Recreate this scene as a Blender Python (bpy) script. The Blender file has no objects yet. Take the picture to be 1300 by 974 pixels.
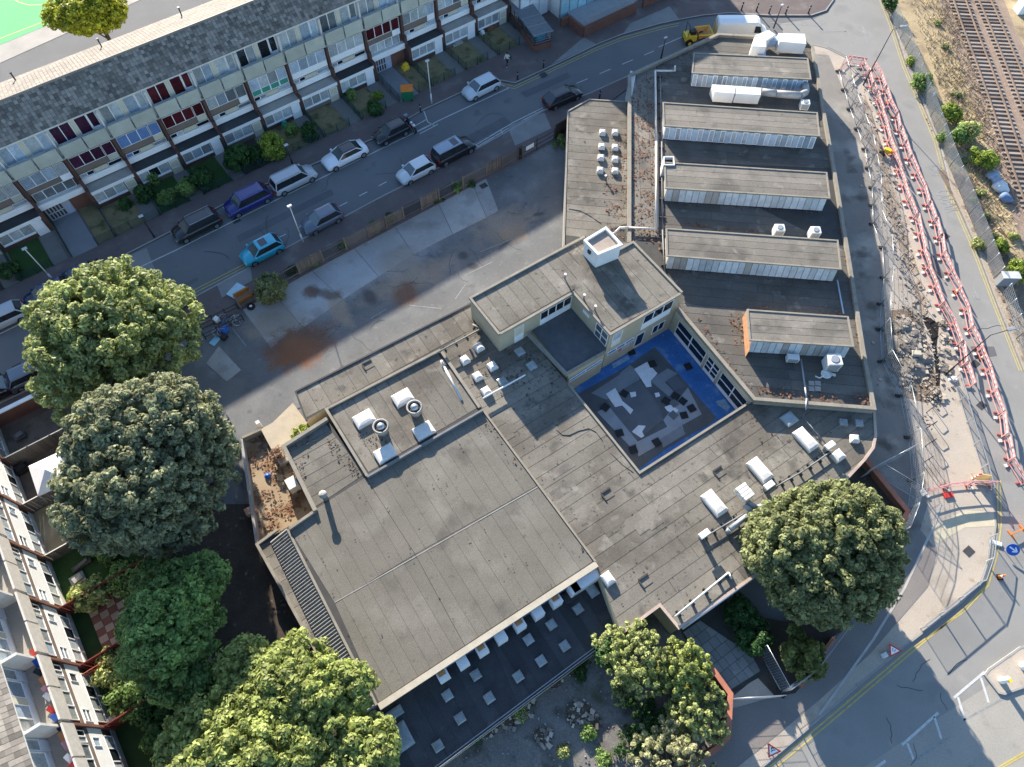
import bpy, bmesh, math, random
import numpy as np
from mathutils import Vector, Matrix
scn = bpy.context.scene
COL = scn.collection
RND = random.Random(11)
ORD = ['first', 'second', 'third', 'fourth', 'fifth', 'sixth', 'seventh', 'eighth', 'ninth', 'tenth', 'eleventh', 'twelfth', 'thirteenth', 'fourteenth', 'fifteenth', 'sixteenth', 'seventeenth', 'eighteenth', 'nineteenth', 'twentieth', 'twenty-first', 'twenty-second', 'twenty-third', 'twenty-fourth', 'twenty-fifth', 'twenty-sixth', 'twenty-seventh', 'twenty-eighth', 'twenty-ninth', 'thirtieth', 'thirty-first', 'thirty-second', 'thirty-third', 'thirty-fourth']

# ------------------------------------------------------------------ camera, light, exposure
CAM_H, FPX, CX, CY = 52.0, 890.0, 650.0, 487.0
_nad = Vector((636.0 - CX, -(970.0 - CY), -FPX)).normalized()      # straight down, in camera axes
_up = -_nad
_f = Vector((0, 0, -1)); _y = (_f - _up * _f.dot(_up)).normalized(); _x = _y.cross(_up)
ROT = Matrix((_x, _y, _up))                                         # camera axes -> world axes
cam_d = bpy.data.cameras.new("camera"); cam = bpy.data.objects.new("camera", cam_d); COL.objects.link(cam)
cam_d.sensor_width = 36.0; cam_d.lens = FPX / 1300.0 * 36.0; cam_d.clip_end = 3000; cam_d.clip_start = 0.5
cam.matrix_world = Matrix.Translation((0, 0, CAM_H)) @ ROT.to_4x4()
scn.camera = cam
SUN_EL, SUN_AZ = math.radians(18.8), math.radians(-67.5)            # AZ: the way the light travels over the ground
w = bpy.data.worlds.new("World"); scn.world = w; w.use_nodes = True
nt = w.node_tree; nt.nodes.clear()
sky = nt.nodes.new("ShaderNodeTexSky"); sky.sky_type = 'NISHITA'; sky.sun_disc = False
sky.sun_elevation = SUN_EL; sky.sun_rotation = math.radians(-22.5); sky.air_density = 1.0; sky.dust_density = 0.4; sky.ozone_density = 3.2
bg = nt.nodes.new("ShaderNodeBackground"); bg.inputs[1].default_value = 0.11
wo = nt.nodes.new("ShaderNodeOutputWorld")
nt.links.new(sky.outputs[0], bg.inputs[0]); nt.links.new(bg.outputs[0], wo.inputs[0])
sd = bpy.data.lights.new("sun", 'SUN'); sd.energy = 5.0; sd.angle = math.radians(0.5); sd.color = (1.0, 0.905, 0.78)
sun = bpy.data.objects.new("sun", sd); COL.objects.link(sun)
sun.rotation_euler = Vector((math.cos(SUN_EL) * math.cos(SUN_AZ), math.cos(SUN_EL) * math.sin(SUN_AZ), -math.sin(SUN_EL))).to_track_quat('-Z', 'Y').to_euler()
sun.location = (-20, 60, 80)
scn.view_settings.view_transform = 'Standard'; scn.view_settings.look = 'None'
scn.view_settings.exposure = 1.62; scn.view_settings.gamma = 1.0

# ------------------------------------------------------------------ helpers
def S(px, py, z=0.0):
    """survey: the place at height z that the photograph shows at (px, py)"""
    r = ROT @ Vector((px - CX, -(py - CY), -FPX)); t = (z - CAM_H) / r.z
    return Vector((r.x * t, r.y * t, z))
def SL(pts, z=0.0): return [S(a, b, z) for a, b in pts]
def V(*a): return Vector(a)
ORG = {}
class MB:
    def __init__(s): s.v = []; s.f = []; s.m = []; s.sm = []
    def poly(s, pts, m=0, smooth=False):
        k = len(s.v); s.v += [tuple(p) for p in pts]; s.f.append(tuple(range(k, k + len(pts)))); s.m.append(m); s.sm.append(smooth)
    def faces(s, vs, fs, m=0, smooth=False):
        k = len(s.v); s.v += [tuple(p) for p in vs]
        for f in fs: s.f.append(tuple(i + k for i in f)); s.m.append(m); s.sm.append(smooth)
    def prism(s, pts, z0, z1, m=0, mt=None, bottom=True):
        pts = ccw(pts); n = len(pts)
        vs = [(p[0], p[1], z0) for p in pts] + [(p[0], p[1], z1) for p in pts]
        k = len(s.v); s.v += vs
        for i in range(n):
            j = (i + 1) % n; s.f.append((k + i, k + j, k + n + j, k + n + i)); s.m.append(m); s.sm.append(False)
        s.f.append(tuple(k + n + i for i in range(n))); s.m.append(m if mt is None else mt); s.sm.append(False)
        if bottom: s.f.append(tuple(k + i for i in reversed(range(n)))); s.m.append(m); s.sm.append(False)
    def hexa(s, c, m=0):                                            # 8 corners: bottom ccw, top ccw
        s.faces(c, [(0, 3, 2, 1), (4, 5, 6, 7), (0, 1, 5, 4), (1, 2, 6, 5), (2, 3, 7, 6), (3, 0, 4, 7)], m)
    def box(s, x0, x1, y0, y1, z0, z1, m=0):
        s.hexa([(x0, y0, z0), (x1, y0, z0), (x1, y1, z0), (x0, y1, z0), (x0, y0, z1), (x1, y0, z1), (x1, y1, z1), (x0, y1, z1)], m)
    def obox(s, c, ux, sx, sy, sz, m=0):                            # box standing on c, long axis ux
        c = Vector(c); ux = Vector(ux).normalized(); uy = V(-ux.y, ux.x, 0); r = []
        for z in (0, sz):
            for a, b in ((-1, -1), (1, -1), (1, 1), (-1, 1)): r.append(c + ux * (a * sx / 2) + uy * (b * sy / 2) + V(0, 0, z))
        s.hexa(r, m)
    def bar(s, p, q, w, h, m=0):                                    # rectangular bar from p to q
        p = Vector(p); q = Vector(q); d = (q - p).normalized()
        a = V(-d.y, d.x, 0)
        a = a.normalized() if a.length > 1e-4 else V(1, 0, 0)
        b = d.cross(a) * -1
        if b.z < 0: b = -b
        r = []
        for e in (p, q):
            for i, j in ((-1, -1), (1, -1), (1, 1), (-1, 1)): r.append(e + a * (i * w / 2) + b * (j * h / 2))
        s.hexa(r, m)
    def tube(s, p, q, r, n=8, r2=None, m=0, caps=True, smooth=True):
        p = Vector(p); q = Vector(q); r2 = r if r2 is None else r2
        d = (q - p).normalized(); a = d.cross(V(0, 0, 1))
        a = a.normalized() if a.length > 1e-4 else V(1, 0, 0)
        b = d.cross(a); k = len(s.v)
        for e, rr in ((p, r), (q, r2)):
            for i in range(n):
                t = 2 * math.pi * i / n; s.v.append(tuple(e + (a * math.cos(t) + b * math.sin(t)) * rr))
        for i in range(n):
            j = (i + 1) % n; s.f.append((k + i, k + n + i, k + n + j, k + j)); s.m.append(m); s.sm.append(smooth)
        if caps:
            s.f.append(tuple(k + i for i in range(n))); s.m.append(m); s.sm.append(False)
            s.f.append(tuple(k + n + i for i in reversed(range(n)))); s.m.append(m); s.sm.append(False)
    def path(s, pts, r, n=6, m=0):
        for a, b in zip(pts, pts[1:]): s.tube(a, b, r, n, m=m)
    def lathe(s, c, prof, n=16, m=0, smooth=True):                  # prof: (radius, z)
        c = Vector(c); k = len(s.v)
        for r, z in prof:
            for i in range(n):
                t = 2 * math.pi * i / n; s.v.append((c.x + r * math.cos(t), c.y + r * math.sin(t), c.z + z))
        for a in range(len(prof) - 1):
            for i in range(n):
                j = (i + 1) % n; s.f.append((k + a * n + i, k + a * n + j, k + (a + 1) * n + j, k + (a + 1) * n + i)); s.m.append(m); s.sm.append(smooth)
        s.f.append(tuple(k + i for i in reversed(range(n)))); s.m.append(m); s.sm.append(False)
        e = k + (len(prof) - 1) * n; s.f.append(tuple(e + i for i in range(n))); s.m.append(m); s.sm.append(False)
    def build(s, name, mat, parent=None, kind=None, bevel=0):
        me = bpy.data.meshes.new(name)
        arr = [Vector(p) for p in s.v]
        lo = V(min(p.x for p in arr), min(p.y for p in arr), min(p.z for p in arr)); hi = V(max(p.x for p in arr), max(p.y for p in arr), 0)
        o0 = V((lo.x + hi.x) / 2, (lo.y + hi.y) / 2, lo.z)
        me.from_pydata([tuple(p - o0) for p in arr], [], s.f)
        mats = mat if isinstance(mat, (list, tuple)) else [mat]
        for q in mats: me.materials.append(q)
        me.polygons.foreach_set('material_index', s.m); me.polygons.foreach_set('use_smooth', s.sm)
        me.update()
        o = bpy.data.objects.new(name, me); COL.objects.link(o)
        place(o, o0, parent)
        if kind: o['kind'] = kind
        if bevel:
            b = o.modifiers.new('bevel', 'BEVEL'); b.width = bevel; b.segments = 2; b.limit_method = 'ANGLE'
        return o
def place(o, o0, parent):
    ORG[o.name] = Vector(o0)
    if parent is not None: o.parent = parent; o.location = Vector(o0) - ORG[parent.name]
    else: o.location = o0
def ccw(pts):
    a = 0
    for p, q in zip(pts, list(pts[1:]) + [pts[0]]): a += p[0] * q[1] - q[0] * p[1]
    return list(pts) if a > 0 else list(reversed(list(pts)))
def thing(name, label, cat, loc=(0, 0, 0), group=None):
    o = bpy.data.objects.new(name, None); COL.objects.link(o); o.location = loc; o.empty_display_size = 0.3
    ORG[o.name] = Vector(loc); return tag(o, label, cat, group)
def tag(o, label, cat, group=None):
    o['label'] = label; o['category'] = cat
    if group: o['group'] = group
    return o
def dup(root, loc, rz=0.0, label=None, group=None, sc=None):
    def cp(o, par):
        c = o.copy(); COL.objects.link(c); ORG[c.name] = ORG.get(o.name, V(0, 0, 0))
        if par is not None: c.parent = par
        for ch in o.children: cp(ch, c)
        return c
    r = cp(root, None); r.location = loc; r.rotation_euler = (0, 0, rz)
    if sc: r.scale = sc
    if label: r['label'] = label
    if group: r['group'] = group
    return r
def put(root, loc, rz): root.location = loc; root.rotation_euler = (0, 0, rz)
def clip(poly, n, c):                                               # keep n.p <= c
    out = []
    for p, q in zip(poly, poly[1:] + poly[:1]):
        a = n.x * p.x + n.y * p.y - c; b = n.x * q.x + n.y * q.y - c
        if a <= 0: out.append(p)
        if a * b < 0: out.append(p + (q - p) * (a / (a - b)))
    return out
def inset(poly, d):
    poly = ccw(poly); res = list(poly)
    for p, q in zip(poly, poly[1:] + poly[:1]):
        e = (q - p).normalized(); n = V(e.y, -e.x, 0); res = clip(res, n, n.dot(p) - d)
        if not res: break
    return res
def strips(poly, z, ang, wid, mat, parent, name='felt_strip', th=0.012, gap=0.035, maxlen=9.0, ins=0.02):
    poly = [V(p[0], p[1], 0) for p in poly]; poly = inset(poly, ins) if ins else ccw(poly)
    if len(poly) < 3: return
    d = V(math.cos(ang), math.sin(ang), 0); n = V(-d.y, d.x, 0)
    lo = min(n.dot(p) for p in poly); hi = max(n.dot(p) for p in poly); k = max(1, round((hi - lo) / wid)); wd = (hi - lo) / k
    for i in range(k):
        a = clip(poly, n, lo + (i + 1) * wd - gap / 2)
        if len(a) > 2: a = clip(a, -n, -(lo + i * wd + gap / 2))
        if len(a) < 3: continue
        l0 = min(d.dot(p) for p in a); l1 = max(d.dot(p) for p in a)
        m = max(1, math.ceil((l1 - l0) / maxlen)); cuts = [l0] + sorted(l0 + (l1 - l0) * (j + 0.5 * (RND.random() - 0.5) + 0.0) / m for j in range(1, m)) + [l1]
        for c0, c1 in zip(cuts, cuts[1:]):
            b = clip(a, d, c1 - gap / 2)
            if len(b) > 2: b = clip(b, -d, -(c0 + gap / 2))
            if len(b) < 3: continue
            mb = MB(); mb.prism(b, z, z + th * (0.7 + 0.6 * RND.random()), bottom=False); mb.build(name, mat, parent)
def wall_line(pts, w, z0, z1, mat, name, parent=None, closed=False, m=None):
    mb = mbwall(MB(), pts, w, z0, z1, closed); return mb.build(name, mat, parent)
def mbwall(mb, pts, w, z0, z1, closed=False):                       # mitred wall along a line of points
    pts = [V(p[0], p[1], 0) for p in pts]; n = len(pts); L = []; Rr = []
    for i in range(n):
        pr = pts[i - 1] if (i > 0 or closed) else None; nx = pts[(i + 1) % n] if (i < n - 1 or closed) else None
        ds = [((pts[i] - pr).normalized() if pr is not None else None), ((nx - pts[i]).normalized() if nx is not None else None)]
        ds = [q for q in ds if q is not None]
        nn = [V(-q.y, q.x, 0) for q in ds]
        b = sum(nn, V(0, 0, 0)).normalized(); k = min(2.0, 1.0 / max(0.3, b.dot(nn[0])))
        L.append(pts[i] + b * (w / 2 * k)); Rr.append(pts[i] - b * (w / 2 * k))
    for i in range(n if closed else n - 1):
        j = (i + 1) % n; q = [Rr[i], Rr[j], L[j], L[i]]
        mb.hexa([(p.x, p.y, z0) for p in q] + [(p.x, p.y, z1) for p in q])
    return mb

# ------------------------------------------------------------------ materials
MATS = {}
def mat(name, col, rough=0.85, var=0.18, scale=1.5, fine=14.0, finevar=0.12, bump=0.0, rnd=0.0, isl=0.0, metal=0.0, spec=0.3, stains=(), trans=0.0, alpha=1.0, dirt=None):
    if name in MATS: return MATS[name]
    m = bpy.data.materials.new(name); m.use_nodes = True; t = m.node_tree; N = t.nodes; K = t.links
    bs = N["Principled BSDF"]; bs.inputs["Roughness"].default_value = rough; bs.inputs["Metallic"].default_value = metal
    bs.inputs["Specular IOR Level"].default_value = spec
    geo = N.new("ShaderNodeNewGeometry"); pos = geo.outputs["Position"]
    def noise(s, d=4):
        n = N.new("ShaderNodeTexNoise"); n.inputs["Scale"].default_value = s; n.inputs["Detail"].default_value = d; K.new(pos, n.inputs["Vector"]); return n.outputs["Fac"]
    def math_(op, a, b=None, c=None):
        n = N.new("ShaderNodeMath"); n.operation = op
        for i, q in enumerate((a, b, c)):
            if q is None: continue
            if isinstance(q, (int, float)): n.inputs[i].default_value = q
            else: K.new(q, n.inputs[i])
        return n.outputs[0]
    f = math_('MULTIPLY_ADD', noise(scale), 2 * var * 1.6, 1 - var * 1.6)
    f = math_('MULTIPLY', f, math_('MULTIPLY_ADD', noise(fine, 3), 2 * finevar * 1.6, 1 - finevar * 1.6))
    if rnd:
        oi = N.new("ShaderNodeObjectInfo"); f = math_('MULTIPLY', f, math_('MULTIPLY_ADD', oi.outputs["Random"], 2 * rnd, 1 - rnd))
    if isl: f = math_('MULTIPLY', f, math_('MULTIPLY_ADD', geo.outputs["Random Per Island"], 2 * isl, 1 - isl))
    def mix(a, b, fac, mode='MIX'):
        n = N.new("ShaderNodeMix"); n.data_type = 'RGBA'; n.blend_type = mode
        for s_, q in ((0, fac), (6, a), (7, b)):
            if isinstance(q, (int, float)): n.inputs[s_].default_value = q
            elif isinstance(q, tuple): n.inputs[s_].default_value = (*q, 1)
            else: K.new(q, n.inputs[s_])
        return n.outputs[2]
    cur = tuple(col)
    if dirt:                                                        # (colour, scale, threshold, strength)
        for dc, ds, dt, dk in (dirt if isinstance(dirt, list) else [dirt]):
            r = N.new("ShaderNodeMapRange"); K.new(noise(ds, 6), r.inputs[0]); r.inputs[1].default_value = dt; r.inputs[2].default_value = dt + 0.13; r.inputs[4].default_value = dk
            cur = mix(cur, tuple(dc), r.outputs[0])
    for (sc, p, rx, ry, ang, k) in stains:                          # blotches with a shape of their own: colour, centre, radii, turn, strength
        mp = N.new("ShaderNodeMapping"); mp.vector_type = 'TEXTURE'; K.new(pos, mp.inputs[0])
        mp.inputs[1].default_value = (p[0], p[1], 0); mp.inputs[2].default_value = (0, 0, ang); mp.inputs[3].default_value = (rx, ry, 1000)
        ln = N.new("ShaderNodeVectorMath"); ln.operation = 'LENGTH'; K.new(mp.outputs[0], ln.inputs[0])
        d = math_('ADD', ln.outputs["Value"], math_('MULTIPLY_ADD', noise(0.9, 12), 1.35, -.68)); d = math_('ADD', d, math_('MULTIPLY_ADD', noise(7.0, 4), .8, -.4))
        r = N.new("ShaderNodeMapRange"); K.new(d, r.inputs[0]); r.inputs[1].default_value = 1.2; r.inputs[2].default_value = 0.55; r.inputs[4].default_value = k
        cur = mix(cur, tuple(sc), r.outputs[0])
    cb = N.new("ShaderNodeCombineColor"); 
    for i in range(3): K.new(f, cb.inputs[i])
    cur = mix(cur, cb.outputs[0], 1.0, 'MULTIPLY')
    K.new(cur, bs.inputs["Base Color"])
    if bump:
        b = N.new("ShaderNodeBump"); b.inputs["Strength"].default_value = bump; b.inputs["Distance"].default_value = 0.03; K.new(noise(fine * 1.7, 4), b.inputs["Height"]); K.new(b.outputs[0], bs.inputs["Normal"])
    if trans:
        tr = N.new("ShaderNodeBsdfTranslucent"); K.new(cur, tr.inputs[0]); mx = N.new("ShaderNodeMixShader"); mx.inputs[0].default_value = trans
        K.new(bs.outputs[0], mx.inputs[1]); K.new(tr.outputs[0], mx.inputs[2]); K.new(mx.outputs[0], N["Material Output"].inputs[0])
    if alpha < 1: bs.inputs["Alpha"].default_value = alpha
    MATS[name] = m; return m
felt = mat('roof_felt', (0.185, 0.168, 0.138), 0.95, 0.18, 0.5, 9, 0.2, 0.25, rnd=0.13, dirt=[((0.115, 0.10, 0.08), 0.22, 0.48, 0.75), ((0.06, 0.055, 0.047), 0.5, 0.58, 0.85), ((0.27, 0.25, 0.21), 0.9, 0.58, 0.6), ((0.045, 0.042, 0.035), 2.4, 0.62, 0.85), ((0.30, 0.28, 0.24), 5.0, 0.68, 0.6)])
felt_hall = mat('hall_felt', (0.155, 0.142, 0.116), 0.95, 0.15, 0.35, 16, 0.34, 0.4, rnd=0.06, dirt=[((0.205, 0.19, 0.16), 0.3, 0.51, 0.65), ((0.09, 0.082, 0.07), 0.4, 0.57, 0.75), ((0.075, 0.068, 0.056), 2.0, 0.63, 0.7), ((0.24, 0.225, 0.19), 6.0, 0.66, 0.5)])
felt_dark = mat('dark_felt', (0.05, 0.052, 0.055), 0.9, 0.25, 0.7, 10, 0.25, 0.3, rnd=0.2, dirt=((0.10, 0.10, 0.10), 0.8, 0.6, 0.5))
felt_flat = mat('wing_flat_felt', (0.115, 0.105, 0.09), 0.95, 0.18, 0.7, 9, 0.2, 0.3, rnd=0.14, dirt=[((0.075, 0.07, 0.062), 0.4, 0.52, 0.7), ((0.27, 0.245, 0.205), 0.8, 0.60, 0.6)])  # darker than the ridge felt; shade between the ridges deepened in the colour
felt_wing = mat('wing_felt', (0.19, 0.17, 0.14), 0.95, 0.18, 0.7, 9, 0.2, 0.3, rnd=0.14, dirt=[((0.10, 0.092, 0.08), 0.4, 0.52, 0.7), ((0.31, 0.28, 0.235), 1.1, 0.60, 0.5), ((0.06, 0.055, 0.05), 2.0, 0.64, 0.7)])
bitumen = mat('bitumen', (0.055, 0.053, 0.05), 0.8, 0.2)
coping = mat('coping', (0.25, 0.225, 0.18), 0.85, 0.2, 1.2, dirt=((0.16, 0.15, 0.13), 2.0, 0.58, 0.7))
lead = mat('lead_flashing', (0.16, 0.165, 0.17), 0.6, 0.2)
cream = mat('cream_brick', (0.42, 0.37, 0.26), 0.9, 0.12, 0.8, 20, 0.15)
brick = mat('brick', (0.18, 0.085, 0.06), 0.9, 0.15, 1.0, 18, 0.35)
brick_dark = mat('dark_brick', (0.10, 0.055, 0.045), 0.9, 0.15, 1.0, 18, 0.35)
brown_panel = mat('pebbledash', (0.19, 0.15, 0.12), 0.95, 0.1, 1.0, 25, 0.35)
white = mat('white_paint', (0.82, 0.82, 0.80), 0.5, 0.06, 1.0)
white_old = mat('weathered_white', (0.62, 0.60, 0.55), 0.7, 0.12, 1.5, dirt=((0.4, 0.37, 0.32), 2.5, 0.6, 0.5))
render_w = mat('white_render', (0.74, 0.73, 0.70), 0.8, 0.08, 0.7)
cream_panel = mat('cream_panel', (0.55, 0.52, 0.40), 0.7, 0.06)
conc = mat('concrete', (0.34, 0.32, 0.285), 0.9, 0.15, 1.0, 12, 0.15, dirt=((0.2, 0.19, 0.17), 1.5, 0.6, 0.5))
conc_par = mat('parapet_concrete', (0.42, 0.43, 0.36), 0.9, 0.15, 1.0, 12, 0.15, rnd=0.08)
glass = mat('dark_glass', (0.015, 0.018, 0.022), 0.06, 0.02, spec=0.6)
net_d = mat('dim_curtain_glass', (0.12, 0.135, 0.14), 0.1, 0.3, 1.6, 8, 0.3, spec=0.6, rnd=0.5)
net_b = mat('bluish_curtain_glass', (0.33, 0.40, 0.46), 0.1, 0.25, 1.6, 8, 0.3, spec=0.6, rnd=0.3)
net = mat('net_curtain_glass', (0.36, 0.39, 0.39), 0.12, 0.25, 1.6, 8, 0.3, spec=0.6, rnd=0.35)
purple = mat('purple_curtain_glass', (0.05, 0.015, 0.035), 0.1, 0.3, 3, spec=0.6, rnd=0.3)
maroon = mat('maroon_curtain_glass', (0.075, 0.012, 0.016), 0.12, 0.3, 3, spec=0.6, rnd=0.3)
blueg = mat('blue_glass', (0.13, 0.22, 0.42), 0.1, 0.2, 1.5, spec=0.6, rnd=0.2)
greenp = mat('green_panel', (0.05, 0.27, 0.19), 0.4, 0.1)
milky = mat('milky_glass', (0.50, 0.53, 0.53), 0.3, 0.2, 2, spec=0.5, rnd=0.2)
skyglass = mat('wired_glass', (0.24, 0.27, 0.27), 0.25, 0.2, 3, spec=0.5, rnd=0.25)
dome = mat('acrylic_dome', (0.62, 0.60, 0.55), 0.35, 0.12, 1.2, 10, 0.1, rnd=0.06, dirt=((0.45, 0.42, 0.36), 1.8, 0.6, 0.5))
steel = mat('galvanised_steel', (0.42, 0.44, 0.45), 0.4, 0.1, metal=0.7)
steel_d = mat('dark_steel', (0.03, 0.03, 0.035), 0.45, 0.1)
grey_m = mat('grey_metal', (0.30, 0.32, 0.34), 0.5, 0.1, metal=0.3)
tile_m = mat('roof_tile', (0.20, 0.178, 0.15), 0.7, 0.2, 0.6, 10, 0.15, isl=0.5, spec=0.4)
tile_lit = mat('lit_roof_tile', (0.235, 0.205, 0.17), 0.85, 0.15, 0.6, 10, 0.15, isl=0.2)  # same tile made paler: sunlight on the far slope put into the colour
leaf_litter = mat('leaf_litter', (0.17, 0.085, 0.05), 0.9, 0.3, 2.0, isl=0.5)
leaf_grey = mat('grey_leaf_litter', (0.10, 0.075, 0.06), 0.9, 0.3, 2.0, isl=0.5)
red_p = mat('red_plastic', (0.55, 0.05, 0.04), 0.45, 0.1)
orange_p = mat('orange_plastic', (0.72, 0.20, 0.03), 0.45, 0.1)
yellow_p = mat('yellow_paint', (0.72, 0.48, 0.04), 0.5, 0.1)
blue_p = mat('blue_paint', (0.02, 0.10, 0.42), 0.4, 0.1)
black_r = mat('black_rubber', (0.018, 0.018, 0.019), 0.8, 0.1)
timber = mat('weathered_timber', (0.135, 0.118, 0.10), 0.9, 0.2, 1.0, 10, 0.25, rnd=0.25)
timber_o = mat('orange_timber', (0.50, 0.19, 0.055), 0.8, 0.15, 2.0)
# ------------------------------------------------------------------ the ground, roads, pavements
def sheet(name, pts, z, m, kind='structure', world=False):
    mb = MB(); mb.poly(ccw(pts if world else SL(pts, z))); 
    if world: mb.v = [(p[0], p[1], z) for p in mb.v]
    return mb.build(name, m, kind=kind)
asphalt = mat('asphalt', (0.15, 0.15, 0.148), 0.9, 0.12, 0.25, 14, 0.12, 0.2, dirt=[((0.165, 0.165, 0.16), 0.12, 0.52, 0.7), ((0.07, 0.07, 0.072), 0.5, 0.63, 0.6), ((0.2, 0.2, 0.19), 1.4, 0.66, 0.5)])
asphalt_old = mat('worn_asphalt', (0.25, 0.242, 0.222), 0.9, 0.12, 0.3, 14, 0.12, 0.2, dirt=[((0.17, 0.165, 0.155), 0.3, 0.55, 0.6), ((0.31, 0.295, 0.265), 0.8, 0.6, 0.4)])
asphalt_new = mat('patch_asphalt', (0.055, 0.058, 0.062), 0.9, 0.12, 0.4, 14, 0.15)
pave_m = mat('pavement_tarmac', (0.135, 0.108, 0.10), 0.92, 0.15, 0.5, 14, 0.15, dirt=[((0.19, 0.165, 0.15), 0.5, 0.56, 0.6), ((0.09, 0.075, 0.07), 0.9, 0.6, 0.6)])
kerb_m = mat('kerb_stone', (0.30, 0.29, 0.27), 0.9, 0.15, 1.2)
sand_pave = mat('buff_paving', (0.40, 0.345, 0.28), 0.92, 0.1, 0.5, 10, 0.15, dirt=[((0.27, 0.22, 0.165), 0.45, 0.53, 0.7), ((0.19, 0.14, 0.10), 1.3, 0.63, 0.6), ((0.47, 0.41, 0.34), 0.9, 0.60, 0.5)])
alley_m = mat('alley_tarmac', (0.21, 0.195, 0.175), 0.92, 0.15, 0.4, 10, 0.15, dirt=[((0.36, 0.33, 0.285), 0.22, 0.52, 0.75), ((0.085, 0.075, 0.065), 0.45, 0.57, 0.8), ((0.20, 0.15, 0.11), 1.0, 0.60, 0.6)])
earth = mat('earth', (0.085, 0.068, 0.05), 0.95, 0.25, 0.6, 8, 0.3, 0.4)
soil_d = mat('dark_soil', (0.06, 0.047, 0.036), 0.95, 0.3, 0.8, 8, 0.3, 0.4, dirt=((0.09, 0.07, 0.05), 1.5, 0.6, 0.5))
dry_m = mat('dry_grass', (0.37, 0.285, 0.165), 0.95, 0.25, 0.5, 7, 0.35, 0.5, dirt=[((0.20, 0.15, 0.095), 0.35, 0.52, 0.85), ((0.47, 0.385, 0.24), 0.8, 0.6, 0.6), ((0.10, 0.075, 0.05), 1.1, 0.62, 0.8), ((0.09, 0.10, 0.035), 0.5, 0.63, 0.7)])
lawn_dry = mat('parched_lawn', (0.20, 0.165, 0.085), 0.95, 0.25, 0.8, 9, 0.3, 0.4, dirt=((0.05, 0.075, 0.025), 0.9, 0.53, 0.8))
lawn_g = mat('green_lawn', (0.035, 0.075, 0.018), 0.95, 0.25, 0.8, 9, 0.3, 0.4)
ballast_m = mat('ballast', (0.27, 0.20, 0.15), 0.95, 0.25, 0.5, 9, 0.4, 0.6, dirt=((0.12, 0.085, 0.065), 0.5, 0.55, 0.7))
line_w = mat('road_paint_white', (0.50, 0.50, 0.48), 0.8, 0.15, 3, 15, 0.25)
line_y = mat('road_paint_yellow', (0.46, 0.37, 0.13), 0.8, 0.2, 3, 15, 0.25)
line_f = mat('faded_road_paint', (0.26, 0.26, 0.25), 0.85, 0.25, 3, 15, 0.3)

mb = MB(); mb.poly([(-900, -700, -0.06), (900, -700, -0.06), (900, 1100, -0.06), (-900, 1100, -0.06)]); mb.build('ground', earth, kind='structure')
sheet('road', [(-120, -120), (115, -120), (115, 150), (-120, 150)], 0.0, asphalt, world=True)

NK = [(-90, 440), (0, 400), (144, 332), (320, 242), (474, 177), (538, 140), (588, 117), (632, 102), (654, 106), (720, 75.5), (758, 57), (788, 45), (837, 31), (860, 26), (893, 20), (926, 17), (978, 20), (1030, 20), (1048, 14), (1058, 0), (1060, -40)]
def pavement(name, kerb, back, m, kw=0.14, h=0.1):
    pts = SL(kerb, h); mb = MB(); mb.prism(pts + SL(back, h), -0.05, h); o = mb.build(name, m, kind='structure')
    k = mbwall(MB(), SL(kerb, 0), kw, -0.04, h + 0.012).build('kerb', kerb_m, o)
    return o
pavement('pavement', NK, [(1040, -60), (820, -60), (640, -30), (600, 20), (430, 90), (280, 160), (120, 240), (0, 300), (-90, 340)], pave_m)
SK = [(-80, 550), (0, 513), (53, 488), (221, 392), (318, 340), (480, 253), (610, 187), (691, 141), (748, 119.5), (799, 96.5), (850, 72)]
pavement('pavement', SK, [(850, 90), (800, 110), (722, 168), (657, 205), (558, 258), (469, 305), (381, 352), (306, 394), (255, 418), (62, 520), (0, 548), (-80, 590)], pave_m)
EK = [(1026, 56), (1050, 62), (1078, 76), (1098, 108), (1125, 180), (1150, 250), (1172, 330), (1195, 400), (1212, 452), (1230, 512), (1248, 580), (1260, 630), (1263, 668), (1258, 705), (1248, 738), (1216, 768), (1150, 819), (1039, 913), (965, 975), (880, 1045)]
pavement('pavement', EK, [(800, 1045), (905, 905), (960, 860), (1040, 790), (1090, 640), (1040, 560), (1040, 400), (1000, 100)], sand_pave)
YK = [(1121, -5), (1136, 32), (1152, 84), (1193, 180), (1208.5, 241), (1236, 303), (1270, 393), (1301, 471), (1345, 600)]
pavement('verge_kerb', YK, [(1400, 600), (1330, 430), (1262, 352), (1205, 212), (1150, 60), (1132, -5)], mat('gravel_verge', (0.36, 0.29, 0.21), 0.95, 0.25, 1.0, 8, 0.4, 0.5, dirt=[((0.14, 0.10, 0.07), 1.0, 0.52, 0.8), ((0.06, 0.07, 0.03), .7, .6, .7)]), h=0.09)
# tarmac beside the wing, dug and patched
sheet('alley', [(1000, 66), (1052, 70), (1082, 140), (1108, 238), (1128, 330), (1130, 430), (1152, 520), (1172, 585), (1178, 640), (1160, 700), (1120, 760), (1060, 800), (1040, 560), (1040, 400)], 0.108, alley_m)
sheet('alley', [(1060, 800), (1122, 762), (1158, 702), (1168, 672), (1190, 700), (1178, 745), (1105, 830), (1039, 890), (960, 955), (905, 1000), (860, 1000), (910, 905), (1000, 880)], 0.112, mat('footway_tarmac', (0.20, 0.18, 0.165), 0.92, 0.15, 0.4, 10, 0.15, dirt=((0.20, 0.185, 0.165), 0.4, 0.56, 0.5)))
sheet('tactile_strip', [(1183, 668), (1225, 648), (1262, 650), (1263, 668), (1225, 670), (1190, 690)], 0.106, mat('pale_tactile_paving', (0.50, 0.44, 0.31), 0.9, 0.1))
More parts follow.
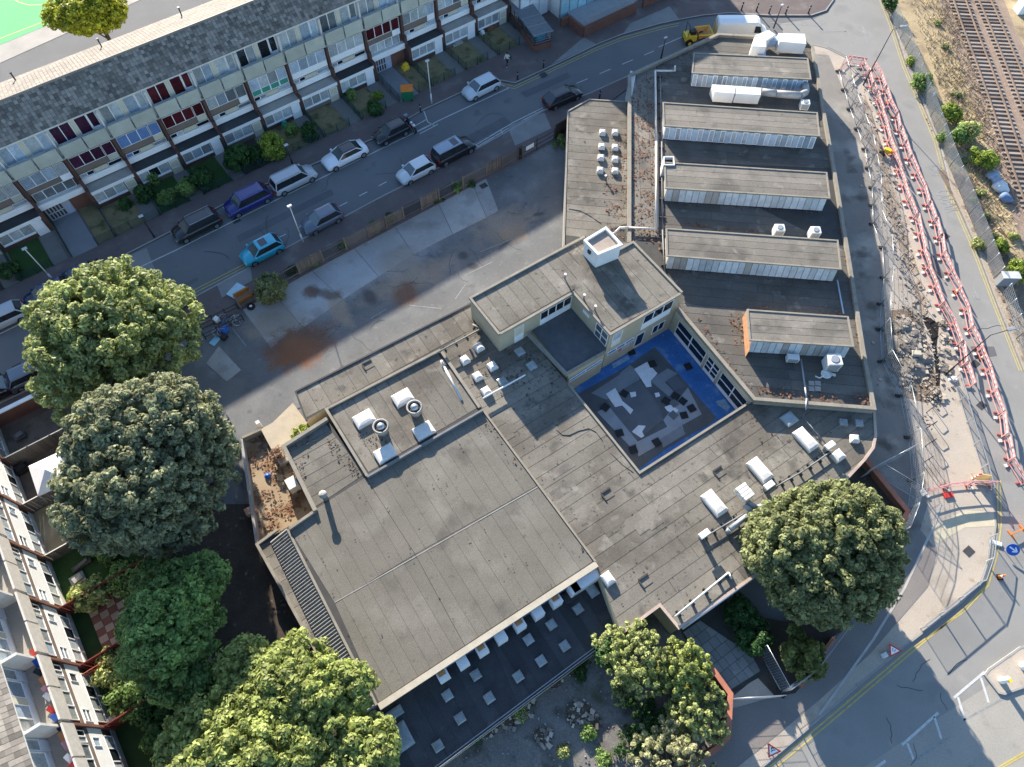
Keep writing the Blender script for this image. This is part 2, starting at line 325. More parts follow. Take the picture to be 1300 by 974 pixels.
# road surface: newer and older laid patches
sheet('road_patch', [(1058, 0), (1119, 0), (1150, 84), (1191, 180), (1207, 243), (1234, 304), (1268, 394), (1299, 471), (1400, 700), (1400, 860), (1150, 1040), (920, 1045), (965, 978), (1039, 916), (1150, 822), (1216, 771), (1250, 740), (1260, 705), (1265, 668), (1262, 630), (1250, 580), (1232, 512), (1214, 452), (1197, 400), (1174, 330), (1152, 250), (1127, 180), (1100, 108), (1080, 74), (1052, 60), (1000, 58), (990, 30), (1034, 24), (1052, 16)], 0.004, asphalt_old)
sheet('road_patch', [(143, 334), (186, 315), (210, 378), (175, 390)], 0.005, asphalt_old)
sheet('road_patch', [(1163, 930), (1240, 880), (1300, 840), (1400, 780), (1400, 1000), (1100, 1045), (1080, 985)], 0.009, mat('concrete_lane', (0.31, 0.29, 0.25), 0.9, 0.1, 0.4, 10, 0.15, dirt=((0.15, 0.14, 0.125), 0.6, 0.58, 0.5)))
for a in ([(738, 50), (700, 82), (722, 72), (757, 56), (742, 48)], [(790, 44), (800, 30), (850, 8), (862, 24), (838, 30)]):
    sheet('crossover', a, 0.108, mat('crossover_concrete', (0.22, 0.22, 0.21), 0.9, 0.15, 0.8))
for a in ([(275, 361), (318, 337), (320, 356), (282, 378)], [(644, 160), (691, 143), (700, 163), (654, 185)]):
    sheet('crossover', a, 0.109, mat('crossover_concrete', (0.22, 0.22, 0.21), 0.9, 0.15, 0.8))
# painted lines
def line(pts, wd, m=None, z=0.013, name='road_marking', dash=None):
    P_ = SL(pts, 0); mb = MB()
    if dash:
        on, off = dash; acc = 0.0
        for p, q in zip(P_, P_[1:]):
            L = (q - p).length; d = (q - p) / L; n = V(-d.y, d.x, 0) * wd / 2; t = 0
            while t < L:
                a = p + d * t; b = p + d * min(L, t + on); mb.poly([(v.x, v.y, z) for v in (a - n, b - n, b + n, a + n)]); t += on + off
    else:
        mbl = mbwall(MB(), P_, wd, z - 0.001, z); mb = mbl
    return mb.build(name, m or line_w, kind='structure')
line([(-60, 452), (0, 424), (80, 385), (174, 341), (223, 318), (318, 270), (515, 174), (566, 149), (646, 112)], 0.11)
line([(646, 112), (632, 105)], 0.1)
line([(538, 141), (543, 155), (552, 160)], 0.1); line([(541, 152), (518, 165)], 0.1)
line([(533, 170), (556, 158)], 0.1); line([(531, 167), (553, 156)], 0.08)
line([(352, 303), (512, 220)], 0.1, dash=(0.9, 1.35))
line([(732, 106), (830, 65)], 0.1, dash=(1.5, 1.6)); line([(836, 60), (866, 47)], 0.1)
line([(607, 186), (652, 159), (691, 139)], 0.1); line([(606, 183), (651, 156), (689, 137)], 0.1); line([(604, 183), (608, 188)], 0.12)
line([(640, 173), (636, 166)], 0.1); line([(680, 143), (684, 149), (690, 147)], 0.1)
line([(222, 385), (318, 335.5)], 0.08, line_y); line([(221, 381.5), (317, 332)], 0.08, line_y)
for o in (0, 1):
    line([(634, 105 + 3 * o), (653, 110 + 3 * o), (720, 78.5 + 3 * o), (758, 60.5 + 3 * o), (788, 48.5 + 3 * o), (838, 34.5 + 3 * o), (862, 29.5 + 3 * o)], 0.08, line_y)
    line([(1117.5 - 3 * o, -5), (1132 - 3 * o, 32), (1148.5 - 3 * o, 84), (1189 - 3 * o, 180), (1205 - 3 * o, 243), (1232 - 3 * o, 304), (1266 - 3 * o, 393), (1297 - 3 * o, 471)], 0.08, line_y)
    line([(1268 - 4 * o + 2, 610), (1269 - 4 * o + 2, 668), (1264 - 4 * o + 2, 706), (1253 - 3 * o + 2, 741 + 2), (1222 - 3 * o + 3, 774 - 2 * o + 2), (1154 + 4 * o, 825 + 3 * o), (1043 + 4 * o, 919 + 4 * o), (968 + 4 * o, 981 + 4 * o)], 0.1, line_y)
line([(1040, 40), (1076, 40)], 0.15, line_f); line([(1066, 22), (1086, 72)], 0.12, line_f, dash=(1.0, 1.2)); line([(978, 29), (1040, 33), (1048, 27)], 0.12, line_f)
mb = MB(); a, b = S(1101, 54), S(1094, 30); d = (b - a).normalized(); n = V(-d.y, d.x, 0)
for p in ([a - n * .08, a + n * .08, a + n * .08 + d * 1.6, a - n * .08 + d * 1.6], [a + d * 1.6 - n * .3, a + d * 1.6 + n * .3, b]): mb.poly([(q.x, q.y, 0.013) for q in ccw(p)])
mb.build('road_marking', line_f, kind='structure')
mb = MB(); a, b = S(1240, 380), S(1235, 362); d = (b - a).normalized(); n = V(-d.y, d.x, 0)
for p in ([a - n * .3, a + n * .3, a + n * .1 + d * 0.9, b, a - n * .1 + d * 0.9],): mb.poly([(q.x, q.y, 0.013) for q in ccw(p)])
mb.build('road_marking', line_f, kind='structure')
line([(1211, 886), (1250, 853)], 0.16); line([(1216, 885), (1225, 915)], 0.16); line([(1245, 860), (1255, 892)], 0.16)
line([(1145, 946), (1191, 905)], 0.16); line([(1152, 944), (1160, 965)], 0.16); line([(1186, 910), (1195, 938)], 0.16); line([(1108, 978), (1124, 966)], 0.16)
line([(1222, 915), (1268, 890), (1330, 850)], 0.12, line_f); line([(1160, 966), (1207, 935)], 0.12, line_f); line([(1290, 358), (1291, 358)], 0.1)
for o in (0, 1): line([(1240 + 6 * o, 990), (1300 + 6 * o, 955), (1400 + 6 * o, 890)], 0.1, line_y, z=0.016)
line([(1268, 302), (1268.5, 303)], 0.1)
def road_text(txt, p0, p1, h):
    c = bpy.data.curves.new('txt', 'FONT'); c.body = txt; c.size = 1.0; o = bpy.data.objects.new('txt', c); COL.objects.link(o)
    dg = bpy.context.evaluated_depsgraph_get(); me = bpy.data.meshes.new_from_object(o.evaluated_get(dg)); bpy.data.objects.remove(o)
    a, b = S(*p0), S(*p1); d = (b - a); L = d.length; d.normalize(); n = V(-d.y, d.x, 0)
    xs = [v.co.x for v in me.vertices]; sx = L / (max(xs) - min(xs)); x0 = min(xs); ys = max(v.co.y for v in me.vertices)
    for v in me.vertices:
        q = a + d * ((v.co.x - x0) * sx) + n * (v.co.y / ys * h); v.co = (q.x, q.y, 0.013)
    me.materials.append(line_f); o = bpy.data.objects.new('road_marking', me); COL.objects.link(o); o['kind'] = 'structure'
road_text('KEEP', (1175, 212), (1186, 226), 1.6)
road_text('CLEAR', (1187, 243), (1202, 270), 1.6)

# the yard of the school: concrete bays along the fence, tarmac beyond
def blot(c, px, rx, ry, ang, k): return (c, S(*px), rx, ry, math.radians(ang), k)
rust, grit, pale, wet = (0.15, 0.082, 0.052), (0.28, 0.225, 0.17), (0.33, 0.35, 0.36), (0.055, 0.055, 0.055)
blots = [blot(pale, (430, 360), 6.5, 2.2, 35, .55), blot(pale, (520, 330), 3, 1.2, 35, .4), blot(grit, (348, 412), 2.6, 1.9, 20, .8), blot(grit, (520, 355), 5.0, 1.7, 30, .75), blot(grit, (505, 330), 2.2, 1.5, 30, .6), blot(grit, (640, 285), 3.2, 1.9, 30, .75), blot((0.29, 0.2, 0.13), (650, 298), 1.5, 1.1, 20, .6),
         blot(grit, (430, 390), 0.85, 2.4, 30, .85), blot(rust, (380, 436), 3.3, 1.9, 25, .95), blot((0.20, 0.09, 0.045), (377, 450), 2.6, 1.6, 15, .9), blot(rust, (395, 372), 0.8, 0.8, 0, .85), blot((0.11, .085, .07), (415, 374), 1.5, 0.6, -10, .8), blot(rust, (515, 374), 1.25, 1.5, 0, .9), blot(wet, (470, 378), 0.6, 1.1, 40, .7),
         blot((0.22, .2, .18), (292, 495), 1.6, 1.2, 0, .5), blot(wet, (588, 325), .5, .5, 0, .7), blot(wet, (600, 338), .5, .35, 0, .7), blot(wet, (685, 272), .6, .25, 20, .7), blot(wet, (640, 312), .9, .25, 50, .6)]
yard_m = mat('yard_tarmac', (0.135, 0.138, 0.138), 0.9, 0.18, 0.35, 12, 0.18, 0.2, dirt=[((0.19, 0.192, 0.188), 0.25, 0.52, 0.7), ((0.22, 0.215, 0.20), 1.6, 0.61, 0.6), ((0.075, 0.075, 0.075), 0.9, 0.62, 0.7), ((0.26, 0.25, 0.235), 5.0, 0.67, 0.6)], stains=blots)
slab_m = mat('yard_concrete', (0.31, 0.305, 0.285), 0.9, 0.13, 0.4, 12, 0.12, 0.2, rnd=0.08, dirt=[((0.20, 0.19, 0.17), 0.5, 0.53, 0.6), ((0.14, 0.13, 0.11), 2.5, 0.64, 0.6), ((0.36, 0.35, 0.33), 1.1, 0.6, 0.5)], stains=blots)
yard = sheet('yard', [(255, 413), (306, 390), (381, 348), (469, 302), (558, 255), (617, 224), (657, 202), (722, 165), (740, 310), (610, 420), (375, 520), (400, 560), (330, 640), (150, 640), (190, 520)], 0.03, yard_m)
F0, F1 = [(306, 391), (345, 370), (394, 342), (448, 314), (500, 286), (556, 257.5), (600, 235), (617, 226)], [(344, 443), (385, 417), (435, 381), (481, 352), (525, 324), (575, 298), (618, 277), (633, 268)]
for a, b, c, d in zip(F0, F0[1:], F1[1:], F1):
    p = SL([a, b, c, d], 0); p = inset(p, 0.03); mb = MB(); mb.prism(p, -0.02, 0.045 + 0.01 * RND.random()); mb.build('concrete_slab', slab_m, yard)
for q in ([(278, 440), (306, 470), (288, 485), (262, 462)], [(338, 545), (372, 512), (396, 545), (404, 566), (372, 585), (330, 560)]):
    mb = MB(); mb.prism(SL(q, 0), -0.02, 0.06); mb.build('concrete_slab', slab_m if q[0][0] < 300 else mat('buff_concrete', (0.42, 0.36, 0.27), 0.9, 0.12), yard)
sheet('waste_ground', [(440, 1000), (600, 880), (790, 790), (850, 780), (925, 885), (905, 940), (860, 1010), (500, 1100)], 0.02, mat('waste_ground', (0.165, 0.155, 0.14), 0.95, 0.2, 0.6, 8, 0.3, 0.5, dirt=[((0.06, 0.055, 0.045), 0.5, 0.52, 0.9), ((0.22, 0.21, 0.195), 1.2, 0.62, 0.5), ((0.05, 0.07, 0.025), 0.35, 0.57, 0.8), ((0.15, 0.10, 0.075), 0.8, 0.62, 0.6)]))
sheet('bare_soil', [(160, 640), (300, 560), (350, 590), (330, 690), (440, 880), (500, 950), (380, 1060), (180, 1060), (130, 900)], 0.02, soil_d)
sheet('shrub_bed', [(1000, 790), (920, 775), (905, 800), (985, 885), (1010, 880), (1050, 830), (1140, 690), (1145, 650), (1092, 590), (1060, 610)], 0.115, soil_d)
sheet('railway_ground', [(1132, -40), (1133, 20), (1150, 60), (1205, 212), (1262, 352), (1330, 440), (1420, 640), (1560, 640), (1560, -40)], 0.015, dry_m)
sheet('railway_ground', [(1190, 215), (1235, 225), (1262, 290), (1330, 420), (1420, 560), (1330, 440), (1262, 350)], 0.02, mat('rough_soil', (0.20, 0.15, 0.11), 0.95, 0.3, 0.5, 6, 0.4, 0.6, dirt=((0.09, 0.07, 0.055), 0.7, 0.5, 0.8)))
# sports pitch and yard behind the terrace
BACK = mat('back_yard', (0.40, 0.37, 0.32), 0.92, 0.15, 0.5)
sheet('back_yard', [(-120, 200), (0, 80), (200, -10), (330, -60), (330, -140), (-120, -140)], 0.02, BACK)
pitch = sheet('sports_pitch', [(-140, 120), (0, 57), (60, 32), (130, -10), (170, -60), (-60, -200), (-200, -40)], 0.03, mat('green_pitch', (0.14, 0.46, 0.18), 0.9, 0.06, 0.3))
def pl(pts, wd): 
    o = mbwall(MB(), SL(pts, 0.04), wd, 0.034, 0.038).build('pitch_line', mat('pitch_line_paint', (0.62, 0.6, 0.22), 0.8), pitch); return o
pl([(-40, 66), (0, 49), (54, 28), (105, -8)], 0.12); pl([(8, -12), (14, -3), (24, 3), (37, 6.5), (52, 6), (66, 1)], 0.12)

for q in ([(278, 395), (313, 440)], [(470, 405), (490, 393)], [(578, 380), (592, 360)], [(590, 350), (625, 333)], [(520, 388), (560, 392)], [(610, 320), (660, 300)]): line(q, .07, line_f, .0375, 'yard_marking')
line([(1193, 640), (1186, 665), (1147, 748), (1108, 812), (1039, 908)], .16, mat('edging_strip', (.42, .40, .36), .9, .15), .122, 'edging_strip')
def cover(px, py, z, w_, l_, a): c = S(px, py, z); mb = MB(); mb.obox((c.x, c.y, z - .01), (math.cos(a), math.sin(a), 0), w_, l_, .018); mb.build('manhole_cover', mat('cast_iron', (.05, .05, .052), .7, .2, 4), kind='structure')
for px, py, z in ((22, 466, 0), (86, 453, 0), (300, 280, 0), (120, 360, .11), (690, 95, .11), (1200, 300, .005), (1238, 462, .005), (1230, 700, .11), (1246, 515, .005), (614, 236, .05), (362, 400, .03)): cover(px, py, z, .75, .6, .65)
road_gut = mat('road_repair', (.115, .115, .116), .9, .15, .8)
for q in ([(300, 300), (420, 240), (424, 247), (304, 308)], [(560, 190), (640, 148), (650, 156), (566, 200)], [(1150, 330), (1186, 325), (1200, 352), (1166, 362)], [(1232, 440), (1262, 440), (1266, 452), (1238, 456)], [(660, 118), (720, 92), (726, 98), (668, 124)]): sheet('road_patch', q, .0075, road_gut)
for q in ([(100, 430), (250, 352), (252, 356), (102, 435)], [(1160, 300), (1222, 470), (1228, 470), (1166, 300)]): sheet('road_patch', q, .0085, mat('tyre_darkened', (.125, .124, .122), .85, .2, .6))

sheet('dug_soil', [(1122, 395), (1150, 392), (1168, 400), (1176, 430), (1186, 470), (1196, 500), (1178, 512), (1150, 505), (1138, 480), (1122, 450)], .1085, mat('dug_soil_mix', (.17, .125, .088), .95, .3, 1.2, 8, .4, .5, dirt=[((.30, .26, .2), .9, .52, .8), ((.07, .052, .04), 1.4, .58, .8)]))
sheet('dug_soil', [(1098, 120), (1112, 160), (1124, 205), (1150, 290), (1168, 350), (1180, 400), (1170, 402), (1155, 352), (1136, 296), (1110, 210), (1094, 150)], .109, mat('dusty_soil', (.30, .235, .17), .95, .25, .9, 8, .4, .4, dirt=[((.42, .36, .285), .7, .5, .8), ((.17, .12, .085), 1.5, .6, .7)]))
for k in range(46):                                                  # cracks sealed with tar across the roads and the yard
    cx_, cy_ = RND.choice([(440, 220), (300, 300), (600, 150), (1220, 420), (1180, 260), (1180, 860), (1100, 950), (560, 340), (450, 420), (650, 290)]); cx_ += RND.uniform(-70, 70); cy_ += RND.uniform(-25, 25)
    if cx_ > 1090 and cy_ < 500 and not (0 < cx_ - (1110 + cy_ * .31) < 60): continue
    if 900 < cy_ + 0 and cx_ < 1090: continue
    p = [(cx_, cy_)]; t_ = RND.uniform(0, 6.28)
    for _ in range(RND.randint(3, 6)): t_ += RND.uniform(-.6, .6); p.append((p[-1][0] + math.cos(t_) * 7, p[-1][1] + math.sin(t_) * 6))
    line(p, .035, mat('tar_crack', (.055, .054, .053), .85, .2), .036 if 300 < cy_ < 480 and cx_ < 700 or (cx_ < 720 and cy_ > 250 and cx_ > 540) else .0135, 'crack')
# ------------------------------------------------------------------ the school
ZL, ZH, ZD, ZB, ZW, ZN, ZT = 2.8, 3.0, 1.3, 5.5, 3.4, 2.7, 3.3
U = math.radians(34.8)
school = thing('school_building', 'disused flat-roofed school with a courtyard, a two-storey block and five rooflight ridges', 'school', S(640, 600))
def block(pts, z, m=cream, name='wall', top=bitumen, z0=-0.04):
    p = SL(pts, z); mb = MB(); mb.prism(p, z0, z, 0, 1); return mb.build(name, [m, top], school)
def deck(pts, z, ang, wid, m, **k): strips([V(p.x, p.y, 0) for p in SL(pts, z)], z, ang, wid, m, school, **k)
def parapet(pts, z, h, w_=0.22, m=None, name='parapet', below=0.05, closed=False):
    return wall_line(SL(pts, z + h), w_, z - below, z + h, m or coping, name, school, closed)
# low roofs round the courtyard
A1 = [(557, 446), (640, 390), (722, 488), (812, 600), (756, 716), (613, 520)]
A2 = [(756, 716), (812, 600), (838, 768), (789, 804)]
A3 = [(812, 600), (948, 513), (1110, 520), (1112, 565), (1098, 583), (1086, 596), (962, 728), (862, 797), (838, 768)]
for a in (A1, A2, A3): block(a, ZL)
deck([(557, 446), (640, 390), (722, 488), (812, 600), (948, 513), (1110, 520), (1112, 565), (1098, 583), (1086, 596), (962, 728), (862, 797), (838, 768), (789, 804), (756, 716), (613, 520)], ZL, U, 1.0, felt, ins=0, maxlen=7.5)
parapet([(722, 488), (812, 600), (948, 513)], ZL, 0.14, 0.18)
parapet([(789, 804), (838, 768), (862, 797), (962, 728), (1086, 596), (1098, 583), (1109, 568), (1112, 552), (1110, 522)], ZL, 0.10, 0.2, mat('pink_coping', (0.42, 0.33, 0.27), 0.9, 0.2, 1.5))
# hall
HALL = [(465, 604), (613, 520), (756, 713), (480, 894), (365, 671), (398, 647)]
block([(465, 603), (613, 519), (757, 714), (480, 896), (365, 671), (398, 647)], ZH)
deck([(464, 606), (612, 523), (682, 617), (527, 704)], ZH, U - math.pi / 2, 1.0, felt_hall, maxlen=30, gap=.02)
deck([(527, 704), (682, 617), (753, 713), (590, 820)], ZH, U - math.pi / 2, 1.0, felt_hall, maxlen=30, gap=.02)
deck([(398, 648), (464, 606), (527, 704), (425, 766), (367, 672)], ZH, U - math.pi / 2, 1.0, felt_hall, maxlen=30, gap=.02)
deck([(425, 766), (527, 704), (590, 820), (481, 892)], ZH, U - math.pi / 2, 1.0, felt_hall, maxlen=30, gap=.02)
NOOK = [(358, 566), (414, 531), (465, 603), (398, 647)]
block(NOOK, ZH - 0.03); deck([(364, 566), (412, 536), (463, 602), (400, 644)], ZH - 0.03, U, 0.8, felt_hall)
parapet([(400, 648), (360, 566), (415, 531)], ZH, 0.34, 0.28, coping); parapet([(400, 648), (367, 671)], ZH, 0.25, 0.2)
parapet([(612, 519), (756, 713)], ZH, 0.10, 0.14); parapet([(365, 672), (478, 895)], ZH, 0.05, 0.16, coping)
mb = MB(); mb.bar(S(425, 765, ZH + .02), S(685, 617, ZH + .02), 0.045, 0.02); mb.build('lightning_tape', mat('dull_tape', (.36, .345, .31), .8, .3, 2), school)
# plant roof and north-west strip
PL = [(414, 519), (559, 444), (613, 518), (466, 604)]
block(PL, ZH + 0.02); deck([(418, 521), (556, 449), (608, 517), (468, 600)], ZH + 0.02, U - math.pi / 2, 1.0, felt)
parapet([(466, 604), (414, 519), (559, 444)], ZH, 0.24, 0.2); parapet([(466, 605), (613, 520)], ZH, 0.32, 0.16, lead); parapet([(559, 444), (609, 517)], ZH, 0.2, 0.24)
NW = [(375, 497), (600, 384), (610, 416), (557, 446), (414, 519), (389, 534)]
block(NW, ZN); deck([(375, 497), (600, 384), (608, 415), (500, 472), (389, 532)], ZN, U - math.pi / 2, 1.1, felt, maxlen=20)
parapet([(389, 534), (375, 497), (600, 384)], ZN, 0.1, 0.14, bitumen)
# lower dark roof along the hall, with rooflights, and the clerestory
DK = [(478, 896), (756, 716), (788, 805), (560, 974), (490, 1030), (440, 960)]  # dark felt; right edge also shaped to the hall's cast shadow
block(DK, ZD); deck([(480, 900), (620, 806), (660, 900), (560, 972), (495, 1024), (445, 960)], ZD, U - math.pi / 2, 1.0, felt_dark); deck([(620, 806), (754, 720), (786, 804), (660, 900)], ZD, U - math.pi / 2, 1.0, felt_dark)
mb = MB()
for o in (0, 0.28): mb.bar(S(786 - o * 5, 803 - o * 12, ZD + .15), S(470, 1040 - o * 16, ZD + .15), 0.05, 0.05)
for i in range(22):
    t = i / 21; mb.bar(S(786 - 316 * t, 803 + 237 * t, ZD), S(786 - 316 * t, 803 + 237 * t, ZD + 0.16), 0.05, 0.05)
mb.build('edge_rail', grey_m, school)
fa, fb = S(480, 895, ZH), S(756, 714, ZH); fd = (fb - fa).normalized(); fn = V(fd.y, -fd.x, 0); FL = (fb - fa).length
mb = MB(); mb.bar(fa + fn * .14 + V(0, 0, -.02), fb + fn * .14 + V(0, 0, -.02), 0.42, 0.22); mb.build('fascia', mat('fascia_paint', (0.42, 0.375, 0.29), 0.8, 0.15, 1.5), school)
for i in range(9):
    c = fa + fd * (FL * (0.255 + 0.088 * i)); c.z = ZD
    L_ = 0.75 if i < 8 else 2.3
    if i == 8: c = fb - fd * 1.2; c.z = ZD
    mb = MB(); mb.obox(c + fn * 0.62, fd, L_, 0.62, ZH - ZD - 0.35); mb.build('pier', render_w, school)
    if i < 8:
        d2 = c + fd * (FL * .044)
        f_ = MB(); f_.obox(d2 + fn * 0.22 + V(0, 0, 0.5), fd, 0.85, 0.1, 1.0); wf = f_.build('window', white, school)
        g = MB(); g.obox(d2 + fn * 0.28 + V(0, 0, 0.58), fd, 0.72, 0.04, 0.84); g.build('pane', blueg, wf)
        if i % 2 == 0:
            t_ = MB(); t_.obox(c + fn * 0.5 + V(0, 0, ZH - ZD - 0.34), fd, 0.5, 0.3, 0.08); t_.build('exposed_brickwork', mat('orange_brick', (0.42, 0.22, 0.09), 0.9, 0.3, 4), school)
# west flank: sheet-clad slope down to a narrow roof, then the walled court
mb = MB()
a0, a1 = S(364, 671, ZH - .06), S(478, 896, ZH - .06); b0, b1 = S(343, 688, 1.75), S(452, 915, 1.75)
n_ = 60
for i in range(n_):
    t0, t1 = i / n_, (i + 1) / n_; tm = (t0 + t1) / 2
    p, q, r_, s_ = a0.lerp(a1, t0), a0.lerp(a1, t1), b0.lerp(b1, t1), b0.lerp(b1, t0); m1, m2 = a0.lerp(a1, tm) + V(0, 0, .09), b0.lerp(b1, tm) + V(0, 0, .09)
    mb.poly([s_, m2, m1, p]); mb.poly([m2, r_, q, m1])
mb.build('corrugated_cladding', mat('fibre_cement', (0.24, 0.235, 0.22), 0.9, 0.2, 1.5, dirt=((0.1, 0.09, 0.08), 1.5, 0.56, 0.7)), school)
block([(326, 692), (367, 668), (480, 895), (458, 915)], 1.7, brick_dark); deck([(329, 693), (345, 686), (454, 912), (447, 914)], 1.705, U, 1.1, felt)
parapet([(352, 672), (326, 691), (452, 918)], 1.7, 0.2, 0.2, coping)
block([(310, 558), (345, 545), (405, 648), (330, 690)], 0.35, brick_dark, top=mat('court_floor', (0.33, 0.25, 0.16), 0.95, 0.2, 0.7, dirt=((0.2, 0.11, 0.05), .8, .5, .8)))
parapet([(306, 556), (326, 690)], 0.35, 0.7, 0.2, conc); parapet([(306, 556), (331, 545)], 0.35, 0.7, 0.2, coping)
block([(331, 545), (372, 522), (410, 560), (366, 585), (355, 590)], 0.8, coping, 'planter_wall', top=mat('buff_concrete', (0.42, 0.36, 0.27), 0.9, 0.12))
# two-storey block round the terrace
B1 = [(597, 378), (744, 299), (728, 371), (634, 424)]; B2 = [(744, 299), (804, 307), (866, 371), (775, 424), (728, 371)]
block(B1, ZB); block([(720, 312), (804, 307), (866, 371), (775, 424), (727.8, 371)], ZB)
deck([(600, 379), (742, 302), (762, 345), (728, 368), (635, 421)], ZB, U - math.pi / 2, 1.05, felt, maxlen=20)
deck([(744, 301), (803, 309), (864, 371), (775, 421), (729, 369)], ZB, U - math.pi / 2, 1.05, felt, maxlen=20)
parapet([(634, 424), (597, 378), (742, 300)], ZB, 0.16, 0.2); parapet([(770, 325), (804, 307), (866, 371)], ZB, 0.16, 0.2); parapet([(634, 424), (728, 371), (775, 424), (866, 371)], ZB, 0.1, 0.2)
# stair tower
tw = [(743, 309), (769, 291), (789, 312), (759.5, 324)]
p4 = SL([(742.5, 306), (769, 290), (788.5, 311), (759, 323)], ZB + 1.75)
mb = MB(); mb.prism(p4, ZB - 0.02, ZB + 1.6); mb.build('stair_tower', render_w, school)
mb = MB(); mb.prism(inset(p4, .1), ZB + 1.6, ZB + 1.64); mb.build('felt_strip', mat('tower_felt', (0.33, 0.27, 0.22), 0.9, 0.2, 1.5), school)
wall_line(p4, 0.2, ZB + 1.55, ZB + 1.85, render_w, 'parapet', school, closed=True)
mb = MB(); c_ = p4[0].lerp(p4[3], .45); mb.obox((c_.x, c_.y, ZB + 1.0), p4[3] - p4[0], 0.32, 0.28, 0.3); mb.build('vent_hole', bitumen, school)
# terrace over the low block
TR = [(676, 424), (728, 384), (775, 432), (721, 478)]
block([(676, 421), (728, 372), (775, 424), (768, 447), (722, 476)], ZT, top=mat('terrace_felt', (0.10, 0.105, 0.11), 0.95, 0.2, 1.5, 20, 0.4))
parapet([(671, 423), (719, 474), (768, 446)], ZT, 0.3, 0.18, coping)
parapet([(671, 423), (719, 474)], ZT, 0.28, 0.24, mat('grey_coping', (0.26, 0.26, 0.24), .9, .15))
def win(par, o, d, wd, z0, h, cols, rows=1, fm=white, pm=glass, proud=0.06, bar=0.07):
    """window lying on a wall: o = its bottom left corner on the wall, d = along the wall; the wall's outside is to the right of d"""
    d = d.normalized(); n = V(d.y, -d.x, 0); f = MB()
    def bx(s0, s1, a, b, t0, t1, m_):
        c = [o + d * s + n * t for s, t in ((s0, t0), (s1, t0), (s1, t1), (s0, t1))]
        c = [c[i] for i in (0, 3, 2, 1)]
        m_.hexa([(q.x, q.y, a) for q in c] + [(q.x, q.y, b) for q in c])
    cw = wd / cols; ch = h / rows
    for i in range(cols + 1): bx(max(0, i * cw - bar / 2), min(wd, i * cw + bar / 2), z0, z0 + h, -0.02, proud, f)
    for j in range(rows + 1):
        for i in range(cols): bx(i * cw + bar / 2, (i + 1) * cw - bar / 2, max(z0, z0 + j * ch - bar / 2), min(z0 + h, z0 + j * ch + bar / 2), -0.02, proud - 0.003, f)
    wf = f.build('window', fm, par)
    if pm is net: pm = RND.choice((net, net, net_b, net_b, net_d, [net, net_b, net_d], [net_b, net, net]))
    for i in range(cols):
        for j in range(rows):
            g = MB(); bx(i * cw + bar / 2, (i + 1) * cw - bar / 2, z0 + j * ch + bar / 2, z0 + (j + 1) * ch - bar / 2, -0.02, proud - 0.04, g)
            pmm = pm[(i * rows + j) % len(pm)] if isinstance(pm, (list, tuple)) else pm
            g.build('pane', pmm, wf)
    return wf
def panel(par, o, d, wd, z0, h, m, proud=0.05, name='panel'):
    d = d.normalized(); n = V(d.y, -d.x, 0); c = [o + d * s + n * t for s, t in ((0, proud), (wd, proud), (wd, -0.02), (0, -0.02))]
    mb = MB(); mb.hexa([(q.x, q.y, z0) for q in c] + [(q.x, q.y, z0 + h) for q in c]); return mb.build(name, m, par)
def span(a, b, z): p, q = S(*a, z), S(*b, z); return p, (q - p), (q - p).length
o, d, L = span((634, 424), (728, 371), ZB); dn = d.normalized()
win(school, o + dn * (L * .55), d, L * .43, 4.1, 1.05, 4); panel(school, o + dn * (L * .55), d, L * .43, 3.35, 0.75, white)
win(school, o + dn * (L * .2), d, 0.9, 3.7, 1.25, 1, pm=mat('pale_blind', (0.6, 0.55, 0.42), .6)); panel(school, o + dn * (L * .2), d, .9, 2.85, .85, white)
o, d, L = span((728, 371), (775, 424), ZB); dn = d.normalized()
win(school, o + dn * (L * .66), d, 1.5, 3.4, 1.7, 2, 2, pm=net); panel(school, o + dn * (L * .3), d, .8, 4.5, .35, white, .03, 'notice')
o, d, L = span((775, 424), (866, 371), ZB); dn = d.normalized()
win(school, o + dn * (L * .48), d, L * .42, 3.9, 1.2, 3); panel(school, o + dn * (L * .48), d, L * .42, 3.05, .85, white)
win(school, o + dn * (L * .05), d, .95, 3.9, 1.2, 1, pm=net); panel(school, o + dn * (L * .05), d, .95, 3.1, .8, white_old)
win(school, o + dn * (L * .45), d, 0.9, 0.5, 1.9, 1, 1); win(school, o + dn * (L * .7), d, 1.3, 1.0, 1.2, 2); win(school, o + dn * (L * .03), d, 2.8, 2.0, .45, 3, pm=blueg)
panel(school, o + dn * (L * .16), d, 1.5, 1.35, .55, mat('mural_board', (0.45, 0.43, 0.38), .8, .35, 5), .04, 'mural'); panel(school, o + dn * (L * .2), d, .35, 1.5, .3, red_p, .06, 'mural_flower')
o, d, L = span((721, 478), (768, 448), ZT); dn = d.normalized()
win(school, o + dn * .2, d, L - .4, 2.1, .42, 2, pm=blueg)
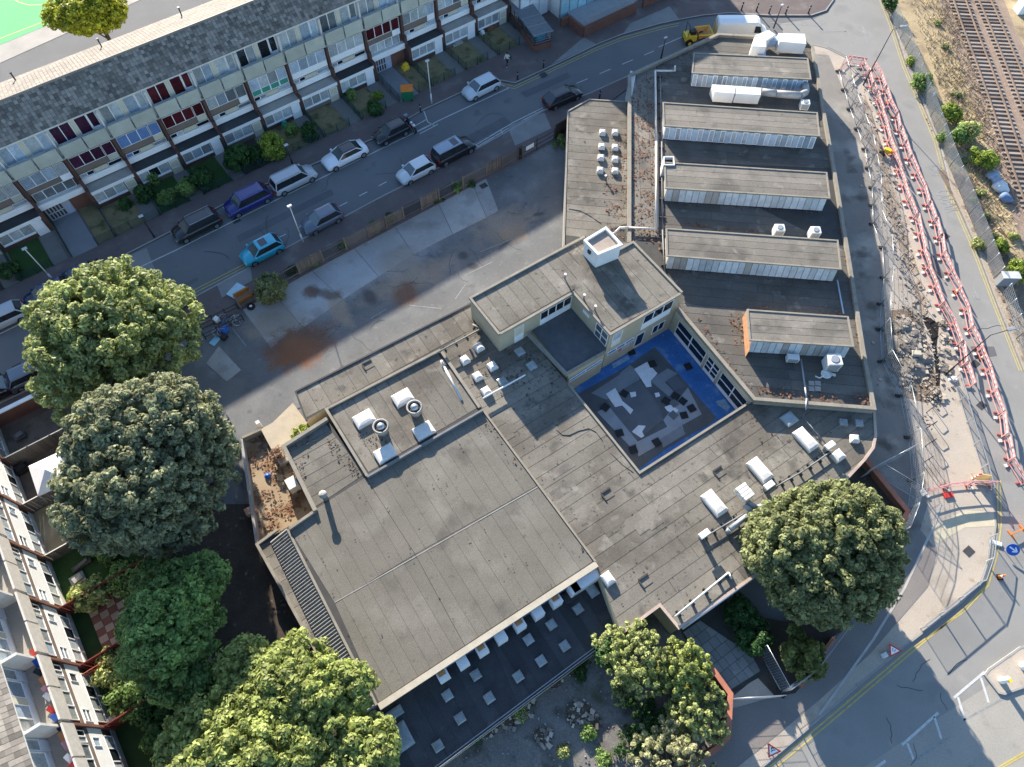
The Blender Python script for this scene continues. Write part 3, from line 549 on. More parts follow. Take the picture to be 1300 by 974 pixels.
# long wing with its saw-like ridges of rooflights
WG = [(800, 95), (912, 43), (965, 46), (1024, 51), (1032, 59), (1046, 141), (1059, 214), (1071, 286), (1083, 360), (1096, 443), (1110, 518), (958, 506), (861, 391), (797, 310)]
block(WG, ZW); 
W0 = [(801, 95), (911, 44), (1022, 52), (1031, 60), (1045, 141), (1058, 214)]; HA = math.radians(-4.3)
deck([(834, 82), (911, 45), (965, 48), (1022, 53), (1031, 62), (1057, 214), (846, 205), (836, 200)], ZW, HA, 0.95, felt_flat, maxlen=9)
deck([(836, 200), (846, 205), (1057, 214), (1070, 286), (1082, 360), (846, 340), (836, 300)], ZW, HA, 0.95, felt_flat, maxlen=9)
deck([(846, 340), (1082, 360), (1095, 443), (1108, 516), (958, 504), (866, 395)], ZW, HA, 0.95, felt_flat, maxlen=9)
deck([(801, 97), (833, 82), (834, 300), (800, 309)], ZW, math.radians(88), 1.0, felt_wing, maxlen=7)
parapet([(799, 311), (799.5, 95), (912, 43), (965, 46), (1024, 51)], ZW, 0.3, 0.34, coping); parapet([(1024, 51), (1032, 59), (1046, 141), (1059, 214), (1071, 286), (1083, 360), (1096, 443), (1110, 518), (958, 506), (861, 391)], ZW, 0.28, 0.3, coping)
mb = mbwall(MB(), [V(p.x, p.y, 0) + V(0.0, -0.05, 0) for p in SL([(958, 508), (1110, 520)], ZW)], 0.12, ZW - .5, ZW + .2); mb.build('fascia', mat('ribbed_fascia', (0.30, 0.29, 0.25), .9, .15, 3), school)
LW = [(721, 141), (748, 126), (798, 129), (798, 312), (742, 302), (716, 312)]
block(LW, ZL, conc); deck([(721, 142), (748, 127), (796, 130), (796, 308), (744, 302), (718, 311)], ZL, HA, 0.95, felt, maxlen=20); parapet([(716, 312), (721, 141), (748, 126), (796, 129)], ZL, 0.08, 0.14, coping)
mb = MB(); q = SL([(797, 129), (799, 97), (806, 100), (801, 129)], ZL); mb.prism(q, -.03, ZW + .1); mb.build('wing_wall', white_old, school)
def ridge(c4, zt, npane, framed=True, cap=None):
    """rooflight box: c4 = roof corners in the photo (back left, back right, front right, front left)"""
    pt = SL(c4, zt); mb = MB(); fl, fr = pt[3], pt[2]; d = (fr - fl).normalized(); n = V(d.y, -d.x, 0)
    body = [pt[0] + d * .15, pt[1] - d * .15, pt[2] - d * .15 - n * .1, pt[3] + d * .15 - n * .1]
    mb.prism(body, ZW - .05, zt - .12); o_ = mb.build('rooflight_ridge', white_old if framed else mat('render_grey', (0.38, 0.37, 0.33), .9, .15), school)
    mb = MB(); mb.prism(pt, zt - .12, zt); mb.build('roof_slab', bitumen, o_)
    wall_line(pt, 0.14, zt - .04, zt + .08, coping, 'rim', o_, closed=True)
    pi = inset(pt, .08); lo = V(-d.y, d.x, 0)
    nn = V(-d.y, d.x, 0); l0 = min(nn.dot(p) for p in pi); l1 = max(nn.dot(p) for p in pi)
    for k in range(4):
        a = clip(pi, nn, l0 + (l1 - l0) * (k + 1) / 4 - .015); a = clip(a, -nn, -(l0 + (l1 - l0) * k / 4 + .015))
        if len(a) > 2: mb = MB(); mb.prism(a, zt, zt + .014, bottom=False); mb.build('felt_strip', felt_wing, o_)
    L = (fr - fl).length - .3; z0, z1 = ZW + .12, zt - .16; tilt = 0.32
    a = fl + d * .15 - n * 0.1
    for i in range(npane):
        s0, s1 = L * i / npane, L * (i + 1) / npane; g = .05
        def pan(s0, s1, off, m_, nm, zz0=z0, zz1=z1, th=.05):
            mb = MB(); b0 = a + n * off; r = []
            for t, z in ((tilt, zz0), (0.02, zz1)):
                r.append([b0 + d * s0 + n * t, b0 + d * s1 + n * t, b0 + d * s1 + n * (t + th), b0 + d * s0 + n * (t + th)])
            lo_, hi_ = r
            mb.hexa([(p.x, p.y, zz0) for p in (lo_[3], lo_[2], lo_[1], lo_[0])] + [(p.x, p.y, zz1) for p in (hi_[3], hi_[2], hi_[1], hi_[0])]); return mb.build(nm, m_, o_)
        if framed: 
            pan(s0, s1, -.02, grey_m if i % 2 else white, 'glazing_bar')
            if i % 2 == 0: pan(s0 + .10, s1 - .10, .035, skyblue, 'pane', z0 + .1, z1 - .1)
            else: pan(s0 + .02, s1 - .02, .03, skyblue, 'pane')
        else: pan(s0 + .02, s1 - .02, .0, (milky if (i not in (cap or ())) else conc), 'pane' if i not in (cap or ()) else 'panel')
    return o_
skyblue = mat('pale_blue_glass', (0.33, 0.39, 0.43), 0.15, 0.2, 2, spec=0.6, rnd=0.3)
ZR = ZW + 1.45
ridge([(881, 68), (1025, 75), (1029, 101), (879, 93)], ZR, 23)
ridge([(842, 131), (1037, 144), (1040, 173), (843, 160)], ZR, 27)
ridge([(844, 207), (1049, 220), (1053, 252), (845, 239)], ZR, 24, False, (1, 6, 7))
ridge([(846, 291), (1063, 306), (1067, 342), (847, 325)], ZR, 26, False, (1, 2, 12))
ridge([(949, 394), (1076, 403), (1083, 440), (952, 432)], ZR, 15, False, (5, 8, 10))
mb = MB(); q = SL([(946, 397), (949, 394), (952, 434), (950, 447)], ZW + .8); mb.prism(q, ZW, ZW + 1.1); mb.build('ridge_end_board', mat('orange_stain', (0.38, 0.20, 0.10), .85, .25, 2), school)
# the courtyard wall with its long windows
for k, (t0, t1, cols) in enumerate(((0.06, 0.44, 2), (0.47, 0.62, 2), (0.65, 0.97, 2))):
    o, d, L = span((861, 391), (958, 506), ZW); dn = d.normalized()
    win(school, o + dn * (L * t0), d, L * (t1 - t0), 0.5, 1.85, cols, 2 if k != 1 else 3, bar=.1)
    panel(school, o + dn * (L * t0), d, L * (t1 - t0), 0.15, .35, white)
panel(school, S(861, 391, ZW), S(958, 506, ZW) - S(861, 391, ZW), 9.9, 2.4, .9, mat('cream_fascia', (0.47, 0.44, 0.33), .85, .1), .1, 'fascia')
# rooflight domes
def domes(pts, z, w_, l_, ang, m=dome, h=0.22, kerb=0.18, km=None):
    for p in pts:
        c = S(*p, z + .2); d = V(math.cos(ang), math.sin(ang), 0); mb = MB(); mb.obox((c.x, c.y, z - .01), d, l_, w_, kerb); k = mb.build('skylight', km or (white_old if m is dome else grey_m), school)
        mb = MB(); n = V(-d.y, d.x, 0); lev = [(1.03, 0), (0.98, .45), (.8, .8), (.45, 1.0)]; base = len(mb.v)
        rings = [[c + d * (sx * l_ / 2 * a) + n * (sy * w_ / 2 * a) + V(0, 0, z + kerb - c.z + .005 + h * b) for sx, sy in ((-1, -1), (1, -1), (1, 1), (-1, 1))] for a, b in lev]
        for r0, r1 in zip(rings, rings[1:]):
            for i in range(4): mb.poly([r0[i], r0[(i + 1) % 4], r1[(i + 1) % 4], r1[i]], smooth=True)
        mb.poly(rings[-1], smooth=True); mb.build('dome', m, k)
domes([(765, 168), (781, 168), (764, 186), (781, 187), (763, 200), (781, 202), (762, 216), (781, 217)], ZL, .62, .62, HA)
domes([(608, 441), (590, 457), (625, 465), (606, 478), (617, 497)], ZL, .72, .72, U)
domes([(638, 484), (660, 446), (675, 464)], ZL, .72, .72, U, skyglass, .08)
domes([(462, 532), (511, 505)], ZH, 1.15, 1.5, U); domes([(538, 547), (489, 576)], ZH, 1.15, 1.5, U)
domes([(907, 639), (965, 597), (1023, 558)], ZL, 1.05, 1.9, U - math.pi / 2); domes([(1064, 579)], ZL, .8, .95, U); domes([(1085, 557)], ZL, .62, .65, HA); domes([(772, 735)], ZL, .72, .9, U - math.pi / 2)
domes([(1002, 532)], ZL, 1.0, 1.1, U, skyglass, .16); domes([(1071, 536), (1091, 537)], ZL, .58, .6, HA, skyglass, .14)
dk = [(700, 793), (671, 812), (717, 820), (687, 839), (658, 859), (604, 857), (621, 886), (568, 883), (584, 912), (556, 947), (734, 773)]
domes(dk, ZD, .64, .64, U, skyglass, .16); domes([(751, 748)], ZD, .7, 1.1, U - math.pi / 2, skyglass, .1); domes([(723, 756)], ZD, .7, .8, U, felt_dark, .05)
domes([(510, 935)], ZD, 1.1, 1.6, U - math.pi / 2, skyglass, .2); domes([(500, 906)], ZD, .6, 1.2, U, skyglass, .08)

for k in range(14):                                                  # patched repairs in the felt
    px, py = RND.choice([(700, 600), (740, 690), (840, 680), (870, 620), (655, 545), (780, 650), (730, 630)]); px += RND.uniform(-24, 24); py += RND.uniform(-20, 20)
    c_ = S(px, py, ZL); mb = MB(); mb.obox((c_.x, c_.y, ZL), (math.cos(U), math.sin(U), 0), RND.uniform(.7, 2.2), RND.uniform(.5, 1.0), .0175 + .0011 * k); mb.build('felt_patch', RND.choice((felt, felt, felt, felt_wing)), school)
# ------------------------------------------------------------------ terraces of maisonettes
class Frame:
    def __init__(s, o, ang): s.o = V(o[0], o[1], 0); s.a = ang; s.u = V(math.cos(ang), math.sin(ang), 0); s.n = V(-math.sin(ang), math.cos(ang), 0)   # n points into the building
    def __call__(s, x, y, z=0.0): p = s.o + s.u * x + s.n * y; return V(p.x, p.y, z)
def fbox(mb, F, x0, x1, y0, y1, z0, z1, m=0):
    c = [F(x0, y0), F(x1, y0), F(x1, y1), F(x0, y1)]
    mb.hexa([(p.x, p.y, z0) for p in c] + [(p.x, p.y, z1) for p in c], m)
def part(F, name, m, par, *boxes):
    mb = MB()
    for b in boxes: fbox(mb, F, *b)
    return mb.build(name, m, par)
def tiles(F, par, x0, x1, ya, za, yb, zb, m, tw=0.33, te=0.30):
    L = math.hypot(yb - ya, zb - za); ny = int(L / te); nx = int((x1 - x0) / tw); vs = []; fs = []
    e = ((yb - ya) / L, (zb - za) / L); nrm = (-e[1], e[0]) if e[0] > 0 else (e[1], -e[0])
    if nrm[1] < 0: nrm = (-nrm[0], -nrm[1])
    for j in range(ny):
        s0, s1 = j * L / ny, (j + 1) * L / ny + 0.02
        for i in range(nx):
            a, b = x0 + i * (x1 - x0) / nx + .012, x0 + (i + 1) * (x1 - x0) / nx - .012; lift = .055 + .012 * RND.random(); k = len(vs)
            for x, s, h in ((a, s0, lift), (b, s0, lift), (b, s1, .018), (a, s1, .018), (a, s0, 0), (b, s0, 0)):
                p = F(x, ya + e[0] * s + nrm[0] * h, za + e[1] * s + nrm[1] * h); vs.append(p)
            fs += [(k, k + 1, k + 2, k + 3), (k + 4, k + 5, k + 1, k), (k + 4, k, k + 3), (k + 1, k + 5, k + 2)]
    mb = MB(); mb.faces(vs, fs); o = mb.build('roof_tiles', m, par, kind='stuff'); return o
BAY = 4.46
def terrace(label, F, bays, styles, ridge_y=3.85, ridge_z=10.75, far_y=10.2, recess=1.2, group=None, flat=False):
    T = thing('terraced_flats', label, 'apartment block', F(bays * BAY / 2, 5), group)
    X = bays * BAY; ru = recess; bd = 1.2 if flat else .6; rt = ru + bd
    part(F, 'wall', brick_dark, T, (0, X, ru + .05, far_y - .2, -.05, 5.7)); part(F, 'upper_wall', render_w, T, (0, X, rt + .02, far_y - .2, 5.7, 8.35))
    # gable ends and roof bodies
    for gx in (0, X - .02):
        mb = MB(); pts = [(rt, 8.35), (far_y - .2, 8.1), (ridge_y, ridge_z - .15)]
        k = [F(gx, y, z) for y, z in pts] + [F(gx + .02, y, z) for y, z in pts]; mb.faces(k, [(0, 2, 1), (3, 4, 5), (0, 1, 4, 3), (1, 2, 5, 4), (2, 0, 3, 5)]); mb.build('gable', brick, T)
    mb = MB(); q = [F(-.2, rt - .25, 8.57), F(X + .2, rt - .25, 8.57), F(X + .2, ridge_y, ridge_z - .03), F(-.2, ridge_y, ridge_z - .03), F(X + .2, far_y + .1, 8.15), F(-.2, far_y + .1, 8.15)]
    mb.faces(q, [(0, 1, 2, 3), (3, 2, 4, 5)]); mb.build('roof', bitumen, T)
    tiles(F, T, -.2, X + .2, rt - .27, 8.58, ridge_y, ridge_z, tile_m); tiles(F, T, -.2, X + .2, far_y + .12, 8.17, ridge_y, ridge_z, tile_lit)
    part(F, 'soffit', white_old, T, (-.2, X + .2, rt - .24, rt, 8.38, 8.53)); part(F, 'balcony_slab', conc, T, (0, X, ru - .25, rt, 5.6, 5.76))
    mb = MB(); mb.tube(F(-.2, ridge_y, ridge_z + .02), F(X + .2, ridge_y, ridge_z + .02), .12, 6); mb.build('ridge_tile', tile_m, T)
    for i in range(1, int(X / 8)):
        c = F(i * 8.0 + 2, far_y - 1.1, 8.7); mb = MB(); mb.tube(c, c + V(0, 0, .75), .07, 6); mb.tube(c + V(0, 0, .75), c + V(0, 0, .85), .12, 6); mb.build('vent_pipe', steel_d, T)
    for i in range(bays + 1):
        x = i * BAY
        if flat: part(F, 'party_wall', brick, T, (x - .09, x + .09, ru - .16, ru + .06, -.05, 5.6))
        else: part(F, 'party_wall', brick_dark, T, (x - .16, x + .16, -.02, ru + .06, -.05, 2.35), (x - .14, x + .14, ru - .62, ru + .06, 2.35, 3.3), (x - .13, x + .13, ru - .26, ru + .06, 3.3, 5.6))
        part(F, 'balcony_screen', white_old, T, (x - .08, x + .08, ru + .1, rt + .02, 5.76, 8.36))
    for i in range(bays):
        st = styles(i); x = i * BAY; d = F.u
        part(F, 'balcony_panel', st.get('bal', conc_par), T, (x + .12, x + BAY / 2 - .06, ru - .32, ru - .2, 5.68, 6.98)); part(F, 'balcony_panel', st.get('bal', conc_par), T, (x + BAY / 2 + .06, x + BAY - .12, ru - .32, ru - .2, 5.68, 6.98))
        # top floor behind the balcony
        pm = st['c4']; sp = RND.choice((white, white, white_old))
        win(T, F(x + .25, rt), d, 1.75, 6.55, 1.75, 2, 1, pm=pm); panel(T, F(x + .25, rt), d, 3.2, 6.1, .43, RND.choice((white, blue_w, blue_w)), .07)
        panel(T, F(x + 2.05, rt), d, .38, 6.55, 1.75, cream_panel, .05); win(T, F(x + 2.45, rt), d, 1.05, 6.55, 1.75, 1, pm=pm)
        win(T, F(x + 3.6, rt), d, .68, 6.8, 1.5, 1, pm=pm); panel(T, F(x + 3.6, rt), d, .68, 5.8, .95, blue_w, .06, 'door_panel')
        if flat:
            win(T, F(x + .35, ru), d, 2.9, 4.2, 1.1, 3, pm=net); win(T, F(x + 3.35, ru), d, .8, 4.2, 1.1, 2, pm=[net, glass]); panel(T, F(x + .12, ru), d, 4.22, 5.3, .3, white, .05); panel(T, F(x + .12, ru), d, 4.22, 3.75, .36, brown_panel, .05, 'spandrel')
            panel(T, F(x + .12, ru), d, 4.22, 2.05, 1.68, white, .06, 'white_panel'); win(T, F(x + .3, ru - .05), d, .85, 2.7, .9, 1, 2, pm=net); win(T, F(x + 3.1, ru - .05), d, .6, 2.75, .85, 1, pm=net)
            win(T, F(x + .4, ru), d, 3.5, .75, 1.2, 4, pm=[net, net, glass, net]); panel(T, F(x + .12, ru), d, 4.22, .1, .6, white_old, .03); continue
        # second floor
        if st.get('wide'): 
            win(T, F(x + .2, ru), d, 4.0, 4.1, 1.3, 4, pm=pm if st.get('same') else st['c2']); panel(T, F(x + .2, ru), d, 4.0, 3.5, .6, st.get('sp', white), .07)
        else:
            win(T, F(x + .2, ru), d, 2.95, 4.15, 1.25, 3, pm=st['c2']); win(T, F(x + 3.22, ru), d, .95, 4.1, 1.3, 1, pm=st['c2']); panel(T, F(x + 3.22, ru), d, .95, 3.5, .6, RND.choice((white, cream_panel, conc_par)), .07)
            panel(T, F(x + .15, ru), d, 3.02, 3.5, .62, brown_panel, .04, 'spandrel')
        if st.get('green'):
            for k in range(4): panel(T, F(x + .27 + k * 1.0, ru), d, .86, 3.6, .5, greenp, .1)
        # first floor strip of small windows over a white panel
        if st.get('entry'):
            win(T, F(x + .3, ru), d, 3.7, 2.55, 1.0, 4, pm=net); panel(T, F(x + .1, ru - .4), d, 4.2, 1.9, .62, white, .1, 'canopy_panel')
            part(F, 'canopy', white_old, T, (x + .1, x + 4.36, ru - .4, ru + .06, 2.3, 2.5))
            g = part(F, 'entrance_grille', mat('grille_paint', (0.42, 0.43, 0.47), .6, .1), T, (x + .3, x + 2.6, ru - .1, ru + .04, 0, 1.9))
            for k in range(5):
                for (za, zb) in ((.25, .85), (1.0, 1.6)):
                    part(F, 'grille_opening', bitumen, g, (x + .45 + k * .3, x + .63 + k * .3, ru - .125, ru - .11, za, zb))
            part(F, 'door', mat('door_blue_grey', (0.42, 0.46, 0.56), .5, .1), g, (x + 1.95, x + 2.5, ru - .14, ru - .11, .02, 1.2))
            part(F, 'brick_bay', brick, T, (x + 2.62, x + 4.3, ru - .1, ru + .04, 0, 1.88)); continue
        panel(T, F(x + .15, ru), d, 4.15, 2.3, .62, white, .09, 'white_panel')
        win(T, F(x + .2, ru), d, 1.3, 2.98, .42, 2, pm=RND.choice(([glass, net], [net, glass], [st['c2'], glass]))); panel(T, F(x + 1.55, ru), d, 1.3, 2.98, .42, cream_panel, .04); win(T, F(x + 2.9, ru), d, 1.3, 2.98, .42, 1, pm=RND.choice((glass, net, st['c2'])))
        # ground floor, built out to the front
        part(F, 'ground_floor_wall', brown_panel if i % 2 else brick_dark, T, (x + .16, x + BAY - .16, .06, ru + .04, -.05, 2.0)); part(F, 'porch_roof', st.get('por', felt_dark), T, (x + .14, x + BAY - .14, -.02, ru + .04, 2.0, 2.16))
        panel(T, F(x + .16, .06), d, BAY - .32, 1.82, .33, white, .1, 'fascia')
        win(T, F(x + .22, .06), d, 2.9, .75, 1.05, 3, pm=RND.choice((net, net, net, [net, glass], [net, st['c2']])))
        panel(T, F(x + .2, .06), d, 2.95, .6, .15, white, .1, 'sill')
        dd = panel(T, F(x + 3.2, .06), d, .98, .05, 1.75, RND.choice((white, white, cream_panel)), .09, 'door'); win(dd, F(x + 3.27, .0), d, .84, .85, .85, 1, pm=net); 
    return T
blue_w = mat('pale_blue_panel', (0.66, 0.70, 0.74), .6, .08)
FA = Frame(S(69, 293), math.radians(38.27)); FA.o = FA.o - FA.u * BAY * 3
c2s = {0: net, 1: net, 2: net, 3: net, 4: purple, 5: blueg, 6: maroon, 7: net, 8: net, 9: net, 10: net, 11: maroon, 12: net, 13: net, 14: net}
c4s = {3: net, 4: [purple, purple, glass], 5: net, 6: maroon, 7: net, 8: [glass, net], 9: net, 10: net}
def stA(i):
    s = {'c2': c2s.get(i, net), 'c4': c4s.get(i, net), 'por': RND.choice((felt_dark, felt_dark, conc))}
    if i in (8, 9, 10): s['wide'] = True
    if i == 8: s['green'] = True
    if i in (3, 11): s['entry'] = True
    return s
terrace('long terrace of maisonettes with a dark tiled roof above the street of parked cars', FA, 15, stA)
FB = Frame(S(41.5, 652), math.radians(126.0)); FB.o = FB.o - FB.u * BAY * 6
def stB(i):
    return {'c2': net, 'c4': net, 'bal': mat('ribbed_concrete', (0.52, 0.49, 0.43), .85, .15, 3), 'por': white_old, 'wide': True, 'sp': brown_panel}
terrace('white-panelled terrace of maisonettes with tiled roof at the lower left corner', FB, 8, stB, flat=True, recess=0.0, ridge_y=4.1, far_y=9.6)
# corner building over the road, its brick forecourt wall, railing and glass front
cb = thing('glass_fronted_building', 'glass-fronted building with a brick plinth wall and railing beyond the far pavement', 'building', S(760, 10))
FC = Frame(S(722, 33), math.radians(27)); 
part(FC, 'plinth_wall', brick, cb, (-1, 0.0, 0, .3, 0, 1.1)); 
c0, c1, c2_, c3 = S(735, 47, 0), S(804, 14, 0), S(640 + 170, -6, 0), S(722, 30, 0)
def wl(a, b, w_, z0, z1, m, nm): return wall_line([S(*a), S(*b)], w_, z0, z1, m, nm, cb)
wl((740, 48), (806, 17), .3, 0, 1.3, brick, 'forecourt_wall'); wl((740, 48), (722, 33), .3, 0, 1.3, brick, 'forecourt_wall')
mb = MB(); pr = SL([(742, 46), (806, 16), (800, -4), (716, 22)], 0); mb.prism(pr, 0, .9); mb.build('forecourt', mat('forecourt_concrete', (0.30, 0.31, 0.32), .9, .1), cb)
for z in (1.55, 1.8, 2.05):
    mb = MB(); a, b = S(741, 46), S(806, 16); a.z = b.z = z; mb.bar(a, b, .05, .05); mb.build('railing_bar', steel, cb)
mb = MB()
for i in range(28):
    p = S(741, 46).lerp(S(806, 16), i / 27); mb.bar(V(p.x, p.y, .9), V(p.x, p.y, 2.1), .05, .05)
mb.build('railing_posts', grey_m, cb)
FD = Frame(S(713, 28), math.atan2(*(S(800, -12) - S(713, 28)).yx))
mb = MB(); fbox(mb, FD, 0, 12, .2, 14, 0, 11.5); fbox(mb, FD, -4.5, -.05, 2.5, 14, 0, 9); mb.build('wall', render_w, cb)
gf = part(FD, 'glass_front', grey_m, cb, (-.3, 12, .1, .25, 0, 3.6), (-4.5, -.3, 2.3, 2.45, 0, 3.6))
for i in range(9): part(FD, 'pane', mat('turquoise_glass', (0.30, 0.52, 0.58), .15, .15, spec=.6, rnd=.15), gf, (-.2 + i * 1.3, .95 + i * 1.3, .03, .09, .5, 3.4))
for i in range(3): part(FD, 'pane', mat('white_glazing', (0.62, 0.68, 0.70), .2, .1, rnd=.1), gf, (-4.4 + i * 1.35, -3.15 + i * 1.35, 2.2, 2.28, .2, 3.4))
wl((815, 11), (862, -12), .3, 0, 1.4, brick, 'forecourt_wall')
# tall neighbour beyond the top edge of the picture, whose shade falls on the street
ob = thing('brick_tower_block', 'brick block of flats standing beyond the far end of the street', 'apartment block', (6, 103, 0))
FE = Frame((-14, 96.5), math.radians(4)); part(FE, 'wall', brick, ob, (0, 28, 0, 12, 0, 12.4)); part(FE, 'roof', felt, ob, (-.2, 28.2, -.2, 12.2, 12.4, 12.6))
for i in range(8):
    for z in (1, 4, 7, 10): win(ob, FE(1 + i * 3.4, 0), FE.u, 1.8, z, 1.3, 2, pm=net)
# wire-roofed bin store on a brick plinth
bs = thing('bin_store', 'wire-mesh roofed bin store on a brick plinth beside the end flat', 'bin store', S(680, 35))
FS = Frame(S(679, 66.5), math.atan2(*(S(652, 13) - S(688, 62)).yx)); 
part(FS, 'plinth', brick, bs, (0, 6.6, -2.1, 0.15, 0, .75))
for x in np.linspace(.1, 6.5, 7):
    for y in (-2.0, .05): mb = MB(); fbox(mb, FS, x - .03, x + .03, y - .03, y + .03, .75, 2.0); mb.build('post', steel_d, bs)
mb = MB()
for z in (1.0, 1.3, 1.6): 
    for y in (-2.0, .05): mb.bar(FS(0, y, z), FS(6.6, y, z), .06, .05)
    mb.bar(FS(0.03, -2, z), FS(.03, .05, z), .06, .05)
mb.build('rails', steel, bs)
part(FS, 'roof', mat('polycarbonate', (0.14, 0.16, 0.18), .3, .2, 2), bs, (-.1, 6.7, -2.2, .25, 2.0, 2.06))
for i in range(5): part(FS, 'roof_bar', grey_m, bs, (i * 1.6, i * 1.6 + .06, -2.2, .25, 2.06, 2.1))
part(FS, 'bins', mat('blue_tarp', (0.05, .25, .36), .6, .2), bs, (.6, 1.7, -1.6, -.5, .75, 1.8))
# ------------------------------------------------------------------ foliage, trees, shrubs, gardens
RNG = np.random.default_rng(5)
def leafmat(name, col, rough=.55, spec=.3, isl=.5, var=.42, trans=.42):
    return mat(name, col, rough, var, .55, 3, .25, 0, isl=isl, spec=spec, trans=trans)
L_lime = leafmat('lime_leaves', (0.30, 0.345, 0.10)); L_dark = leafmat('grey_green_leaves', (0.26, 0.275, 0.155), .62, .2, .5); L_mid = leafmat('mid_green_leaves', (0.20, 0.30, 0.085))
L_maple = leafmat('maple_leaves', (0.32, 0.36, 0.13)); L_yel = leafmat('yellow_green_leaves', (0.35, 0.385, 0.14), isl=.6); L_deep = leafmat('deep_green_leaves', (0.05, 0.115, 0.03)); L_olive = leafmat('olive_leaves', (0.24, 0.262, 0.115), .58, .22)
L_bright = leafmat('bright_green_leaves', (0.26, 0.33, 0.05))
bark = mat('bark', (0.10, 0.08, 0.06), .95, .25, 2, 12, .3, .5)
def leaves(name, cen, rad, per, size, m, parent, up=.35, squash=.85):
    cen = np.array(cen, float); rad = np.array(rad, float); n = len(cen) * per
    c = np.repeat(cen, per, 0); r = np.repeat(rad, per)
    d = RNG.normal(size=(n, 3)); d[:, 2] += up; d /= np.linalg.norm(d, axis=1)[:, None]
    p = c + d * (r * RNG.uniform(.72, 1.1, n))[:, None] * np.array([1, 1, squash])
    nn = d + RNG.normal(size=(n, 3)) * .36 + np.array([0, 0, .2]); nn /= np.linalg.norm(nn, axis=1)[:, None]
    t = np.cross(nn, RNG.normal(size=(n, 3))); t /= np.linalg.norm(t, axis=1)[:, None]; b = np.cross(nn, t)
    s = (size * RNG.uniform(.65, 1.35, n))[:, None]
    v = np.stack([p - t * s, p - b * s * .55 + nn * s * .12, p + t * s, p + b * s * .55 + nn * s * .12], 1).reshape(-1, 3)
    o0 = V(float(cen[:, 0].mean()), float(cen[:, 1].mean()), float(v[:, 2].min()))
    v = v - np.array(o0)
    me = bpy.data.meshes.new(name); me.vertices.add(4 * n); me.vertices.foreach_set('co', v.astype(np.float32).ravel())
    me.loops.add(4 * n); me.loops.foreach_set('vertex_index', np.arange(4 * n, dtype=np.int32)); me.polygons.add(n); me.polygons.foreach_set('loop_start', np.arange(0, 4 * n, 4, dtype=np.int32))
    me.materials.append(m); me.update(calc_edges=True); o = bpy.data.objects.new(name, me); COL.objects.link(o); place(o, o0, parent); return o
def crown_clumps(c, rx, ry, rz, n, cr, lump=.22, low=-.35, inner=.25, seed=0, gaps=.12, lobes=0):
    rg = np.random.default_rng(seed)
    if lobes:                                                        # boughs: separate leafy masses with dark clefts between
        out = []; rr = []; ph = rg.uniform(0, 6.28)
        L = [(0, 0, .35, .62)]
        for i in range(lobes):
            t = (i + .5) / lobes; z = .75 - 1.25 * t; q = math.sqrt(max(.05, 1 - z * z)); th = ph + i * 2.4; f = rg.uniform(.52, .70); L.append((math.cos(th) * q * f, math.sin(th) * q * f, z * f, rg.uniform(.30, .46)))
        per_l = max(6, n // len(L))
        for (a, b_, z, s) in L:
            k = int(per_l * (s / .42) ** 2)
            for _ in range(k):
                dd = rg.normal(size=3); dd /= np.linalg.norm(dd)
                if dd[2] < -.55: dd[2] = -dd[2]
                f = s * (rg.uniform(.84, 1.13) if rg.random() > .2 else rg.uniform(.5, .85)); out.append((c[0] + (a + dd[0] * f) * rx, c[1] + (b_ + dd[1] * f) * ry, c[2] + (z + dd[2] * f * .9) * rz)); rr.append(cr * rg.uniform(.6, 1.35))
        return out, rr
    lob = rg.normal(size=(9, 3)); lob /= np.linalg.norm(lob, axis=1)[:, None]; amp = rg.uniform(.3, 1, 9)
    out = []; rr = []
    while len(out) < n:
        d = rg.normal(size=3); d /= np.linalg.norm(d)
        if d[2] < low: continue
        q = (np.maximum(0, lob @ d) ** 6 * amp).max()
        if q < gaps and rg.random() < .6: continue
        k = 1 - lump + lump * 1.25 * q; k *= rg.uniform(.82, 1.1) if rg.random() > inner else rg.uniform(.5, .88)
        out.append((c[0] + d[0] * rx * k, c[1] + d[1] * ry * k, c[2] + d[2] * rz * k)); rr.append(cr * rg.uniform(.65, 1.35))
    return out, rr
def tree(label, c, rx, ry, rz, n, cr, per, size, m, seed, cat='tree', lump=.22, base=None, group=None, extra=(), name='tree', low=-.35, gaps=.12, lobes=0):
    if rx > 1.9: n = int(n * 2.5); cr *= .58; per = int(per * .44); size *= 1.08; extra = [(a_, b_, int(c_ * 2.3)) for a_, b_, c_ in extra]
    c = V(*c); b = V(*base) if base is not None else V(c.x, c.y, 0.0)
    t = thing(name, label, cat, b, group); cl, rr = crown_clumps(c, rx, ry, rz, n, cr, lump, seed=seed, low=low, gaps=gaps, lobes=lobes)
    for (ec, er, en) in extra:
        a, q = crown_clumps(ec, er, er, er * .8, en, cr, .2, seed=seed + 9); cl += a; rr += q
    leaves('crown', cl, rr, per, size, m, t)
    mb = MB(); r0 = max(.06, rx * .06); top = V(c.x, c.y, c.z - rz * .15); mb.tube(b + V(0, 0, -.05), b.lerp(top, .5), r0, 10, r0 * .75); mb.tube(b.lerp(top, .5), top, r0 * .75, 8, r0 * .4); mb.build('trunk', bark, t)
    rg = random.Random(seed); 
    for k in range(6 if rx > 2 else 3):
        q = cl[rg.randrange(len(cl))]; st = b.lerp(top, rg.uniform(.45, .9)); mid = st.lerp(V(*q), .5) + V(0, 0, rz * .1); mb = MB(); mb.tube(st, mid, r0 * .35, 6, r0 * .22); mb.tube(mid, V(*q), r0 * .22, 6, r0 * .08); mb.build('limb', bark, t)
    return t
def PX(px, py, z): return S(px, py, z)
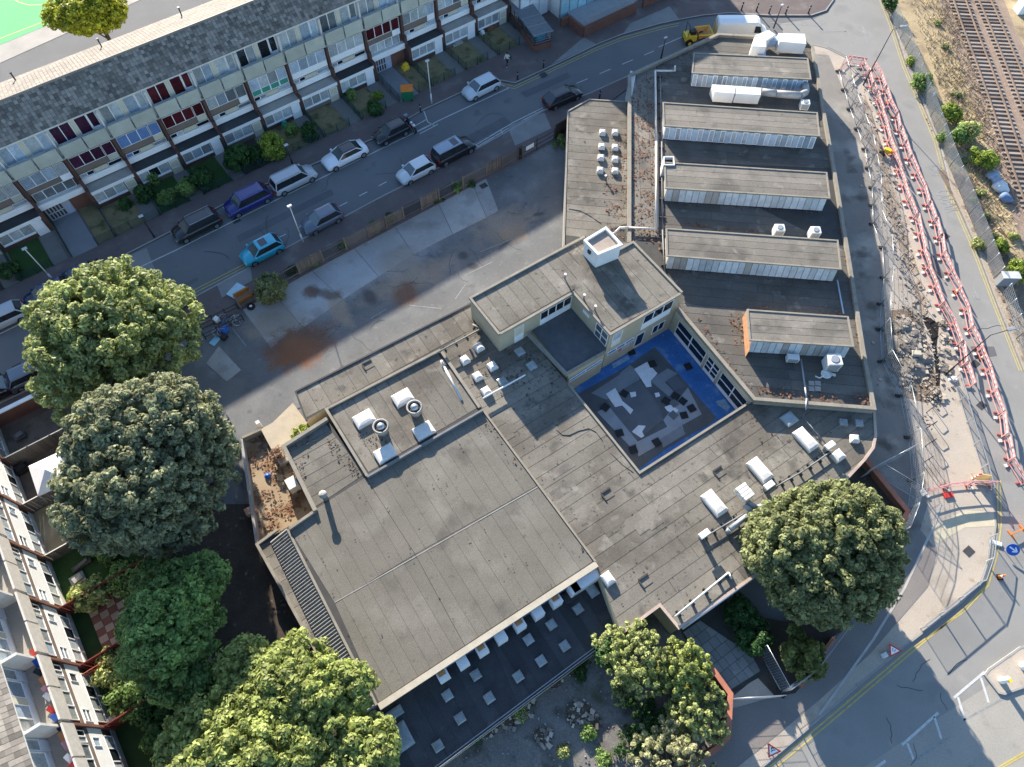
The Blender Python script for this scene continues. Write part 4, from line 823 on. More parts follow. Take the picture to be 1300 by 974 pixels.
tree('broad lime-green maple standing between the parked cars and the school yard', PX(147, 430, 5.6), 6.3, 6.3, 5.2, 640, .72, 170, .145, L_maple, 1, lobes=22, low=-.6)
tree('tallest and roundest tree, dark grey-green, beside the white gazebo', PX(199, 592, 7.2), 6.2, 6.2, 6.2, 820, .62, 170, .135, L_dark, 2, lump=.24, gaps=.2)
tree('mid-green tree with loose crown behind the red-tiled patio', PX(220, 795, 6.0), 3.1, 4.0, 3.6, 300, .62, 150, .13, L_mid, 3, lump=.5, lobes=10, extra=[(PX(185, 830, 5), 1.6, 60), (PX(255, 735, 6.5), 1.6, 60), (PX(240, 865, 5), 1.6, 60), (PX(195, 735, 5), 1.3, 40), (PX(175, 795, 5.5), 1.1, 30)])
tree('lime-green tree against the lower left corner of the hall roof', PX(368, 884, 5.6), 3.7, 3.2, 3.0, 280, .62, 160, .135, L_lime, 4, lump=.5, lobes=10, extra=[(PX(440, 880, 6), 1.7, 50), (PX(310, 850, 6), 1.8, 50)])
tree('wide lime-green tree at the bottom edge beside the dark lower roof', PX(330, 966, 6.2), 5.8, 3.6, 3.4, 380, .64, 160, .135, L_lime, 5, lump=.5, lobes=11, extra=[(PX(465, 955, 6), 2.0, 60), (PX(250, 940, 5.5), 2.2, 60)])
tree('dense olive-green tree with yellowing patches at the corner of the road', PX(1051, 705, 4.7), 5.35, 5.2, 4.6, 700, .58, 160, .13, L_olive, 6, lump=.2, low=-.75, base=PX(1035, 752, 0))
tree('bright lime tree behind the terrace by the sports pitch', PX(118, 12, 6), 4.6, 3.6, 3.0, 280, .65, 120, .16, leafmat('yellow_lime_leaves', (0.36, 0.38, 0.03)), 7, lump=.36, extra=[(PX(75, 25, 5), 1.6, 40)])  # leaf colour yellower than the other lime trees
# self-sown trees on the waste ground
for k, (px, py, z, rx, rz, n, m_, lb) in enumerate([
    (806, 835, 2.6, 2.7, 2.2, 150, L_yel, 'feathery yellow-green young tree in the corner below the low roof'),
    (862, 850, 2.3, 2.3, 2.0, 110, L_lime, 'green young tree against the red-capped wall of the waste ground'),
    (880, 905, 2.2, 2.2, 1.8, 110, L_yel, 'tall shrub in the bend of the red-capped wall'),
    (850, 968, 2.4, 2.8, 2.0, 120, leafmat('pale_willow_leaves', (0.36, 0.36, 0.19), isl=.5), 'pale willowy shrub at the bottom edge by the red-capped wall'),
    (770, 833, 1.2, .85, .9, 24, L_deep, 'small dark green bush at the foot of the dark roof'),
    (1017, 831, 1.5, 1.6, 1.4, 60, leafmat('spiky_leaves', (0.17, 0.19, 0.055), isl=.5), 'spiky yellow-green bush behind the mesh fence on the corner'),
    (955, 808, 1.0, 1.5, 1.0, 50, L_deep, 'dark green bramble beside the paved forecourt'), (940, 778, 1.0, 1.1, .9, 36, L_deep, 'dark green bramble under the white gutter'),
    (820, 918, .7, 1.6, .6, 40, L_deep, 'low dark green scrub on the waste ground')]):
    tree(lb, PX(px, py, z), rx, rx, rz, int(n * .85), .30, 90, .10 if k != 5 else .2, m_, 20 + k, cat='shrub' if k > 1 else 'tree', lump=.6, lobes=9, name='shrub' if k > 1 else 'young_tree', low=-.6)
# shrubs along the railway fence and on the bank
for k, (px, py, r, m_, lb) in enumerate([
    (1171, 104, 1.15, L_mid, 'dark green shrub through the chain-link fence, nearest the lamp post'), (1208, 143, 1.15, L_bright, 'light green shrub on the dry bank'), (1199, 176, .8, L_mid, 'green shrub on the road side of the chain-link fence'),
    (1216, 172, 1.2, L_mid, 'dark shrub behind the chain-link fence'), (1230, 165, 1.2, L_yel, 'sparse yellowish shrub on the dry bank'), (1250, 203, 1.3, L_bright, 'bright shrub beside the blue and white sacks'),
    (1157, 78, .5, L_bright, 'small weed at the foot of the chain-link fence'), (1292, 345, 1.1, L_bright, 'light green shrub by the grey cabinet'), (1243, 310, .5, L_yel, 'weed on the verge below the chain-link fence'), (1128, 6, 1.0, L_deep, 'dark green shrub at the top end of the chain-link fence'), (1272, 312, .6, L_bright, 'small weed on the rough bank')]):
    tree(lb, PX(px, py, r * .7), r, r, r * .8, int(26 * r * r) + 10, .32, 60, .12, m_, 50 + k, cat='shrub', lump=.4, name='shrub', low=-.6)
# gardens of the long terrace
garden_fence_m = mat('green_mesh', (0.02, 0.055, 0.045), .6, .1)
mbs = []
for i in range(0, 15):
    x = i * BAY
    if i in (3, 11):
        mb = MB(); pr = [FA(x + .3, 1.1), FA(x + 2.6, 1.1), FA(x + 2.6, -4.3), FA(x + .3, -4.3)]; mb.prism(pr, 0, .115); mb.build('path', mat('entrance_path', (0.21, 0.215, 0.22), .9, .12, .6), kind='structure'); gx0 = x + 2.8
        mb = MB(); pr = [FA(gx0, 1.1), FA(x + BAY - .1, 1.1), FA(x + BAY - .1, -4.1), FA(gx0, -4.1)]; mb.prism(pr, 0, .112); mb.build('lawn', lawn_dry, kind='structure'); continue
    m_ = lawn_dry if i in (4, 8, 9, 10, 12, 13, 14) else lawn_g if i in (5, 6, 2) else soil_d
    mb = MB(); mb.prism([FA(x + .1, 0), FA(x + 2.95, 0), FA(x + 2.95, -4.1), FA(x + .1, -4.1)], 0, .112); mb.build('lawn', m_, kind='structure')
    mb = MB(); mb.prism([FA(x + 3.0, 0), FA(x + BAY - .1, 0), FA(x + BAY - .1, -4.1), FA(x + 3.0, -4.1)], 0, .116); mb.build('path', mat('garden_path', (0.17, 0.165, 0.15), .92, .15, .8), kind='structure')
def meshfence(pts, h, label, group, z0=.1, m=garden_fence_m, step=.16):
    P_ = [V(p.x, p.y, z0) for p in pts]; T = thing('mesh_fence', label, 'fence', P_[0].lerp(P_[-1], .5), group); mb = MB(); g = MB()
    for p, q in zip(P_, P_[1:]):
        L = (q - p).length; k = max(1, round(L / 1.6))
        for j in range(k + 1): c = p.lerp(q, j / k); mb = MB(); mb.tube(c, c + V(0, 0, h), .035, 6); mb.build('post', m, T)
        nv = int(L / step)
        for j in range(nv): c = p.lerp(q, (j + .5) / nv); g.bar(c, c + V(0, 0, h - .02), .018, .018)
        for j in range(int(h / step)): z = V(0, 0, (j + 1) * step); g.bar(p + z, q + z, .018, .018)
    g.build('wire_mesh', m, T, kind='stuff'); return T
for i in range(0, 16):
    x = i * BAY; pp = [FA(x - .05 if i != 15 else x - .2, -.1), FA(x - .05 if i != 15 else x - .2, -4.15)]
    if i in (3, 11): pp = [FA(x + .25, 1.0), FA(x + .25, -4.15)]
    meshfence(pp, 1.0, 'green mesh fence running from the terrace to the pavement, %s from its left end' % ORD[i], 'mesh fences between the front gardens')
    if i < 15: 
        a = (x + 2.7 if i in (3, 11) else x + .1); meshfence([FA(a, -4.18), FA(x + (BAY - .1 if i in (3, 11, 4, 8) else 3.0), -4.18)], 1.0, 'green mesh fence along the pavement, in front of the %s bay from the left' % ORD[i], 'mesh fences along the pavement')
gs = [(345, 186, 1.5, L_bright, 'bright yellow-green conical shrub in a front garden'), (300, 203, 1.5, L_deep, 'dark shrub filling a front garden between two paths'), (322, 196, 1.0, L_deep, 'dark bush beside the bright conical shrub'), (255, 226, 1.35, L_deep, 'bushy front garden shrub above the blue car'), (236, 238, .9, L_mid, 'green hedge plant at the pavement end of a garden above the dark estate car'),
      (192, 226, .75, L_mid, 'slender conifer against a ground-floor window'), (182, 246, 1.0, L_deep, 'dark shrub at the foot of a party wall beside the slender conifer'), (476, 137, .8, L_deep, 'upright dark green shrub in the garden behind the black hatchback'), (393, 168, .9, L_deep, 'dark shrub next to a garden path above the white saloon'), (370, 166, .6, L_mid, 'small plant by a green garden chair'), (210, 252, .8, L_mid, 'leafy plant by the green mesh fence'), (445, 122, .5, L_mid, 'small hedge plant under a bay of windows'), (160, 258, .5, L_deep, 'small bush under a window left of the slender conifer'), (14, 345, .9, L_deep, 'shrub in the garden at the left edge'), (480, 122, .4, L_bright, 'flowerpot shrub on the paved garden')]
for k, (px, py, r, m_, lb) in enumerate(gs):
    tree(lb, PX(px, py, r * .8), r * .9, r * .9, r, int(30 * r * r) + 14, .32, 60, .11, m_, 80 + k, cat='shrub', lump=.35, name='garden_shrub', low=-.7)
tree('rounded grey-green shrub growing through the yard fence', PX(342, 366, .9), 1.45, 1.45, 1.1, 60, .35, 70, .11, L_olive, 99, cat='shrub', lump=.2, name='shrub', low=-.6)
for k, (px, py, r) in enumerate([(476, 288, .6), (497, 277, .7), (395, 335, .5), (371, 345, .6), (580, 237, .6), (557, 253, .4), (712, 180, .9), (598, 233, .4), (436, 312, .4)]):
    tree('weed clump at the foot of the yard fence, ' + ['seventh from the left', 'ninth from the left', 'third from the left', 'largest one near the shrub', 'rightmost by the road', 'tenth from the left, tiny', 'dark one below the low wing', 'small one before the gate', 'fifth from the left'][k], PX(px, py, r * .4), r, r, r * .6, 14, .25, 50, .09, L_deep if k % 2 else L_mid, 120 + k, cat='weeds', group='weed clumps along the yard fence', lump=.4, name='weed_clump', low=-.6)
# back gardens of the white terrace
for i in range(0, 8):
    a, b = i * BAY + .05, (i + 1) * BAY - .05
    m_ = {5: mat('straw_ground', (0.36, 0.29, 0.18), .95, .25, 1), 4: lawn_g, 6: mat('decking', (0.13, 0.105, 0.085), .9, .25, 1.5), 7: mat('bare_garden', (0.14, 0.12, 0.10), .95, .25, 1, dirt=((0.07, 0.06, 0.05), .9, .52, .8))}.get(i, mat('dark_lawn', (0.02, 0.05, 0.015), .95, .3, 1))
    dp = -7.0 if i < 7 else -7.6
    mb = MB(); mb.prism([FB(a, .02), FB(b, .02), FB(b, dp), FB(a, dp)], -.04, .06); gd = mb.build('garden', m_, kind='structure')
    if i == 3:
        for j in range(8):
            for k in range(9):
                mb = MB(); mb.prism([FB(a + .1 + j * .53, -1.1 - k * .6), FB(a + .1 + j * .53 + .5, -1.1 - k * .6), FB(a + .1 + j * .53 + .5, -1.67 - k * .6), FB(a + .1 + j * .53, -1.67 - k * .6)], .05, .085, bottom=False)
                mb.build('paving_tile', mat('red_tile', (0.20, 0.085, 0.065), .85, .12, 1, rnd=.15) if (j + k) % 2 else mat('pale_tile', (0.36, 0.27, 0.21), .85, .12, 1, rnd=.15), gd)
def panelfence(p, q, h, m, label, group=None, pw=1.83, name='timber_fence', cap=None):
    p = V(p.x, p.y, 0); q = V(q.x, q.y, 0); L = (q - p).length; k = max(1, round(L / pw)); T = thing(name, label, 'fence', p.lerp(q, .5), group); d = (q - p).normalized()
    for j in range(k + 1): mb = MB(); c = p.lerp(q, j / k); mb.obox(c, d, .1, .1, h + .08); mb.build('post', m, T)
    for j in range(k):
        a, b = p.lerp(q, j / k) + d * .06, p.lerp(q, (j + 1) / k) - d * .06; w_ = (b - a).length
        for s in range(6):
            c = a + d * (w_ * (s + .5) / 6); mb = MB(); mb.obox(c + V(0, 0, .06), d, w_ / 6 - .015, .03, h - .1 + .02 * RND.random()); mb.build('board', m, T)
        mb = MB(); mb.bar(a + V(0, 0, h), b + V(0, 0, h), .07, .04); mb.build('capping', cap or m, T)
    return T
red_f = mat('red_stained_timber', (0.15, 0.032, 0.022), .8, .2, 2, rnd=.15)
lb = {7: 'grey timber fence on the uphill side of the white gazebo', 6: 'grey timber fence on the downhill side of the white gazebo', 5: 'grey timber fence between the straw garden and the lawn', 4: 'dark red timber fence above the chequered patio', 3: 'dark red timber fence below the chequered patio', 2: 'dark red timber fence above the shaded lawn', 1: 'dark red timber fence below the shaded lawn'}
for i in range(1, 8): panelfence(FB(i * BAY, -.2), FB(i * BAY, -7.0), 1.75 if i != 5 else 1.3, red_f if i < 5 else timber, lb[i], cap=white_old if i in (7, 6, 5) else None)
panelfence(FB(0, -7.05), FB(7 * BAY - .2, -7.05), 1.6, timber, 'long timber fence along the far ends of the back gardens')
bw = thing('garden_wall', 'brick garden wall with white coping at the end of the white terrace', 'wall', FB(8 * BAY, -3)); mb = mbwall(MB(), [FB(8 * BAY - .2, -.1), FB(8 * BAY - .2, -7.7), FB(7 * BAY + .3, -7.7)], .25, 0, 1.6); mb.build('brickwork', brick, bw); mb = mbwall(MB(), [FB(8 * BAY - .2, -.1), FB(8 * BAY - .2, -7.7), FB(7 * BAY + .3, -7.7)], .36, 1.602, 1.7); mb.build('coping', white, bw)
gz = thing('gazebo', 'white square gazebo with a pitched fabric roof in a back garden', 'gazebo', S(62, 606)); c4 = SL([(36, 592), (81, 571), (89, 611), (48, 629)], 2.1); ap = S(57, 596, 2.95); mb = MB()
for a, b in zip(c4, c4[1:] + c4[:1]): mb.poly([a, b, ap]); mb.poly([a, a - V(0, 0, .18), b - V(0, 0, .18), b])
mb.build('canopy', mat('white_canvas', (0.74, 0.73, 0.72), .85, .05), gz)
for p in c4: mb = MB(); mb.tube(V(p.x, p.y, .05), p - V(0, 0, .02), .03, 6); mb.build('leg', steel, gz)
for k, (px, py, r, m_, lb_) in enumerate([(137, 702, .8, L_mid, 'white-flowering bush in the lawn garden'), (115, 757, 1.3, L_yel, 'variegated bush inside the dark red fence above the patio'), (100, 757, .6, L_bright, 'bright yellow-green plant by the house wall'), (155, 735, 1.3, L_mid, 'green shrub leaning over the fence at the end of the lawn garden'), (150, 850, 1.4, L_yel, 'sprawling yellow-green bush in the garden with the trellis'), (165, 885, 1.5, L_mid, 'tangle of green bushes in the garden with the trellis'), (190, 900, 1.3, L_deep, 'dark shrub at the end of the trellis garden'), (210, 935, 1.4, L_deep, 'dark shrub at the end of the shaded lawn'), (120, 690, .8, L_deep, 'dark climbing plant along the fence of the straw garden')]):
    tree(lb_, PX(px, py, r * .7), r, r, r * .8, int(26 * r * r) + 10, .34, 60, .12, m_, 150 + k, cat='shrub', lump=.35, name='garden_shrub', low=-.6)
for k, q in enumerate([(146, 846), (186, 838)]):
    tr = thing('trellis', ['red lattice trellis beside the yellow-green bush', 'red lattice trellis under the mid-green tree'][k], 'trellis', S(*q)); c = S(*q); mb = MB(); d = FB.n
    for j in range(5): mb.bar(c + d * (j * .35) + V(0, 0, .3), c + d * (j * .35) + V(0, 0, 1.9), .05, .04)
    for j in range(5): mb.bar(c + V(0, 0, .3 + j * .4), c + d * 1.4 + V(0, 0, .3 + j * .4), .04, .05)
    mb.build('lattice', mat('trellis_red', (0.42, 0.10, 0.05), .8, .1), tr)
for k, (px, py, r) in enumerate([(735, 850, .8), (700, 835, .5), (790, 880, 1.1), (800, 950, 1.2), (745, 930, .6), (660, 905, .5), (600, 935, .5), (765, 965, .7), (715, 955, .4)]):
    tree('weedy green growth on the waste ground, ' + ['beside the dark roof edge', 'small, by the roof edge', 'under the young trees', 'beside the pale willow', 'alone in the middle', 'on the dark heap', 'at the lower left by the roof', 'at the bottom edge', 'tiny, near the bottom edge'][k], PX(px, py, r * .3), r, r, r * .45, 26, .22, 40, .08, (L_deep, L_mid, L_yel)[k % 3], 400 + k, cat='weeds', group='weeds on the waste ground', lump=.5, name='weed_clump', low=-.4)
# leaf litter blown on to the roofs and the ground
def litter(polys, z, dens, size, m, parent=None, name='leaf_litter', lab=None):
    pts = []
    for pl_, k in polys:
        w_ = [(p.x, p.y) for p in SL(pl_, z)]; xs = [p[0] for p in w_]; ys = [p[1] for p in w_]; A = (max(xs) - min(xs)) * (max(ys) - min(ys)); n = int(A * dens * k); cc = np.array(w_).mean(0)
        q = np.stack([RNG.uniform(min(xs), max(xs), n), RNG.uniform(min(ys), max(ys), n)], 1); ins = np.zeros(n, bool)
        for a, b in zip(w_, w_[1:] + w_[:1]):
            cond = ((a[1] > q[:, 1]) != (b[1] > q[:, 1])) & (q[:, 0] < (b[0] - a[0]) * (q[:, 1] - a[1]) / (b[1] - a[1] + 1e-9) + a[0]); ins ^= cond
        f = np.sin(q[:, 0] * 2.1 + np.sin(q[:, 1] * 1.7) * 2) + np.sin(q[:, 1] * 2.6 + q[:, 0]) + RNG.normal(size=n) * .7
        pts.append(q[ins & (f > -.5)])
    q = np.concatenate(pts); n = len(q); vs = np.zeros((n, 4, 3)); a = RNG.uniform(0, 6.28, n); s = size * RNG.uniform(.5, 1.4, n); hz = z + RNG.uniform(.02, .10, n)
    for k, (da, f) in enumerate(((0, 1), (1.6, .6), (3.1, 1), (4.7, .6))): vs[:, k, 0] = q[:, 0] + np.cos(a + da) * s * f; vs[:, k, 1] = q[:, 1] + np.sin(a + da) * s * f; vs[:, k, 2] = hz + RNG.uniform(0, .04, n)
    mb = MB(); mb.faces([tuple(p) for p in vs.reshape(-1, 3)], [(4 * i, 4 * i + 1, 4 * i + 2, 4 * i + 3) for i in range(n)])
    o = mb.build(name, m, parent, kind='stuff'); 
    return o
litter([([(802, 125), (832, 125), (832, 308), (802, 306)], .8), ([(846, 289), (846, 260), (830, 300), (845, 345)], .5), ([(925, 400), (948, 394), (946, 436), (930, 440)], .8), ([(868, 398), (885, 400), (962, 500), (955, 502)], .55), ([(958, 490), (1070, 499), (1070, 513), (960, 503)], .8), ([(1082, 497), (1103, 499), (1106, 514), (1086, 512)], .9), ([(1078, 350), (1086, 405), (1082, 400), (1074, 350)], .8), ([(1083, 405), (1090, 403), (1095, 440), (1088, 438)], 1), ([(955, 387), (1070, 397), (1070, 402), (955, 393)], .9), ([(865, 282), (965, 292), (965, 299), (865, 289)], .8), ([(1066, 290), (1072, 290), (1080, 345), (1074, 345)], .9)], ZW, 26, .11, leaf_litter, school)
litter([([(775, 170), (797, 165), (797, 310), (775, 300), (765, 250)], .7)], ZL, 20, .11, leaf_litter, school)
litter([([(363, 572), (395, 550), (412, 538), (385, 590), (392, 625)], .7), ([(412, 550), (425, 560), (460, 600), (450, 605), (420, 575)], .8), ([(618, 530), (660, 590), (648, 588), (616, 540)], .6), ([(740, 690), (752, 708), (735, 700)], .5), ([(450, 545), (490, 550), (505, 580), (470, 575)], .6)], ZH, 22, .11, leaf_grey, school)
litter([([(590, 470), (620, 450), (650, 480), (640, 505), (600, 490)], .5), ([(650, 440), (690, 460), (730, 490), (690, 520), (640, 500)], .35), ([(940, 520), (960, 515), (985, 560), (965, 560)], .3), ([(940, 640), (985, 600), (985, 650), (950, 690)], .25)], ZL, 18, .11, leaf_grey, school)
litter([([(312, 562), (345, 548), (398, 642), (332, 684)], .9)], .37, 26, .12, leaf_litter, school)
litter([([(802, 100), (905, 50), (912, 60), (880, 75), (878, 100), (835, 110), (832, 125), (802, 125)], .6), ([(1074, 290), (1090, 400), (1084, 400)], .5), ([(848, 340), (1060, 356), (1060, 362), (848, 348)], .8), ([(846, 255), (1045, 268), (1045, 273), (846, 262)], .8)], ZW, 16, .11, leaf_grey, school)
sheet_l = litter([([(1150, 100), (1205, 215), (1262, 352), (1275, 400), (1242, 300), (1190, 180)], .5), ([(1262, 352), (1330, 440), (1340, 520), (1275, 400)], .8)], .1, 9, .14, leaf_litter)
litter([([(180, 660), (310, 600), (330, 690), (430, 860), (260, 860)], .3), ([(1000, 790), (1060, 640), (1092, 600), (1140, 650), (1100, 740)], .5), ([(1120, 470), (1140, 420), (1200, 500), (1170, 560)], .4)], .12, 7, .13, leaf_grey)
# dry grass tufts on the railway bank
mb = MB(); vs = []; fs = []
for k in range(9000):
    px, py = 1150 + 60 * RND.random() + 90 * RND.random(), 400 * RND.random() - 20
    lo = 1140 + (py / 352) * 122 + 14; hi = 1222 + py * .33 - 12
    if not (lo < px < hi): continue
    p = S(px, py, .02); a = RND.random() * 6.28; h = .15 + .3 * RND.random(); wd = .06; i = len(vs)
    vs += [p + V(math.cos(a) * wd, math.sin(a) * wd, 0), p - V(math.cos(a) * wd, math.sin(a) * wd, 0), p + V(RND.uniform(-.2, .2), RND.uniform(-.2, .2), h)]; fs.append((i, i + 1, i + 2))
mb.faces(vs, fs); mb.build('dry_grass', mat('straw_blades', (0.40, 0.315, 0.18), .95, .2, 1, isl=.4), kind='stuff')

for k, (px, py, r, m_) in enumerate([(1215, 120, .5, L_olive), (1236, 190, .45, L_yel), (1224, 205, .4, L_olive), (1200, 60, .35, L_olive), (1245, 245, .5, L_yel), (1252, 275, .4, L_olive), (1286, 300, .6, L_yel), (1262, 300, .35, L_olive), (1190, 30, .4, L_yel), (1236, 255, .35, L_mid)]):
    tree('scrubby weed on the railway bank, %s by height up the picture' % ['fifth', 'sixth', 'seventh', 'second', 'eighth', 'tenth', 'lowest', 'second lowest', 'topmost', 'ninth'][k], PX(px, py, r * .3), r, r * .8, r * .5, 18, .22, 40, .09, m_, 500 + k, cat='weeds', group='scrub on the railway bank', lump=.6, name='scrub_clump', low=-.4)
q = MB(); rr = random.Random(14)
for i in range(1700):
    t = rr.random(); px = 1100 + 88 * t + rr.gauss(0, 11); py = 110 + 400 * t + rr.gauss(0, 8)
    if i % 3 == 0: px, py = 1152 + rr.gauss(0, 20), 450 + rr.gauss(0, 36)
    c_ = S(px, py, .105); s = .04 + .20 * rr.random() ** 4; q.obox(c_, (rr.gauss(0, 1), rr.gauss(0, 1), 0), s, s * .7, s * .5)
q.build('debris', mat('broken_stone', (.33, .28, .22), .95, .25, 2, isl=.5), kind='stuff')
litter([([(560, 450), (790, 790), (840, 760), (812, 600), (722, 490), (640, 400)], .10), ([(812, 600), (948, 515), (1100, 530), (1080, 590), (960, 725), (860, 790)], .12)], ZL, 10, .07, leaf_grey, school)
litter([([(470, 605), (612, 522), (752, 712), (482, 890), (368, 672)], .06)], ZH, 10, .07, leaf_grey, school)
# ------------------------------------------------------------------ vehicles, people
car_glass = mat('car_glass', (0.02, 0.025, 0.03), .05, .02, spec=.8)
screen_glass = mat('windscreen_glass', (0.06, 0.085, 0.09), .05, .05, spec=.9)
rim_m = mat('alloy_rim', (0.42, 0.43, 0.44), .35, .05, metal=.8); lamp_m = mat('headlamp_lens', (0.65, 0.68, 0.70), .15, .05, spec=.8); tail_m = mat('tail_lamp', (0.35, 0.012, 0.012), .25, .05)
trim_m = mat('black_trim', (0.02, 0.02, 0.022), .6, .1); plate_m = mat('number_plate', (0.6, 0.58, 0.45), .5, .05)
def paint(n, c): 
    m = mat('paint_' + n, c, .28, .03, 1, 30, .02, spec=.6); m.node_tree.nodes["Principled BSDF"].inputs["Coat Weight"].default_value = .6; m.node_tree.nodes["Principled BSDF"].inputs["Coat Roughness"].default_value = .08; return m
def car(label, px, py, ang, col, L=4.1, W=1.74, H=1.46, hood=1.0, rear=.12, tail=.45, roofm=None, sunroof=False, rails=False, group='cars parked along the street', belt=.92, flip=False, wheel=.31):
    c = S(px, py, .45); T = thing('parked_car', label, 'car', (0, 0, 0), group); h = W / 2; X = L / 2
    st = [(-X, .70, .80), (-X + .10, belt - .04, .93), (-X + .5, belt, 1), (X - hood - .15, belt, 1), (X - hood, belt - .01, 1), (X - hood * .5, belt - .08, .98), (X - .22, belt - .18, .93), (X - .05, belt - .30, .84), (X, belt - .42, .76)]
    mb = MB(); k0 = 0; n = 11
    for (x, zt, f) in st:
        w_ = h * f; zb = .2 if -X + .05 < x < X - .06 else .28
        ring = [(-w_ * .9, zb), (-w_, zb + .12), (-w_ * 1.0, .55), (-w_ * .985, zt - .10), (-w_ * .90, zt), (0, zt + .035), (w_ * .90, zt), (w_ * .985, zt - .10), (w_, .55), (w_, zb + .12), (w_ * .9, zb)]
        mb.v += [(x, y, z) for y, z in ring]
    for a in range(len(st) - 1):
        for i in range(n):
            j = (i + 1) % n; mb.f.append((a * n + i, a * n + j, (a + 1) * n + j, (a + 1) * n + i)); mb.m.append(0); mb.sm.append(i < n - 1)
    mb.f.append(tuple(reversed(range(n)))); e = (len(st) - 1) * n; mb.f.append(tuple(e + i for i in range(n))); mb.m += [0, 0]; mb.sm += [False, False]
    mb.build('body', col, T)
    xf, xr = X - hood + .05, -X + rear; tf, tr = xf - (.72 if H < 1.6 else .6), xr + tail; wb, wt = h * .90, h * .70; zb, zt = belt - .02, H - .05
    B = [(xr, -wb, zb), (xf, -wb, zb), (xf, wb, zb), (xr, wb, zb)]; Tp = [(tr, -wt, zt), (tf, -wt, zt), (tf, wt, zt), (tr, wt, zt)]
    def quad(nm, m_, pts, off=0): q = MB(); q.poly(pts); return q.build(nm, m_, T)
    Bv = [V(*p) for p in B]; Tv = [V(*p) for p in Tp]
    quad('rear_window', car_glass, [Bv[0], Tv[0], Tv[3], Bv[3]]); quad('windscreen', screen_glass, [Bv[1], Bv[2], Tv[2], Tv[1]])
    for (a, b, c_, d) in ((Bv[0], Bv[1], Tv[1], Tv[0]), (Bv[2], Bv[3], Tv[3], Tv[2])):
        quad('side_window', car_glass, [a, a.lerp(b, .5), d.lerp(c_, .5), d]); quad('side_window', car_glass, [a.lerp(b, .5), b, c_, d.lerp(c_, .5)])
        q = MB(); q.bar(a.lerp(b, .5), d.lerp(c_, .5), .07, .03); q.build('door_pillar', trim_m, T)
    q = MB()
    for a, b in zip(Bv, Tv): q.bar(a, b, .09, .05)
    for a, b in ((Tv[0], Tv[1]), (Tv[3], Tv[2])): q.bar(a, b, .08, .05)
    q.build('pillars', col, T)
    q = MB(); lev = [(1.03, 0), (.98, .05), (.7, .075)]; cx_ = (tf + tr) / 2
    rings = [[V(cx_ + (p.x - cx_) * a, p.y * a, zt + b) for p in Tv] for a, b in lev]
    for r0, r1 in zip(rings, rings[1:]):
        for i in range(4): q.poly([r0[i], r0[(i + 1) % 4], r1[(i + 1) % 4], r1[i]], smooth=False)
    q.poly(rings[-1]); q.build('roof', roofm or col, T)
    if sunroof: q = MB(); q.box(tf - 1.0, tf - .3, -wt * .7, wt * .7, zt + .06, zt + .09); q.build('sunroof', car_glass, T)
    if rails:
        for s in (-1, 1): q = MB(); q.bar(V(tr, s * wt * .95, zt + .1), V(tf - .1, s * wt * .95, zt + .1), .04, .04); q.build('roof_rail', steel, T)
    for s in (-1, 1):
        q = MB(); q.box(X - .28, X - .01, s * h * .60 - .17, s * h * .60 + .17, belt - .47, belt - .345); q.build('headlight', lamp_m, T)
        q = MB(); q.box(-X - .01, -X + .16, s * h * .75 - .13, s * h * .75 + .13, belt - .3, belt - .06); q.build('tail_light', tail_m, T)
        q = MB(); q.box(xf - .25, xf - .08, s * (h + .1) - .09, s * (h + .1) + .09, belt, belt + .13); q.build('door_mirror', col if col != trim_m else trim_m, T)
        for x in (X - .78, -X + .75):
            q = MB(); q.tube(V(x, s * (h - .20), wheel), V(x, s * (h + .012), wheel), wheel + .02, 18); wh = q.build('wheel', black_r, T)
            q = MB(); q.tube(V(x, s * h, wheel), V(x, s * (h + .025), wheel), wheel * .66, 10); q.build('rim', rim_m, wh)
        q = MB(); q.box((-X if s < 0 else X - .03) - .0, (-X if s < 0 else X - .03) + .03, -.26, .26, .42, .53); q.build('number_plate', plate_m, T)
    put(T, (c.x, c.y, .005), ang); return T
RA = math.radians(38.5); BK = RA + math.pi
p_blk, p_blue, p_sil, p_wht, p_teal, p_grey, p_navy = paint('black', (.012, .012, .014)), paint('deep_blue', (.015, .02, .16)), paint('silver', (.42, .43, .44)), paint('white', (.75, .76, .77)), paint('turquoise', (.015, .36, .48)), paint('slate', (.10, .125, .16)), paint('navy', (.015, .03, .085))
car('black estate car with silver roof rails, left of the dark blue one', 250, 288, BK, p_blk, 4.6, 1.84, 1.55, rails=True, tail=.35)
car('dark blue sport utility car between a black estate and a silver people carrier', 315, 256, BK, p_blue, 4.6, 1.88, 1.6, tail=.5)
car('silver people carrier with its rear to the left', 373, 229, RA, p_sil, 4.6, 1.8, 1.62, hood=.95, tail=.25, rails=True)
car('white saloon car with a black glass roof', 438, 198, BK, p_wht, 4.75, 1.84, 1.42, hood=1.35, rear=.55, tail=.75, roofm=paint('gloss_black', (.015, .015, .017)))
car('black hatchback next to the parked motorcycle', 497, 169, BK, p_blk, 3.9, 1.7, 1.46)
car('pale silver hatchback at the kerb near the walking person', 611, 112, BK, paint('pale_silver', (.50, .55, .58)), 4.3, 1.78, 1.45, tail=.5)
car('turquoise hatchback with a sunroof', 333, 319, BK, p_teal, 4.0, 1.74, 1.48, sunroof=True)
car('slate grey hatchback by the white lamp post', 409, 280, BK, p_grey, 4.0, 1.74, 1.48, tail=.5)
car('silver-white hatchback behind a black sport utility car', 528, 218, BK, paint('light_silver', (.58, .60, .60)), 3.95, 1.7, 1.45)
car('black sport utility car with a silvery blue roof and dark sunroof', 576, 193, RA, p_blk, 4.6, 1.85, 1.72, roofm=paint('blue_silver', (.22, .28, .36)), sunroof=True, tail=.2, rails=True, belt=1.02, wheel=.36)
